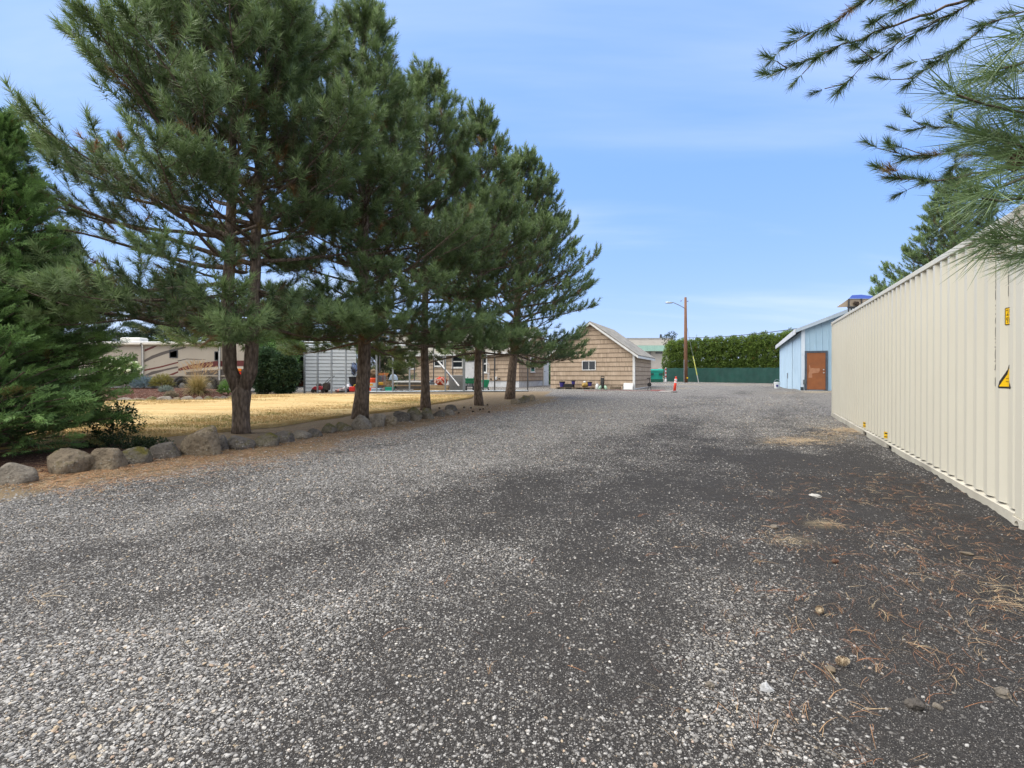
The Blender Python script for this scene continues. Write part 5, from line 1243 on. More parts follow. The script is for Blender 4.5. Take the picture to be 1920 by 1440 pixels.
stripe([(1120, 440), (1320, 422), (1475, 412), (1745, 408), (1745, 470), (1120, 470)], BRN, 'k', .003)
for (a, b, c, d) in ((318, 333.5, 656.5, 671), (402.5, 411, 659, 676), (163, 185, 657, 673), (190, 240, 652, 670)):
    (xa, zb), (xb, za) = rp(a, c), rp(b, d)
    if b < 190 or b - a < 20: window(rv, xa, xb, za, zb, -.03, .045, 1, 1, frame=MATS['rv_dark'], sill=False)
(xa, zb), (xb, za) = rp(445.5, 691), rp(453, 696); m = MB(); m.box(xa, xb, -.035, -.006, za, zb); m.build('marker_light', mat('amber_lens', (.75, .20, .01), rough=.25), rv, bevel=.01)
(xa, zb), (xb, za) = rp(446, 697), rp(452.5, 702); m = MB(); m.box(xa, xb, -.035, -.006, za, zb); m.build('tail_light', mat('red_lens', (.55, .03, .015), rough=.25), rv, bevel=.01)
for px in (181, 341, 392):
    x = rp(px, 0)[0]; M_ = Matrix.Translation((x, .155, .46)) @ Matrix.Rotation(R(90), 4, 'X')
    m = MB(); m.lathe([(.30, -.14), (.45, -.14), (.48, -.06), (.48, .10), (.44, .17), (.27, .17), (.25, .10)], (0, 0, 0), 24, M=M_); w = m.build('wheel', mat('tyre_rubber', (.022, .022, .022), rough=.8), rv, smooth=True)
    m = MB(); m.lathe([(.249, .02), (.249, .12), (.20, .12), (.10, .16), (.02, .165)], (0, 0, 0), 16, M=M_); m.build('rim', mat('dull_rim', (.13, .13, .13), rough=.5, metal=.3), w, smooth=True)
    m = MB(); q = [(x + .60 * math.cos(a), .46 + .58 * math.sin(a)) for a in [PI * i / 12 for i in range(13)]] + [(x - .53 * math.cos(a), .46 + .51 * math.sin(a)) for a in [PI * i / 12 for i in range(13)]]
    q = [(x + .60 * math.cos(PI * i / 12), .46 + .58 * math.sin(PI * i / 12)) for i in range(13)] + [(x + .53 * math.cos(PI * i / 12), .46 + .51 * math.sin(PI * i / 12)) for i in reversed(range(13))]
    for i in range(12): m.prism([q[i], q[i + 1], q[25 - i - 1], q[25 - i]], 'y', .004, .029)
    m.build('wheel_arch', DBR, rv)
    m = MB(); m.prism([(x + .528 * math.cos(PI * i / 12), .46 + .508 * math.sin(PI * i / 12)) for i in range(13)], 'y', .0235, .0285); m.build('wheel_well', MATS['pocket_black'], rv)
# ------------------------------------------------------------------ boulders
RK = [rockmat('grey_rock', (.15, .13, .105), (.32, .28, .225)), rockmat('brown_rock', (.145, .115, .082), (.31, .25, .172), .3), rockmat('mossy_rock', (.11, .098, .078), (.24, .21, .165), .8), rockmat('dark_rock', (.075, .066, .058), (.19, .168, .145), .3)]
def boulder(label, x0, x1, yt, yb, mk, seed, group='boulders edging the drive', lean=0., angular=.25, Z=None, deep=.8):
    c = P((x0 + x1) / 2, yb) if Z is None else Vector((X((x0 + x1) / 2, Z), Z, EYE + (HZ - yb) / F * Z))
    w = (x1 - x0) / F * c.y / 2; h = (yb - yt) / F * c.y
    bm = bmesh.new(); bmesh.ops.create_icosphere(bm, subdivisions=4, radius=1); r = random.Random(seed); off = Vector((seed * 7.7, seed * 3.3, seed))
    cuts = [(Vector((r.gauss(0, 1), r.gauss(0, 1), r.gauss(.2, .8))).normalized(), r.uniform(.62, .92)) for _ in range(9)]
    for v in bm.verts:
        d = v.co.normalized(); k = 1 + .24 * mnoise.noise(d * 1.2 + off) + .07 * mnoise.noise(d * 3.5 + off) + .045 * mnoise.noise(d * 8 + off)
        p = d * k
        for n_, q in cuts:
            e = p.dot(n_) - q
            if e > 0: p -= n_ * e * (.5 + angular)
        p += d * .022 * mnoise.noise(d * 20 + off)
        v.co = p
    lo = min(v.co.x for v in bm.verts); hi = max(v.co.x for v in bm.verts); zt = max(v.co.z for v in bm.verts)
    # the lower quarter sits in the ground
    for v in bm.verts:
        x = ((v.co.x - lo) / (hi - lo) * 2 - 1) * w; z = (v.co.z / zt) * h * .80 + h * .20
        v.co = Vector((x + lean * z, v.co.y * w * deep, z))
    me = bpy.data.meshes.new('boulder'); bm.to_mesh(me); bm.free()
    o = link_mesh('boulder', me, RK[mk], None, True); o.location = (c.x, c.y + w * deep * .55, c.z - .01); o.rotation_euler = (0, 0, 0)
    tag(o, label, 'boulder', group)
ROCKS = [
 ('flat-topped grey boulder cut by the left edge of the photo', -26, 54, 869, 909, 0),
 ('rounded domed grey-brown boulder, second from the left edge', 77, 155, 841, 887, 1),
 ('blocky brown boulder with a flat sloping top below the broadleaf shrub', 152, 221, 839, 881, 1),
 ('pale boulder with a mossy ridge just right of the blocky brown boulder', 211, 272, 838, 871, 2),
 ('low dark pitted boulder between the mossy ridge and the tallest boulder', 274, 331, 829, 861, 3),
 ('tallest upright boulder of the row, with a dark hollow near its tip', 333, 405, 798, 856, 1),
 ('small dark wedge leaning on the tallest boulder', 392, 425, 814, 846, 3),
 ('long low slab of rock at the foot of the forked pine', 416, 473, 817, 843, 3),
 ('dark rock with a mossy back right of the forked pine', 466, 517, 811, 838, 2),
 ('plain grey hump between the mossy rock and the sunken flat rock', 504, 546, 807, 831, 3),
 ('sunken flat rock barely showing above the needles', 537, 579, 806, 823, 0),
 ('squat dark rock after the sunken flat rock', 574, 603, 803, 819, 3),
 ('small triangular rock with a yellow mossy face', 600, 628, 793, 812, 2),
 ('low rock with mossy top touching the round grey boulder', 621, 658, 790, 808, 2),
 ('round smooth grey boulder in front of the straight ridged trunk', 655, 693, 777, 806, 0),
 ('leaning oval grey boulder behind the round one', 686, 717, 775, 801, 0),
 ('brownish slanted rock beside the leaning oval boulder', 707, 743, 777, 798, 1),
 ('dark blocky rock left of the two mossy boulders', 734, 768, 770, 791, 3),
 ('large moss-capped boulder left of the slim trunk', 759, 790, 763, 789, 2),
 ('moss-capped boulder standing right in front of the slim trunk', 788, 814, 764, 786, 2),
 ('dark angular rock right of the moss-capped pair', 811, 834, 768, 782, 3),
 ('small grey rock at the end of the long boulder row', 831, 852, 767, 779, 0),
 ('grey rock lying behind the end of the long boulder row', 833, 857, 758, 771, 3),
 ('front rock of the clump by the leaning last pine', 957, 976, 747, 758, 1),
 ('second rock of the clump by the leaning last pine', 967, 987, 744, 755.5, 2),
 ('third mossy rock of the clump by the last pine', 976, 994, 740.5, 753, 2),
 ('roundest rock at the right end of the clump by the last pine', 987, 1004, 739.5, 752, 1)]
for i, (lab, a, b, c, d, k) in enumerate(ROCKS): boulder(lab, a, b, c, d, k, i + 1, lean=.25 if i in (15, 16) else (.12 if i == 5 else 0), angular=.45 if i in (2, 12, 17, 20) else .25)
BR = [('pale rock at the left end of the mulch bed border', 217, 243, 745, 755, 0), ('long flat pale rock in the mulch bed border', 241, 270, 746, 755, 1), ('yellow lichen-covered rock under the blue spruce', 268, 295, 742.5, 754, 2), ('grey border rock under the small fescue dome', 294, 320, 742.5, 754.5, 0),
      ('tan border rock under the brownish fescue clump', 319, 338, 744, 753.5, 1), ('smooth grey rock below the ornamental grass', 336, 361, 742, 753.5, 0), ('pointed pale border rock right of the smooth grey one', 360, 382, 743, 753.5, 0), ('mossy yellow border rock near the ornamental grass', 380, 399, 742, 752.5, 2), ('grey border rock left of the forked trunk', 396, 416, 742.5, 751.5, 0), ('small dark border rock touching the last mossy rock', 413, 427, 741.5, 750.5, 3), ('small mossy rock ending the bed border', 424, 437, 741, 749, 2)]
for i, (lab, a, b, c, d, k) in enumerate(BR): boulder(lab, a, b, c, d, k, 40 + i, 'rocks edging the mulch bed', angular=.4)

# ------------------------------------------------------------------ foreground bits
def pine_cone(label, px, py, L, ang, tilt, open_=1., group='fallen pine cones', mk=None, loc=None, roll=0.):
    m = MB(); n = 64; prof = lambda t: (math.sin(PI * min(1, t * .93 + .10)) ** .75) * (1 - .25 * t)
    for i in range(n):
        t = i / n; a = i * 2.39996; r0 = .42 * L * prof(t) * .62; z = (t - .5) * L; sz = L * (.20 - .06 * t)
        M_ = Matrix.Rotation(a, 4, 'Z') @ Matrix.Translation((r0, 0, z)) @ Matrix.Rotation(R(-55 + 40 * t) * open_, 4, 'Y')
        vs = [M_ @ Vector(p) for p in ((0, -sz * .45, 0), (sz * .9, -sz * .55, .0), (sz * 1.15, 0, .003), (sz * .9, sz * .55, 0), (0, sz * .45, 0), (sz * .95, 0, sz * .22), (sz * .9, 0, -sz * .14))]
        m.add(vs, [(0, 1, 5, 4), (1, 2, 5), (2, 3, 5), (3, 4, 5), (0, 4, 6), (0, 6, 1), (1, 6, 2), (2, 6, 3), (3, 6, 4)])
    m.lathe([(.01 * L, -.48 * L), (.22 * L, -.3 * L), (.24 * L, 0), (.14 * L, .3 * L), (.01 * L, .47 * L)], (0, 0, 0), 10)
    o = m.build('pine_cone', mk or mat('cone_scales', (.27, .19, .12), (.12, .075, .045), .75, 60, fac=(.4, .6)))
    if loc is None: c = P(px, py); loc = (c.x, c.y, float(ground_h(c.x, c.y)) + .36 * L)
    o.location = loc; o.rotation_euler = (tilt, roll, ang); tag(o, label, 'pine cone', group)
PALE = mat('pale_cone_scales', (.46, .37, .25), (.15, .10, .06), .75, 45, fac=(.42, .58))
pine_cone('pale open pine cone lying among dark grit, nearest the camera', 1579, 1246, .062, .6, R(62), 1., mk=PALE)
pine_cone('pine cone resting on grit farther back, tipped on its side', 1537, 1147, .060, -.5, R(70), .9, mk=PALE)
pine_cone('small reddish pine cone half buried in the needles', 1566, 1058, .045, 1.2, R(80), .7, mk=mat('red_cone_scales', (.20, .10, .065), (.09, .045, .03), .8, 60))
for i, (px, py) in enumerate(((883, 765), (870, 764), (900, 768.5), (914, 759), (917, 773), (906, 767), (887, 772), (860, 775), (824, 765))):
    pine_cone('small dark pine cone on the duff round the bare-ground pine', px, py + 1, .085, i * 1.3, R(75), .9, 'dark cones under the pines', mk=mat('dark_cone_scales', (.05, .035, .025), (.025, .018, .013), .85, 50))
pine_cone('big brown cone hanging on the long-needled branch at the right', 0, 0, .068, .3, R(18), 1., 'cones on the branch', loc=tuple(W(1906, 301, 1.62)), roll=R(10), mk=mat('branch_cone_scales', (.17, .105, .065), (.07, .042, .028), .75, 60))
def pebble(label, px, py, w, h, mk, seed, name='stone'):
    c = P(px, py); m = MB(); m.blob((0, 0, 0), 1, 3, .35, 1.6, seed, (w, w * .75, h)); o = m.build(name, mk, None, smooth=False); o.location = (c.x, c.y + w * .3, float(ground_h(c.x, c.y)) + h * .45); o.rotation_euler = (.1, .1, seed); tag(o, label, 'stone', 'single stones on the grit')
pebble('smooth oval tan stone below the nearest pine cone', 1560, 1258, .026, .013, RK[1], 1); pebble('round black cinder stone next to the oval tan stone', 1555, 1269, .015, .013, RK[3], 2)
pebble('dark blue-grey angular stone in the lower right', 1719, 1326, .036, .022, RK[3], 3); pebble('pale grey flat stone at the lower right edge', 1884, 1300, .036, .018, RK[0], 4); pebble('small pale stone right of the dark angular stone', 1761, 1324, .019, .011, RK[0], 5)
pebble('white chip of concrete lying on the grit', 1530, 932, .065, .016, mat('concrete_chip', (.40, .385, .355), (.28, .27, .25), .9, 30), 6, 'concrete_chip'); pebble('pale rounded stone near the straw tufts', 1453, 991, .04, .02, RK[0], 7)
pebble('flat brown slip of stone near the container corner', 1815, 1041, .05, .012, RK[1], 8); pebble('cream pebble left of the crumpled foil', 1332, 1286, .018, .013, RK[0], 9)
c = P(1437, 1296); m = MB(); r_ = random.Random(3)
pts = [(-.030, 0, 0), (-.022, .004, .028), (.004, .010, .034), (.018, .004, .016), (.034, -.006, .002), (.004, -.012, -.002), (-.006, -.006, .016)]
m.add(pts, [(0, 1, 6), (1, 2, 6), (2, 3, 6), (3, 4, 6), (4, 5, 6), (5, 0, 6), (0, 1, 2, 3, 4, 5)]); o = m.build('foil_scrap', mat('silver_foil', (.52, .52, .52), (.35, .35, .34), .45, 70, metal=.15, fac=(.45, .55)), None); o.location = (c.x, c.y, float(ground_h(c.x, c.y)) + .005); tag(o, 'crumpled scrap of shiny silver foil on the dark grit', 'litter')

# ------------------------------------------------------------------ utility pole, fence, dumpster and things near them
pz = 57.; px_ = X(1285.6, pz); pb = g1(px_, pz); pole = thing('utility_pole', (px_, pz, pb), 0, 'tall brown wooden utility pole with a lamp arm before the hedge', 'utility pole')
def pl(px, py): return X(px, pz) - px_, EYE + (HZ - py) / F * pz - pb
PW = mat('pole_wood', (.22, .11, .06), (.12, .062, .038), .85, 1.2, bump=.5, bscale=14, stretch=(3, 3, .4))
h = pl(0, 557.5)[1]; m = MB(); m.tube([(.0, 0, -.3), (.0, 0, h * .5), (-.02, 0, h)], [.235, .185, .135], 14); m.build('post', PW, pole, smooth=True)
m = MB(); a = pl(1283, 577.5); b = pl(1274, 572.5); c = pl(1262.5, 567.5); m.tube([(a[0], 0, a[1]), (b[0], -.03, b[1]), (c[0], -.06, c[1])], .045, 8); m.build('lamp_arm', MATS['grey_steel'], pole)
c2 = pl(1254, 567.3); m = MB(); m.lathe([(.02, -.09), (.17, -.10), (.20, -.04), (.16, .05), (.03, .09)], (c2[0], -.06, c2[1]), 12, 2.2, .9); m.tube([(c2[0], -.06, c2[1]), (c[0], -.06, c[1])], .04, 6); m.build('lamp_head', mat('lamp_grey', (.42, .45, .47), rough=.4, metal=.3), pole, smooth=True)
m = MB(); a = pl(1280, 562); b = pl(1276.5, 564.6); m.tube([(a[0], 0, a[1]), (b[0], -.05, b[1])], .02, 5); m.lathe([(.03, 0), (.06, .04), (.05, .1), (.02, .12)], (b[0], -.05, b[1] - .05), 8); a = pl(1289.5, 565); m.tube([(0, 0, a[1]), (a[0], -.05, a[1])], .02, 5); m.lathe([(.03, 0), (.06, .04), (.05, .1), (.02, .12)], (a[0], -.05, a[1] - .05), 8)
m.build('insulator', mat('insulator_brown', (.13, .08, .06), rough=.3), pole)
a = pl(1287, 708); m = MB(); m.box(a[0] - .05, a[0] + .10, -.26, -.20, .45, .60); m.build('pole_tag', YEL, pole)
m = MB(); m.tube([pl(1281.5, 716)[0:1] + (-.21, 0), (pl(1281.5, 700)[0], -.2, 2.6)], .03, 6); m.build('conduit', MATS['grey_steel'], pole)
gy_ = pole; a = pl(1289, 610); b = pl(1307.5, 718); m = MB(); top = Vector((a[0] - .1, 0, a[1])); bot = Vector((b[0], -.4, g1(px_ + b[0], pz - .4) - pb)); mid = top.lerp(bot, .54)
w = thing('guy_wire', (px_, pz, pb), 0, 'steel guy wire with a yellow guard slanting from the utility pole', 'guy wire'); m.tube([top, bot], .016, 5); m.build('wire', MATS['grey_steel'], w)
m = MB(); m.tube([mid, bot.lerp(top, .13)], .055, 8); m.build('guard', mat('guard_yellow', (.55, .56, .12), (.5, .52, .14), .5, 5), w); m = MB(); m.tube([bot.lerp(top, .13), bot], .05, 8); m.build('guard_foot', mat('guard_grey', (.45, .46, .46), rough=.5), w)
# service cable to the blue building
p0 = W(1290, 633.4, pz); p1 = Vector((bf.cx + SA * 9 + CA * 1.5, bf.cy + CA * 9 - SA * 1.5, bf.b + 4.1)); p1 = W(1500, 615.2, 41); m = MB(); q = []
for i in range(25): t = i / 24; v = p0.lerp(p1, t); v.z -= .55 * 4 * t * (1 - t) * .35; q.append(v)
m.tube(q, .03, 5); o = m.build('service_cable', mat('cable_black', (.03, .03, .035), rough=.6), None); tag(o, 'thin overhead cable running from the utility pole to the blue building', 'cable')

fa, fb = (1246.5, 715.6, 61.0), (1480, 721., 51.2)
def fpt(t):
    px = fa[0] + (fb[0] - fa[0]) * t; Z = 1 / ((1 - t) / fa[2] + t / fb[2]); return Vector((X(px, Z), Z, g1(X(px, Z), Z)))
fen = thing('screen_fence', fpt(0), 0, 'long fence covered in dark green privacy mesh below the hedge', 'fence'); o0 = fpt(0)
GRN = mat('green_mesh', (.010, .060, .047), (.007, .042, .034), .75, .9, bump=.3, bscale=60); m = MB(); n = 60; rows = 6
H_ = 1.66
for j in range(rows + 1):
    for i in range(n + 1):
        p = fpt(i / n) - o0; y = .05 * math.sin(i * 1.9) * (.4 + .6 * (j % 2)) + .035 * mnoise.noise(Vector((i * .7, j * .9, 0))); m.v.append((p.x, p.y + y, p.z + .03 + H_ * j / rows - (.05 * abs(math.sin(i * PI / 5)) if j == rows else 0)))
for j in range(rows):
    for i in range(n): a = j * (n + 1) + i; m.f.append((a, a + 1, a + n + 2, a + n + 1))
m.build('mesh_screen', GRN, fen, smooth=True)
for i in range(0, 9):
    p = fpt(i / 8) - o0; m = MB(); m.tube([(p.x, p.y + .10, p.z - .1), (p.x, p.y + .10, p.z + H_ - .03)], .035, 6); m.build('post', MATS['grey_steel'], fen)
m = MB(); m.tube([fpt(i / 8) - o0 + Vector((0, .10, H_ - .06)) for i in range(9)], .025, 6); m.build('top_rail', MATS['grey_steel'], fen)
# striped gate post
zz = 60.; g = thing('striped_post', (X(1245.6, zz), zz - .6, g1(25, 60)), 0, 'thin red and white striped post at the end of the green fence', 'post')
m = MB(); m.tube([(0, 0, 0), (0, 0, 1.72)], .055, 8); m.build('post', mat('post_white', (.66, .66, .66), rough=.5), g)
for k in range(3): m = MB(); m.tube([(0, 0, .55 + k * .42), (0, 0, .76 + k * .42)], .060, 8); m.build('stripe', mat('post_red', (.5, .05, .045), rough=.5), g)
m = MB(); m.lathe([(.14, 0), (.14, .26), (.10, .30)], (0, 0, 0), 10); m.build('base', MATS['post_white'], g)
# dumpster
zz = 57.; dx0 = X(1217.6, zz); dmp = thing('dumpster', (dx0, zz, g1(20, 57)), 0, 'teal green steel dumpster beside the shed corner', 'dumpster')
TE = mat('teal_steel', (.012, .30, .225), (.010, .25, .19), .45, 1.5, grime=.15); L_ = X(1244, zz) - dx0; hh = EYE + (HZ - 691) / F * zz - g1(20, 57)
m = MB(); m.prism([(.12, .12), (1.35, .12), (1.55, hh * .78), (0, hh * .78)], 'x', .05, L_ - .05); m.build('bin', TE, dmp, bevel=.02)
m = MB(); m.box(0, L_, -.05, 1.6, hh * .785, hh * .83); m.build('rim', TE, dmp); m = MB(); m.prism([(-.06, hh * .835), (1.6, hh * .90), (1.6, hh), (-.02, hh * .95)], 'x', .0, L_); m.build('lid', mat('teal_lid', (.02, .36, .27), (.016, .30, .23), .5, 2), dmp, bevel=.03)
for a in (.04, .68): m = MB(); m.box(L_ * a, L_ * (a + .25), -.09, .005, hh * .52, hh * .68); m.build('fork_sleeve', mat('sleeve_dark', (.015, .075, .065), rough=.7), dmp)
m = MB(); m.box(.0, L_, .08, .119, .05, hh * .24); m.build('skid', mat('dumpster_green', (.008, .09, .06), rough=.6), dmp)
# red pickup behind it
zz = 74.; cx = X(1231.5, zz); car = thing('pickup_truck', (cx, zz, g1(21, 62)), 0, 'red pickup truck mostly hidden behind the teal dumpster', 'pickup truck'); RD = mat('red_car_paint', (.42, .03, .035), rough=.25, spec=.6)
m = MB(); m.box(-.95, .95, 0, 5.2, .55, 1.12); m.build('body', RD, car, bevel=.08); m = MB(); m.prism([(-.88, 1.125), (.88, 1.125), (.70, 1.86), (-.70, 1.86)], 'y', 1.6, 3.3); m.build('cab', RD, car, bevel=.07)
m = MB(); m.add([(-.76, 1.575, 1.2), (.76, 1.575, 1.2), (.63, 1.575, 1.76), (-.63, 1.575, 1.76), (-.76, 1.598, 1.2), (.76, 1.598, 1.2), (.63, 1.598, 1.76), (-.63, 1.598, 1.76)], [(0, 1, 2, 3), (0, 4, 5, 1), (1, 5, 6, 2), (2, 6, 7, 3), (3, 7, 4, 0)]); m.build('windshield', glassmat('car_glass', (.10, .13, .16)), car)
for sx in (-1, 1):
    for y in (.95, 4.2):
        m = MB(); m.lathe([(.22, -.11), (.38, -.10), (.38, .10), (.22, .11)], (0, 0, 0), 16, M=Matrix.Translation((sx * .84, y, .38)) @ Matrix.Rotation(R(90), 4, 'Y')); w = m.build('wheel', MATS['tyre_rubber'], car, smooth=True)
    m = MB(); m.box(sx * .75 - .13, sx * .75 + .13, -.03, .01, .82, .98); m.build('headlight', mat('lens_clear', (.6, .62, .64), rough=.15), car)
m = MB(); m.box(-.5, .5, -.025, .01, .66, .98); m.build('grille', MATS['rv_dark'], car)
# delineator
b = P(1264.5, 735.5); d = thing('delineator_post', b, 0, 'orange delineator post with white reflective bands, leaning slightly', 'delineator'); ORG = mat('safety_orange', (.78, .065, .03), (.72, .05, .025), .5, 6)
hp = (735.5 - 707) / F * b.y; ln = .10; m = MB(); m.tube([(0, 0, 0), (ln * .5, 0, hp * .5), (ln, 0, hp * .93)], [.085, .075, .065], 12); m.lathe([(.05, 0), (.03, .05), (.06, .09), (.02, .11)], (ln, 0, hp * .92), 10); m.build('post', ORG, d, smooth=True)
for k in (.62, .77): m = MB(); m.tube([(ln * k, 0, hp * k), (ln * (k + .1), 0, hp * (k + .1))], .079, 12); m.build('reflective_band', mat('reflective_white', (.74, .74, .74), rough=.35), d)
m = MB(); m.lathe([(.20, 0), (.20, .03), (.10, .06)], (0, 0, 0), 8); m.build('base', mat('rubber_black', (.02, .02, .02), rough=.8), d)
# hose coils beside the shed
def hose(label, px0, px1, py, mk, seed, loops=3):
    r = random.Random(seed); a, b = P(px0, py), P(px1, py); c = (a + b) / 2; rx = (b - a).length / 2; q = []
    for i in range(loops * 22):
        t = i / 22 * 2 * PI; k = 1 - .09 * (i / 22) + .06 * math.sin(t * 1.7 + seed); x, y = c.x + rx * k * math.cos(t), c.y + .75 * k * math.sin(t); q.append((x, y, g1(x, y) + .05 + .012 * (i / 22)))
    m = MB(); m.tube(q, .013, 6); o = m.build('garden_hose', mk, None, smooth=True); tag(o, label, 'hose')
hose('coil of red hose on the dry grass by the shed corner', 1219, 1248, 733.8, mat('hose_red', (.26, .09, .085), rough=.6), 1); hose('coil of pale grey hose beside the delineator post', 1236, 1270, 735.4, mat('hose_white', (.40, .37, .35), rough=.6), 2)
m = MB(); q = [P(1095 + 10 * i, 733.2 + .9 * math.sin(i * .8)) + Vector((0, -.1, .045)) for i in range(14)]; m.tube(q, .013, 6); o = m.build('garden_hose', MATS['hose_red'], None); tag(o, 'straight length of red hose along the foot of the shed', 'hose')
# junk along the shed wall
def SF(px, py, y=-.35): x, z = sf.front(px, py, y); return x, y, z
def s_thing(name, label, cat, px, y=-.45, group=None):
    x = sf.front(px, 731, y)[0]; wx, wy = sf.cx + CA * x + SA * y, sf.cy - SA * x + CA * y
    return thing(name, (wx, wy, g1(wx, wy)), -A0, label, cat, group)
PUR = mat('purple_plastic', (.045, .035, .20), (.035, .028, .16), .4, 6); PAL = mat('old_wood', (.20, .15, .10), (.10, .08, .06), .85, 5, bump=.4, grime=.4); WHP = mat('white_plastic', (.66, .68, .68), (.58, .60, .60), .4, 8)
for lab, px, w in (('low dark pallet under the purple pots by the shed', 1062, 1.35), ('low dark pallet left of the white jug by the shed', 1096, 1.25)):
    t = s_thing('pallet', lab, 'pallet', px, -.5, 'pallets along the shed')
    for i in range(5): m = MB(); m.box(-w / 2, w / 2, -.45 + i * .2, -.32 + i * .2, .10, .125); m.build('deck_board', PAL, t)
    for i in range(3): m = MB(); m.box(-w / 2 + i * (w - .1) / 2, -w / 2 + .1 + i * (w - .1) / 2, -.45, .48, .0, .098); m.build('bearer', PAL, t)
for lab, px, s, z in (('tall purple plant pot with a dark rim on the pallet', 1054, 1.25, .13), ('purple pot behind the pallet junk', 1075, .85, .33), ('square purple pot nearest the black cart', 1106, .95, .22)):
    t = s_thing('plant_pot', lab, 'plant pot', px, -.42, 'purple plant pots'); m = MB(); m.lathe([(.13 * s, z), (.17 * s, z + .30 * s), (.15 * s, z + .30 * s), (.12 * s, z + .05)], (0, 0, 0), 16); m.build('pot', PUR, t, smooth=False)
    m = MB(); m.lathe([(.172 * s, z + .27 * s), (.19 * s, z + .28 * s), (.19 * s, z + .34 * s), (.155 * s, z + .34 * s)], (0, 0, 0), 16); m.build('rim', MATS['rubber_black'], t)
t = s_thing('crate', 'shallow black crate lying between the purple pots', 'crate', 1067, -.45); m = MB(); m.box(-.35, .35, -.25, .25, .128, .15); m.box(-.35, .35, -.25, -.22, .151, .36); m.box(-.35, .35, .22, .25, .151, .36); m.box(-.35, -.32, -.22, .22, .151, .36); m.box(.32, .35, -.22, .22, .151, .36); m.build('box', MATS['rubber_black'], t)
t = s_thing('bag', 'crumpled yellow and brown bag on the pallet', 'bag', 1097, -.5); m = MB(); m.blob((0, 0, .33), .22, 3, .5, 2.2, 5, (1.1, .8, .95)); m.build('sack', mat('yellow_sack', (.42, .28, .06), (.30, .20, .08), .8, 8), t, smooth=True)
m = MB(); m.blob((-.02, -.05, .52), .09, 2, .5, 3, 8, (1.3, .8, .8)); m.build('tie', WHP, t, smooth=True)
t = s_thing('hand_cart', 'upright black folded cart against the shed wall', 'cart', 1129, -.45); BK = MATS['rubber_black']
m = MB()
for sx in (-.13, .13): m.tube([(sx, 0, .12), (sx * .95, .12, .85), (sx * .8, .16, .95)], .022, 6)
m.tube([(-.12, .15, .94), (.12, .15, .94)], .022, 6); m.build('handle', BK, t)
m = MB(); m.prism([(-.10, .05), (.12, .05), (.16, .55), (.20, .82), (.10, .84), (-.02, .5)], 'x', -.11, .11); m.build('frame', BK, t, bevel=.02)
for sx in (-.2, .2): m = MB(); m.lathe([(.03, -.03), (.13, -.03), (.13, .03), (.03, .03)], (0, 0, 0), 14, M=Matrix.Translation((sx, -.02, .13)) @ Matrix.Rotation(R(90), 4, 'Y')); m.build('wheel', mat('green_wheel', (.12, .30, .12), rough=.5) if sx > 0 else BK, t)
t = s_thing('jug', 'white plastic jug standing beside the black cart', 'jug', 1119.5, -.5); m = MB(); m.lathe([(.10, 0), (.12, .03), (.12, .28), (.06, .36), (.035, .39), (.035, .43)], (0, 0, 0), 14); m.tube([(.07, 0, .38), (.14, 0, .36), (.13, 0, .24)], .015, 6); m.build('body', WHP, t, smooth=True)
m = MB(); m.lathe([(.04, .432), (.04, .47), (.03, .475)], (0, 0, 0), 10); m.build('cap', PUR, t)
for lab, px in (('pale green plastic jug tipped by the black cart', 1123.5), ('pale green plastic jug right of the black cart', 1137)):
    t = s_thing('jug', lab, 'jug', px, -.62, 'green jugs'); m = MB(); m.lathe([(.08, 0), (.10, .03), (.10, .2), (.05, .27), (.03, .3), (.03, .33)], (0, 0, 0), 12, M=Matrix.Rotation(R(25 if px < 1130 else -20), 4, 'Y')); m.build('body', mat('green_plastic', (.36, .50, .38), (.28, .42, .32), .4, 8), t, smooth=True); m = MB(); m.lathe([(.035, .331), (.035, .36), (.02, .365)], (0, 0, 0), 10, M=Matrix.Rotation(R(25 if px < 1130 else -20), 4, 'Y')); m.build('cap', BK, t)
t = s_thing('window_box', 'empty brown wooden window box on the ground by the shed', 'planter', 1154, -.3); m = MB(); m.box(-.36, .36, -.12, .12, 0, .03); m.box(-.36, .36, -.12, -.09, .031, .2); m.box(-.36, .36, .09, .12, .031, .2); m.box(-.36, -.33, -.09, .09, .031, .2); m.box(.33, .36, -.09, .09, .031, .2); m.build('box', PAL, t)
x0, z0_ = sf.front(1169, 731, -.2); x1, z1_ = sf.front(1187, 719.5, -.2); t = s_thing('white_board', 'white square board leaning on the shed corner', 'board', 1178, -.2); w = (x1 - x0) / 2; m = MB(); m.prism([(-.14, .0), (-.10, .0), (.10, z1_ - z0_), (.06, z1_ - z0_ + .02)], 'x', -w, w); m.build('panel', mat('white_board_paint', (.66, .66, .65), (.56, .56, .55), .6, 3, grime=.2), t, bevel=.006)
m = MB(); m.box(-w - .02, -w - .002, -.16, -.06, 0, .25); m.box(w + .002, w + .02, -.16, -.06, 0, .25); m.build('bracket', MATS['grey_steel'], t)
t = thing('hose_reel_stand', P(1217.5, 733), 0, 'small dark metal stand at the back corner of the shed', 'stand'); m = MB(); m.tube([(-.12, 0, 0), (0, 0, .55), (.14, 0, 0)], .02, 6); m.tube([(0, 0, .5), (0, 0, .85)], .02, 6); m.tube([(-.16, 0, .82), (.12, 0, .86)], .03, 6); m.build('frame', BK, t); m = MB(); m.lathe([(.02, -.05), (.13, -.05), (.13, .05), (.02, .05)], (0, 0, 0), 12, M=Matrix.Translation((0, 0, .42)) @ Matrix.Rotation(R(90), 4, 'X')); m.build('reel', BK, t)
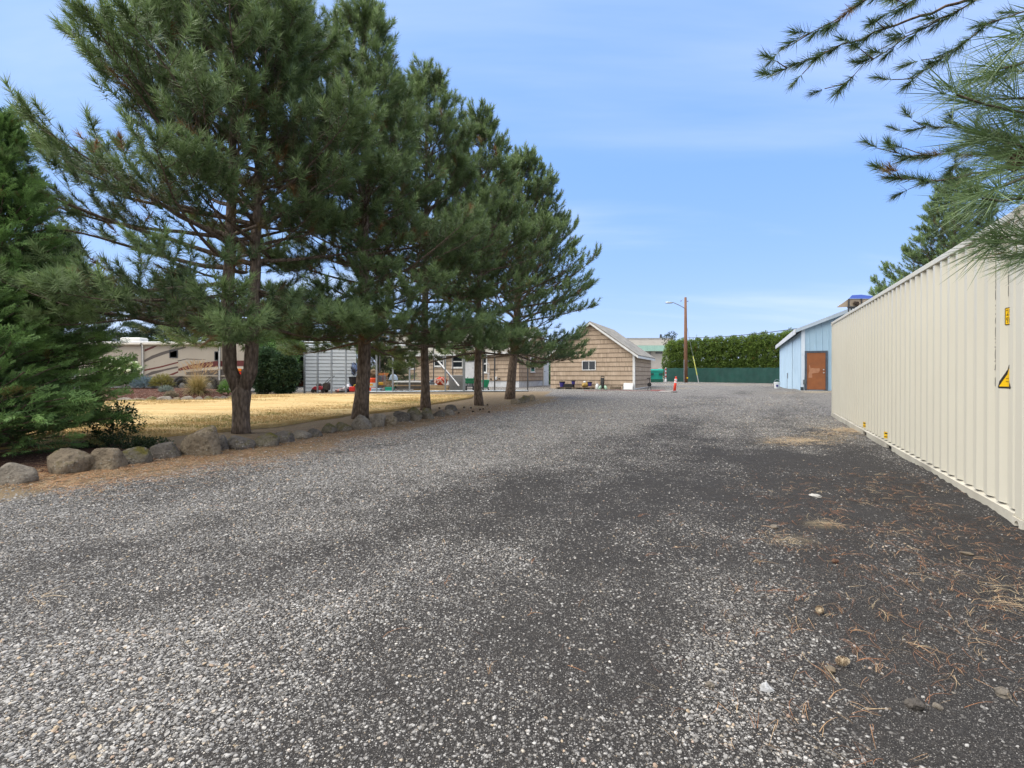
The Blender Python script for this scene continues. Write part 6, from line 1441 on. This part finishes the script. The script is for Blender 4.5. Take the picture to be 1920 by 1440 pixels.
# bucket by the blue building
b = P(1457, 726); t = thing('bucket', b, 0, 'white plastic bucket at the end of the green fence', 'bucket'); m = MB(); m.lathe([(.17, 0), (.21, .42), (.225, .42), (.225, .36)], (0, 0, 0), 16); m.build('tub', WHP, t, smooth=False); m = MB(); m.lathe([(.215, .421), (.23, .43), (.23, .46), (.05, .47)], (0, 0, 0), 16); m.build('lid', WHP, t); m = MB(); m.tube([(.21 * math.cos(a), 0, .44 + .22 * math.sin(a)) for a in [PI * i / 10 for i in range(11)]], .012, 5); m.build('handle', MATS['grey_steel'], t)
m = MB(); m.box(-.19, -.02, -.215, -.20, .12, .26); m.build('label_patch', PUR, t)
# canopy above the container (top of a machine parked behind it)
Z0 = 24.; o_ = W(1592, 578, Z0); gz_ = g1(o_.x, Z0); t = thing('canopy', (o_.x, Z0, gz_), 0, 'blue-topped canopy with a tan underside on thin posts behind the container', 'canopy')
def cp(px, py, dy=0.): v = W(px, py, Z0 + dy); return (v.x - o_.x, dy, v.z - gz_)
q = [cp(1568.6, 576.5), cp(1591.5, 560), cp(1597, 559.2), cp(1630, 559.6), cp(1665, 568), cp(1672, 578)]
back = [cp(1574.5, 571.5, 2.2), cp(1593.5, 559.0, 2.2), cp(1597.5, 553.4, 2.2), cp(1615, 552.4, 2.2), cp(1636, 555.4, 2.2), cp(1655, 563, 2.2)]
m = MB(); tn = mat('canopy_tan', (.46, .38, .29), (.36, .29, .21), .7, 2, grime=.3)
m.add([q[0], q[1], (q[1][0], q[1][1], q[1][2] - .42), cp(1592, 575.5, .0)] + [cp(1574.5, 571.2, 2.2), cp(1593.5, 561.5, 2.2)], [(0, 3, 5, 4), (0, 1, 5, 4), (0, 3, 1)])
m.add([cp(1591, 560, .0), cp(1640, 560, .0), cp(1640, 576, .0), cp(1591, 576, .0), cp(1591, 560, .05), cp(1640, 560, .05), cp(1640, 576, .05), cp(1591, 576, .05)], [(0, 1, 2, 3), (4, 5, 6, 7), (0, 1, 5, 4), (3, 2, 6, 7), (0, 3, 7, 4), (1, 2, 6, 5)]); m.build('side_panel', tn, t)
m = MB(); m.add([cp(1592, 559.6, -.05), cp(1597.5, 553.4, .6), cp(1615, 552.4, .6), cp(1636, 555.2, .6), cp(1641, 559.8, -.05), cp(1592, 559.6, 2.6), cp(1597.5, 553.4, 1.9), cp(1615, 552.4, 1.9), cp(1636, 555.2, 1.9), cp(1641, 559.8, 2.6)], [(0, 4, 3, 2, 1), (1, 2, 7, 6), (2, 3, 8, 7), (3, 4, 9, 8), (0, 1, 6, 5), (5, 6, 7, 8, 9), (0, 5, 9, 4)]); m.build('top', mat('canopy_blue', (.018, .05, .26), (.014, .04, .21), .6, 3), t)
m = MB()
for px, dy in ((1591.7, -.03), (1615.5, -.03)): a = cp(px, 560, dy); m.tube([a, (a[0] - (.10 if px < 1600 else 0), dy, 0)], .035, 6)
for px, dy in ((1596, 2.2), (1634, 2.2)): a = cp(px, 560, dy); m.tube([a, (a[0], dy, 0)], .035, 6)
m.build('post', mat('post_dark', (.05, .055, .06), rough=.5), t)
m = MB(); m.blob(cp(1604, 569, -.06), .11, 2, .6, 3, 1, (1, .3, .7)); m.blob(cp(1608, 570.5, -.06), .10, 2, .6, 3, 2, (.8, .3, .9)); m.blob(cp(1606, 567, -.06), .10, 2, .6, 3, 3, (1.3, .3, .6)); m.build('stain_patch', mat('stain_dark', (.05, .035, .025), rough=.9), t, smooth=True)
m = MB(); a, b = cp(1590, 576.4, -.02), cp(1640, 577, -.02); m.tube([a, b], .06, 6); m.build('lower_bar', MATS['post_dark'], t)
# ------------------------------------------------------------------ steel carport frame and the things stored in it
ZF = 31.0
def fz(px): return 30.4 + (px - 570) / 419 * 2.4
cpt = thing('carport_frame', (0, 31, 0), 0, 'long galvanised carport frame with one wall of grey metal siding', 'carport')
GS = mat('galvanised', (.30, .335, .37), (.24, .27, .30), .4, 3, metal=.55, grime=.1); DKP = mat('shaded_steel', (.10, .10, .105), (.08, .08, .085), .5, 3, metal=.4)  # second tone: darker copy of the galvanised steel, posts' shade put into the colour
HT = 3.05
for px in (571, 595.5, 621.5, 648.5, 706, 736.5, 768, 835, 870, 906, 927.5, 989.5):
    Z = fz(px); x = X(px, Z); g = g1(x, Z); w = .045 if px != 870 else .075
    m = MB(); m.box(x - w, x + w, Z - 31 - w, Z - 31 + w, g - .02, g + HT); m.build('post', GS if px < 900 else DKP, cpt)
for px in (605, 634, 662.5, 712, 777, 813, 849, 905):
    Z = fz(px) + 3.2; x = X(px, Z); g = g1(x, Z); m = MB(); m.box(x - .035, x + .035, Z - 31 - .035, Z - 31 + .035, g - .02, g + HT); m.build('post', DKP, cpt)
m = MB()
for off, lim in ((0, 989.5), (3.2, 905)):
    a, b = fz(571) + off, fz(lim) + off; xa, xb = X(571, a), X(lim, b); ga, gb_ = g1(xa, a), g1(xb, b)
    m.tube([(xa, a - 31, ga + HT + .05), (xb, b - 31, gb_ + HT + .05)], .06, 6)
m.build('top_rail', GS, cpt)
m = MB(); pts = []
for px in np.linspace(690, 990, 16): Z = fz(px); x = X(px, Z); pts.append((x, Z - 31 - .02, g1(x, Z) + .055))
m.tube(pts, .055, 6); m.build('base_rail', GS, cpt)
m = MB()
for px in (571, 648.5, 736.5, 835, 906): a, b = fz(px), fz(px) + 3.2; xa, xb = X(px, a), X(px, b) ; m.tube([(xa, a - 31, g1(xa, a) + HT + .11), (xb, b - 31, g1(xb, b) + HT + .11)], .04, 6)
m.build('rafter', GS, cpt)
Zw = ZF + 2.6; xa, xb = X(571.5, 30.42), X(668, Zw); xl = X(572, Zw - .4)
m = MB(); n = 0; z = 0; gw = g1(-12, 33.6)
while z < 3.0:
    pr = [(-.0, z), (-.062, z + .010), (-.040, z + .195), (.0, z + .212), (.0, z + .233)]
    k = len(m.v); m.v += [(xl, Zw - 31 + p - .35, gw + q) for p, q in pr] + [(xb, Zw - 31 + p, gw + q) for p, q in pr]; m.f += [(k + i, k + 5 + i, k + 6 + i, k + 1 + i) for i in range(4)]; z += .233
o = m.build('siding', mat('siding_grey', (.52, .56, .59), (.46, .50, .53), .45, 1.2, grime=.12), cpt)
q = o.modifiers.new('thickness', 'SOLIDIFY'); q.thickness = .02; q.offset = 1
def at(px, dz=.8): Z = fz(px) + dz; x = X(px, Z); return Vector((x, Z, g1(x, Z)))
def sc(px, py, Z): return EYE + (HZ - py) / F * Z - g1(X(px, Z), Z)
# lawn mower
b = at(601, .7); t = thing('lawn_mower', b, 0, 'red lawn mower with a dark grass bag before the grey siding', 'lawn mower'); RDM = mat('mower_red', (.36, .03, .045), (.28, .025, .035), .4, 6)
m = MB(); m.prism([(-.42, .16), (.22, .16), (.24, .30), (.05, .42), (-.28, .40), (-.44, .28)], 'y', -.26, .26); m.build('deck', RDM, t, bevel=.03)
m = MB(); m.lathe([(.15, .41), (.17, .46), (.15, .56), (.06, .60)], (-.10, 0, 0), 14); m.build('engine', mat('engine_dark', (.06, .055, .05), rough=.5), t)
m = MB(); m.prism([(.20, .18), (.52, .14), (.58, .52), (.50, .66), (.22, .58)], 'y', -.24, .24); m.build('grass_bag', mat('bag_dark', (.07, .06, .05), (.05, .045, .04), .8, 6), t, bevel=.04)
m = MB()
for y in (-.23, .23): m.tube([(.10, y, .36), (.62, y, .88), (.80, y, 1.04)], .016, 6)
m.tube([(.80, -.23, 1.04), (.80, .23, 1.04)], .018, 6); m.build('handle', BK, t)
for x in (-.36, .26):
    for y in (-.30, .30): m = MB(); m.lathe([(.03, -.03), (.12, -.03), (.12, .03), (.03, .03)], (0, 0, 0), 14, M=Matrix.Translation((x, y, .12)) @ Matrix.Rotation(R(90), 4, 'X')); m.build('wheel', BK, t)
def clutter(label, name, cat, px, dz, mk, s, seed, zz=0., group=None, part='body'):
    b = at(px, dz); t = thing(name, b, 0, label, cat, group); m = MB(); m.blob((0, 0, zz + s[2] * .9), 1, 3, .45, 1.9, seed, s); m.build(part, mk, t, smooth=True); return t
clutter('crumpled red and grey tarp on the carport floor', 'tarp', 'tarp', 639, .8, mat('tarp_red', (.36, .12, .10), (.18, .18, .18), .7, 4, fac=(.45, .55)), (.36, .3, .13), 1)
clutter('white and navy bag slumped behind the carport post', 'bag', 'bag', 652, 1.2, mat('bag_navy', (.55, .56, .58), (.03, .04, .10), .7, 2.2, fac=(.47, .53)), (.28, .25, .27), 2)
t = clutter('black bin standing beside the straight ridged trunk', 'bin', 'bin', 662, 1.8, mat('bin_black', (.02, .02, .022), rough=.6), (.05, .05, .02), 3); m = MB(); m.lathe([(.20, .30), (.27, .92), (.29, .92), (.29, .97), (.05, .99)], (0, 0, 0), 12); m.lathe([(.20, 0), (.20, .30)], (0, 0, 0), 12); m.build('tub', MATS['bin_black'], t)
clutter('blue and black jacket hung on the carport post', 'jacket', 'jacket', 664, 2.6, mat('jacket_blue', (.16, .22, .38), (.02, .022, .03), .8, 2.5, fac=(.45, .55)), (.20, .16, .42), 4, 1.15)
t = clutter('red fuel can on the ground left of the trunk', 'fuel_can', 'fuel can', 660.5, .9, mat('fuel_red', (.62, .03, .02), rough=.4), (.03, .03, .02), 5); m = MB(); m.box(-.17, .17, -.12, .12, .05, .36); m.build('can', MATS['fuel_red'], t, bevel=.04); m = MB(); m.tube([(.08, 0, .36), (.14, 0, .46), (.24, 0, .50)], .025, 6); m.build('spout', mat('spout_yellow', (.65, .45, .03), rough=.5), t)
# orange drum with white label
b = at(698.5, 1.0); t = thing('drum', b, 0, 'bright orange drum with a broad white label under the carport', 'drum'); OR2 = mat('drum_orange', (.70, .075, .012), (.62, .06, .01), .45, 5)
hd = sc(698, 708.5, b.y); m = MB(); m.lathe([(.24, .04), (.255, .06), (.255, hd * .33)], (0, 0, 0), 18); m.lathe([(.255, hd * .66), (.255, hd * .92), (.22, hd), (.05, hd)], (0, 0, 0), 18); m.build('barrel', OR2, t, smooth=False)
m = MB(); m.lathe([(.256, hd * .331), (.256, hd * .659)], (0, 0, 0), 18); m.build('label_band', mat('label_white', (.70, .69, .64), rough=.5), t)
m = MB(); m.prism([(-.10, hd * .42), (.10, hd * .42), (.10, hd * .46), (-.10, hd * .46)], 'y', -.270, -.250); m.prism([(-.10, hd * .49), (.10, hd * .49), (.08, hd * .60), (-.08, hd * .60)], 'y', -.270, -.250); m.build('label_print', mat('label_orange', (.68, .33, .02), rough=.5), t)
m = MB(); m.lathe([(.20, 0), (.20, .039)], (0, 0, 0), 12); m.build('base', BK, t)
clutter('brown sacks piled on top behind the orange drum', 'sack_pile', 'sacks', 700, 2.0, mat('sack_brown', (.17, .11, .06), (.08, .06, .04), .9, 5), (.38, .3, .26), 7, .95)
t = clutter('pale blue plastic tub at the foot of the orange drum', 'tub', 'tub', 706, .55, mat('tub_blue', (.30, .38, .46), (.24, .31, .38), .5, 5), (.04, .04, .02), 8); m = MB(); m.prism([(-.27, 0), (.27, 0), (.31, .26), (-.31, .26)], 'y', -.2, .2); m.build('tub_body', MATS['tub_blue'], t, bevel=.03)
clutter('dark bag lying between the blue tub and teal crate', 'bag', 'bag', 718, .7, mat('bag_black', (.03, .03, .034), (.06, .055, .05), .6, 5), (.32, .25, .14), 9)
t = clutter('teal plastic crate at the end of the wooden fence panel', 'crate', 'crate', 731, .5, mat('crate_teal', (.012, .34, .24), (.010, .29, .20), .5, 5), (.04, .04, .02), 10); m = MB(); m.prism([(-.23, 0), (.23, 0), (.27, .29), (-.27, .29)], 'y', -.2, .2); m.build('box', MATS['crate_teal'], t, bevel=.02); m = MB(); m.prism([(-.285, .292), (.285, .292), (.285, .33), (-.285, .33)], 'y', -.22, .22); m.build('rim', MATS['crate_teal'], t)
b = at(716, 1.7); t = thing('tool_case', b, 0, 'yellow tool case on the shelf behind the dark bag', 'tool case'); m = MB(); m.box(-.20, .20, -.12, .12, .42, .62); m.build('case', mat('case_yellow', (.52, .30, .03), rough=.5), t, bevel=.03); m = MB(); m.tube([(-.08, 0, .62), (-.08, 0, .69), (.08, 0, .69), (.08, 0, .62)], .015, 6); m.build('handle', BK, t); m = MB(); m.box(-.28, .28, -.2, .2, .38, .418); [m.box(a, a + .04, c, c + .04, 0, .379) for a in (-.27, .23) for c in (-.19, .15)]; m.build('stand', PAL, t)
b = at(714, 2.4); t = thing('corrugated_sheet', b, 0, 'small grey corrugated sheet leaning behind the yellow tool case', 'metal sheet'); m = MB(); m.add([(-.32 + i * .04, .02 * (-1) ** i, z) for z in (.0, 1.05) for i in range(17)], [(i, i + 1, 18 + i, 17 + i) for i in range(16)]); m.build('sheet', GS, t)
t2 = thing('scrap_lumber', at(717, 2.8), 0, 'orange-brown scrap lumber resting on the grey sheet stack', 'lumber'); m = MB(); [m.box(-.42, .40, -.3 + k * .13, -.2 + k * .13, .98 + .05 * k, 1.06 + .05 * k) for k in range(4)]; [m.box(a, a + .07, -.25, -.18, 0, .98) for a in (-.3, .25)]; m.build('board', mat('orange_wood', (.42, .19, .06), (.32, .14, .05), .8, 5), t2)
# fence panel of upright slats
b = at(729, 1.5); t = thing('fence_panel', b, 0, 'short wooden fence panel of upright slats under the carport', 'fence panel'); WD = mat('raw_wood', (.40, .28, .17), (.28, .19, .11), .8, 6, bump=.3, grime=.2); m = MB()
for i in range(11): m.box(-.36 + i * .07, -.325 + i * .07, -.02, .0, .05, .72)
m.build('slats', WD, t); m = MB(); m.box(-.38, .38, .003, .04, .15, .22); m.box(-.38, .38, .003, .04, .58, .65); m.build('rail', WD, t)
t = clutter('grey-blue tent-shaped bag on the wooden panel', 'bag', 'bag', 737.5, 1.5, mat('bag_bluegrey', (.36, .43, .52), (.26, .32, .40), .7, 4), (.04, .04, .02), 12, .80); m = MB(); m.prism([(-.28, .74), (.28, .74), (.22, 1.02), (.05, 1.14), (-.14, 1.10)], 'y', -.2, .2); m.build('cover', MATS['bag_bluegrey'], t, bevel=.05)
# stacks of sheet goods and timber
b = at(765, 1.0); t = thing('sheet_stack', b, 0, 'stack of boards on bearers topped by white sheets', 'lumber stack'); x0, x1 = X(741, b.y) - b.x, X(792, b.y) - b.x
for nm, z0, z1, ins, mk in (('white_sheet', .62, .70, 0, WHITE), ('dark_panel', .46, .615, .28, mat('panel_dark', (.05, .045, .04), (.09, .08, .07), .7, 4)), ('plywood', .42, .455, .05, WD), ('dark_panel', .20, .38, .22, MATS['panel_dark'])): m = MB(); m.box(x0 + ins, x1, -.5, .6, z0, z1); m.build(nm, mk, t)
m = MB(); m.box(x0 + .02, x1, -.5, .6, .385, .415); m.build('plywood', WD, t)
b = at(752, .8); t = thing('pallet', b, 0, 'weathered wooden pallet left of the cardboard-coloured block', 'pallet', 'pallets under the carport')
def pallet(t, w, mk):
    for k, z in ((0, 0), (1, .12)):
        m = MB(); m.box(-w, w, -.45, -.38, z, z + .025); m.box(-w, w, -.05, .05, z, z + .025); m.box(-w, w, .38, .45, z, z + .025); m.build('deck_board', mk, t)
    for a in (-w, -.04, w - .08): m = MB(); m.box(a, a + .08, -.44, .44, .026, .119); m.build('bearer', mk, t)
pallet(t, .45, PAL); b = at(784, .8); t = thing('pallet', b, 0, 'pale wooden pallet carrying the plywood block', 'pallet', 'pallets under the carport'); pallet(t, .42, WD)
b = at(786, .8); t = thing('plywood_block', b, 0, 'square pale plywood block on the pallet by the slim trunk', 'plywood stack'); m = MB(); m.box(-.28, .28, -.35, .35, .148, .60); m.build('block', mat('pale_ply', (.52, .38, .21), (.44, .31, .16), .75, 3), t, bevel=.006); m = MB(); m.box(-.285, -.15, -.356, -.351, .2, .5); m.build('side_board', WD, t)
b = at(820, .9); t = thing('lumber_stack', b, 0, 'stack of yellowish timber below the orange netting', 'lumber stack'); m = MB(); x0, x1 = X(806, b.y) - b.x, X(842, b.y) - b.x
for k in range(4): m = MB(); [m.box(x0, x1 - .05 * (k % 2), -.4 + j * .21, -.21 + j * .21, .10 + k * .085, .178 + k * .085) for j in range(4)]; m.build('board', WD if k % 2 else MATS['pale_ply'], t)
for a in (x0 + .05, (x0 + x1) / 2, x1 - .25): m = MB(); m.box(a, a + .1, -.4, .4, 0, .099); m.build('bearer', PAL, t)
b = at(826.5, 1.0); t = thing('net_bundle', b, 0, 'ball of red-orange netting and white rope on the timber stack', 'netting'); m = MB(); m.blob((0, 0, .68), .34, 4, .35, 4, 3, (1.15, .9, .75)); m.build('netting', mat('net_orange', (.55, .07, .03), (.40, .045, .02), .8, 9), t, smooth=True); m = MB(); r_ = random.Random(2)
for k in range(5): a0 = r_.uniform(2.2, 4.4); m.tube([(.40 * math.cos(a0 + .25 * i) * .9, -.30, .62 + .17 * math.sin(i * .9 + k) + .03 * k) for i in range(9)], .022, 5)
m.build('rope', mat('rope_white', (.62, .48, .42), rough=.8), t)
t = clutter('grey-blue motor unit on the timber left of the netting', 'motor', 'motor', 810, 1.3, mat('motor_grey', (.10, .13, .16), (.06, .08, .10), .5, 6), (.04, .04, .02), 14, .44); m = MB(); m.box(-.16, .16, -.15, .15, .46, .62); m.lathe([(.10, .62), (.12, .66), (.12, .76), (.05, .8)], (0, 0, 0), 12); m.build('housing', MATS['motor_grey'], t, bevel=.02)
# lattice cage with rail
b = at(856, 2.0); t = thing('wire_cage', b, 0, 'grey concrete-coloured wire cage with a white top rail by the steps', 'cage'); x0, x1 = X(841, b.y) - b.x, X(869, b.y) - b.x; hz_ = sc(856, 703, b.y)
m = MB(); m.box(x0, x1, .3, .36, 0, hz_ - .05); m.build('back_panel', mat('cage_grey', (.22, .215, .20), (.17, .165, .15), .85, 8, bump=.4), t)
m = MB(); k = x0
while k < x1: m.box(k, k + .012, 0, .012, .06, hz_ - .06); k += .09
z = .06
while z < hz_ - .06: m.box(x0, x1, .013, .022, z, z + .010); z += .09
m.build('wire_mesh', GS, t); m = MB(); m.box(x0 - .03, x1 + .03, -.03, .03, hz_ - .055, hz_); m.box(x0, x1, -.02, .03, .0, .055); m.build('rail', mat('rail_pale', (.50, .50, .48), rough=.5), t)
# slanting white pole
a = W(808, 661, 33.2); c = W(860.5, 723.5, 31.6); m = MB(); d_ = (c - a); m.tube([a, a + d_ * .5, c], .05, 8); o = m.build('leaning_pole', mat('pole_white', (.64, .64, .63), (.5, .5, .5), .45, 6), None); tag(o, 'long white pole slanting down across the front of the house', 'pole')
a2 = a + Vector((.10, .05, -.22)); c2 = c + Vector((-.30, .05, .30)); m = MB(); m.tube([a2, c2], .035, 8); o = m.build('leaning_pole', MATS['rv_dark'], None); tag(o, 'dark pole lying just beneath the long white slanting pole', 'pole')
# green wheelbarrow carts
def cart(px, w, label, dz):
    b = at(px, dz); t = thing('garden_cart', b, 0, label, 'garden cart', 'green garden carts'); G_ = mat('cart_green', (.012, .17, .075), (.010, .14, .06), .45, 5)
    for z in (.52, .70): m = MB(); m.prism([(-w * .8, z), (w * .8, z), (w, z + .17), (-w, z + .17)], 'y', -.25, .35); m.build('tray', G_, t, bevel=.02)
    for sx in (-1, 1):
        m = MB(); m.lathe([(.05, -.04), (.19, -.04), (.19, .04), (.05, .04)], (0, 0, 0), 16, M=Matrix.Translation((sx * w * .7, -.1, .19)) @ Matrix.Rotation(R(90), 4, 'Y')); m.build('wheel', BK, t)
    m = MB(); m.tube([(-w * .7, -.1, .19), (w * .7, -.1, .19)], .02, 6); [m.tube([(s * w * .6, -.1, .19), (s * w * .5, .1, .53)], .02, 6) for s in (-1, 1)]; m.build('axle', BK, t)
    m = MB(); [m.tube([(s * w * .6, .3, .6), (s * w * .6, .7, .95)], .018, 6) for s in (-1, 1)]; m.build('handle', BK, t)
cart(881, .33, 'dark green garden cart left of the bare-ground trunk', .9)
b = at(910.5, .4); t = thing('garden_sprayer', b, 0, 'bright green wheeled spreader standing right of the bare-ground trunk', 'spreader'); m = MB(); m.prism([(-.14, .30), (.14, .30), (.26, .72), (.22, .78), (-.22, .78), (-.26, .72)], 'y', -.2, .2); m.build('hopper', mat('spreader_green', (.014, .26, .13), (.012, .21, .10), .45, 5), t, bevel=.02)
for sx in (-.17, .19): m = MB(); m.lathe([(.04, -.03), (.15, -.03), (.15, .03), (.04, .03)], (0, 0, 0), 14, M=Matrix.Translation((sx, 0, .15)) @ Matrix.Rotation(R(70), 4, 'Y')); m.build('wheel', BK, t)
m = MB(); [m.tube([(s * .12, .1, .3), (s * .14, .3, .8), (s * .14, .45, 1.15)], .016, 6) for s in (-1, 1)]; m.build('handle', GS, t); m = MB(); m.box(-.12, .12, -.16, .12, .2, .299); m.build('gearbox', mat('pale_teal', (.25, .45, .38), rough=.5), t)
b = Vector((X(911.5, 38.5), 38.5, g1(-2, 38.5))); t = thing('steel_railing', b, 0, 'white tubular handrail beside the house steps', 'railing'); m = MB(); z1 = sc(911, 681, 38.5); [m.tube([(x, 0, 0), (x, 0, z1 - .1), (x + .1 * s, 0, z1)], .02, 6) for x, s in ((-.22, 1), (.22, -1))]; m.tube([(-.12, 0, z1), (.12, 0, z1)], .02, 6); m.tube([(-.22, 0, z1 * .6), (.22, 0, z1 * .6)], .02, 6); m.build('rail', mat('rail_white', (.62, .62, .62), rough=.4), t)
hx0, hz0 = hf.front(869, 712, -1.); st = hf.thing('house_steps', 'grey wooden steps below the white house door', 'steps'); xa, xb = hf.front(870, 715)[0], hf.front(889, 715)[0]; zt = hf.front(880, 709.5)[1]
for k in range(4): m = MB(); m.box(xa, xb, -.14 - .30 * (k + 1), -.14 - .30 * k + .03, zt - .04 - .17 * k, zt - .17 * k); m.build('tread', MATS['grey_trim'], st)
m = MB(); [m.prism([(-.14, zt - .05), (-.14, 0.0), (-1.34, 0), (-1.34, zt - .6)], 'x', x, x + .05) for x in (xa - .052, xb + .002)]; m.build('stringer', MATS['grey_trim'], st)
# tall sprayer-like hoses and handles behind the drum
b = at(712, 2.2); t = thing('garden_tools', b, 0, 'cluster of upright garden tools with red handles behind the orange drum', 'garden tools'); r_ = random.Random(8)
for k in range(5): m = MB(); x = -.35 + k * .16; m.tube([(x, 0, 0), (x + r_.uniform(-.1, .1), .05, 1.25 + r_.uniform(-.1, .35))], .018, 6); m.build('tool_handle', mat('handle_red', (.38, .05, .04), rough=.5) if k % 2 else WD, t)

# ------------------------------------------------------------------ light, sky, camera
world = bpy.data.worlds.new('World'); S.world = world; world.use_nodes = True
nt = world.node_tree; nt.nodes.clear()
SUN_EL, SUN_AZ = R(60), R(276)        # azimuth from +Y (north), clockwise
sky = nt.nodes.new('ShaderNodeTexSky'); sky.sky_type = 'NISHITA'; sky.sun_disc = False; sky.sun_elevation = SUN_EL; sky.sun_rotation = SUN_AZ
sky.altitude = 0; sky.air_density = .7; sky.dust_density = .1; sky.ozone_density = 4.0
tc = nt.nodes.new('ShaderNodeTexCoord'); sep = nt.nodes.new('ShaderNodeSeparateXYZ'); nt.links.new(tc.outputs['Generated'], sep.inputs[0])
def wm(op, a, b=0.):
    n = nt.nodes.new('ShaderNodeMath'); n.operation = op
    for i, v in enumerate((a, b)):
        if isinstance(v, (int, float)): n.inputs[i].default_value = v
        else: nt.links.new(v, n.inputs[i])
    return n.outputs[0]
# high thin cloud sheet: direction projected on a plane overhead
zc = wm('ADD', wm('MAXIMUM', sep.outputs[2], 0.), .12); cu = nt.nodes.new('ShaderNodeCombineXYZ'); nt.links.new(wm('DIVIDE', sep.outputs[0], zc), cu.inputs[0]); nt.links.new(wm('DIVIDE', sep.outputs[1], zc), cu.inputs[1])
mp = nt.nodes.new('ShaderNodeMapping'); nt.links.new(cu.outputs[0], mp.inputs[0]); mp.inputs['Rotation'].default_value = (0, 0, R(-28)); mp.inputs['Scale'].default_value = (.42, 1.0, 1); mp.inputs['Location'].default_value = (3.1, 1.7, 0)
no = nt.nodes.new('ShaderNodeTexNoise'); no.inputs['Scale'].default_value = .85; no.inputs['Detail'].default_value = 7; no.inputs['Roughness'].default_value = .52; no.inputs['Distortion'].default_value = .35; nt.links.new(mp.outputs[0], no.inputs['Vector'])
mr_ = nt.nodes.new('ShaderNodeMapRange'); nt.links.new(no.outputs['Fac'], mr_.inputs[0]); mr_.inputs[1].default_value = .47; mr_.inputs[2].default_value = .74; mr_.inputs[3].default_value = 0; mr_.inputs[4].default_value = .33; mr_.interpolation_type = 'SMOOTHSTEP'
sc_ = nt.nodes.new('ShaderNodeSeparateColor'); nt.links.new(sky.outputs[0], sc_.inputs[0]); cc_ = nt.nodes.new('ShaderNodeCombineColor')
for i, (k_, p_) in enumerate(((1.22, .56), (1.80, .35), (4.05, .08))): nt.links.new(wm('MULTIPLY', wm('POWER', sc_.outputs[i], p_), k_), cc_.inputs[i])
mx = nt.nodes.new('ShaderNodeMix'); mx.data_type = 'RGBA'
def wr(v, a, b):
    n = nt.nodes.new('ShaderNodeMapRange'); n.interpolation_type = 'SMOOTHSTEP'; nt.links.new(v, n.inputs[0]); n.inputs[1].default_value = a; n.inputs[2].default_value = b; return n.outputs[0]
bank = wm('MULTIPLY', wm('MAXIMUM', wr(sep.outputs[1], .10, -.35), wr(sep.outputs[2], .72, .90)), wr(no.outputs['Fac'], .12, .42))      # unseen cloud bank overhead and behind the viewer, added to neutralise the blue light
nt.links.new(wm('MAXIMUM', mr_.outputs[0], wm('MULTIPLY', bank, .92)), mx.inputs[0]); nt.links.new(cc_.outputs[0], mx.inputs[6]); mx.inputs[7].default_value = (4.75, 4.9, 5.1, 1)
bg = nt.nodes.new('ShaderNodeBackground'); nt.links.new(mx.outputs[2], bg.inputs[0]); bg.inputs[1].default_value = .055
out = nt.nodes.new('ShaderNodeOutputWorld'); nt.links.new(bg.outputs[0], out.inputs[0])
sl_ = bpy.data.lights.new('sun', 'SUN'); sl_.energy = 1.5; sl_.angle = R(85); sl_.color = (1, .945, .855)
so = bpy.data.objects.new('sun', sl_); COL.objects.link(so)
dirv = Vector((math.sin(SUN_AZ) * math.cos(SUN_EL), math.cos(SUN_AZ) * math.cos(SUN_EL), math.sin(SUN_EL)))
so.rotation_euler = dirv.to_track_quat('Z', 'Y').to_euler(); so.location = (0, -5, 20)
cd = bpy.data.cameras.new('camera'); cam = bpy.data.objects.new('camera', cd); COL.objects.link(cam)
cd.sensor_width = 36; cd.lens = 36 * F / 1920; cd.shift_y = -(720 - HZ) / 1920; cd.clip_start = .05; cd.clip_end = 3000
cam.location = (0, 0, EYE); cam.rotation_euler = (R(90), 0, 0); S.camera = cam
S.view_settings.view_transform = 'Standard'; S.view_settings.look = 'None'; S.view_settings.gamma = 1; S.view_settings.exposure = 2.22
S.cycles.max_bounces = 6; S.cycles.diffuse_bounces = 3; S.cycles.transmission_bounces = 2
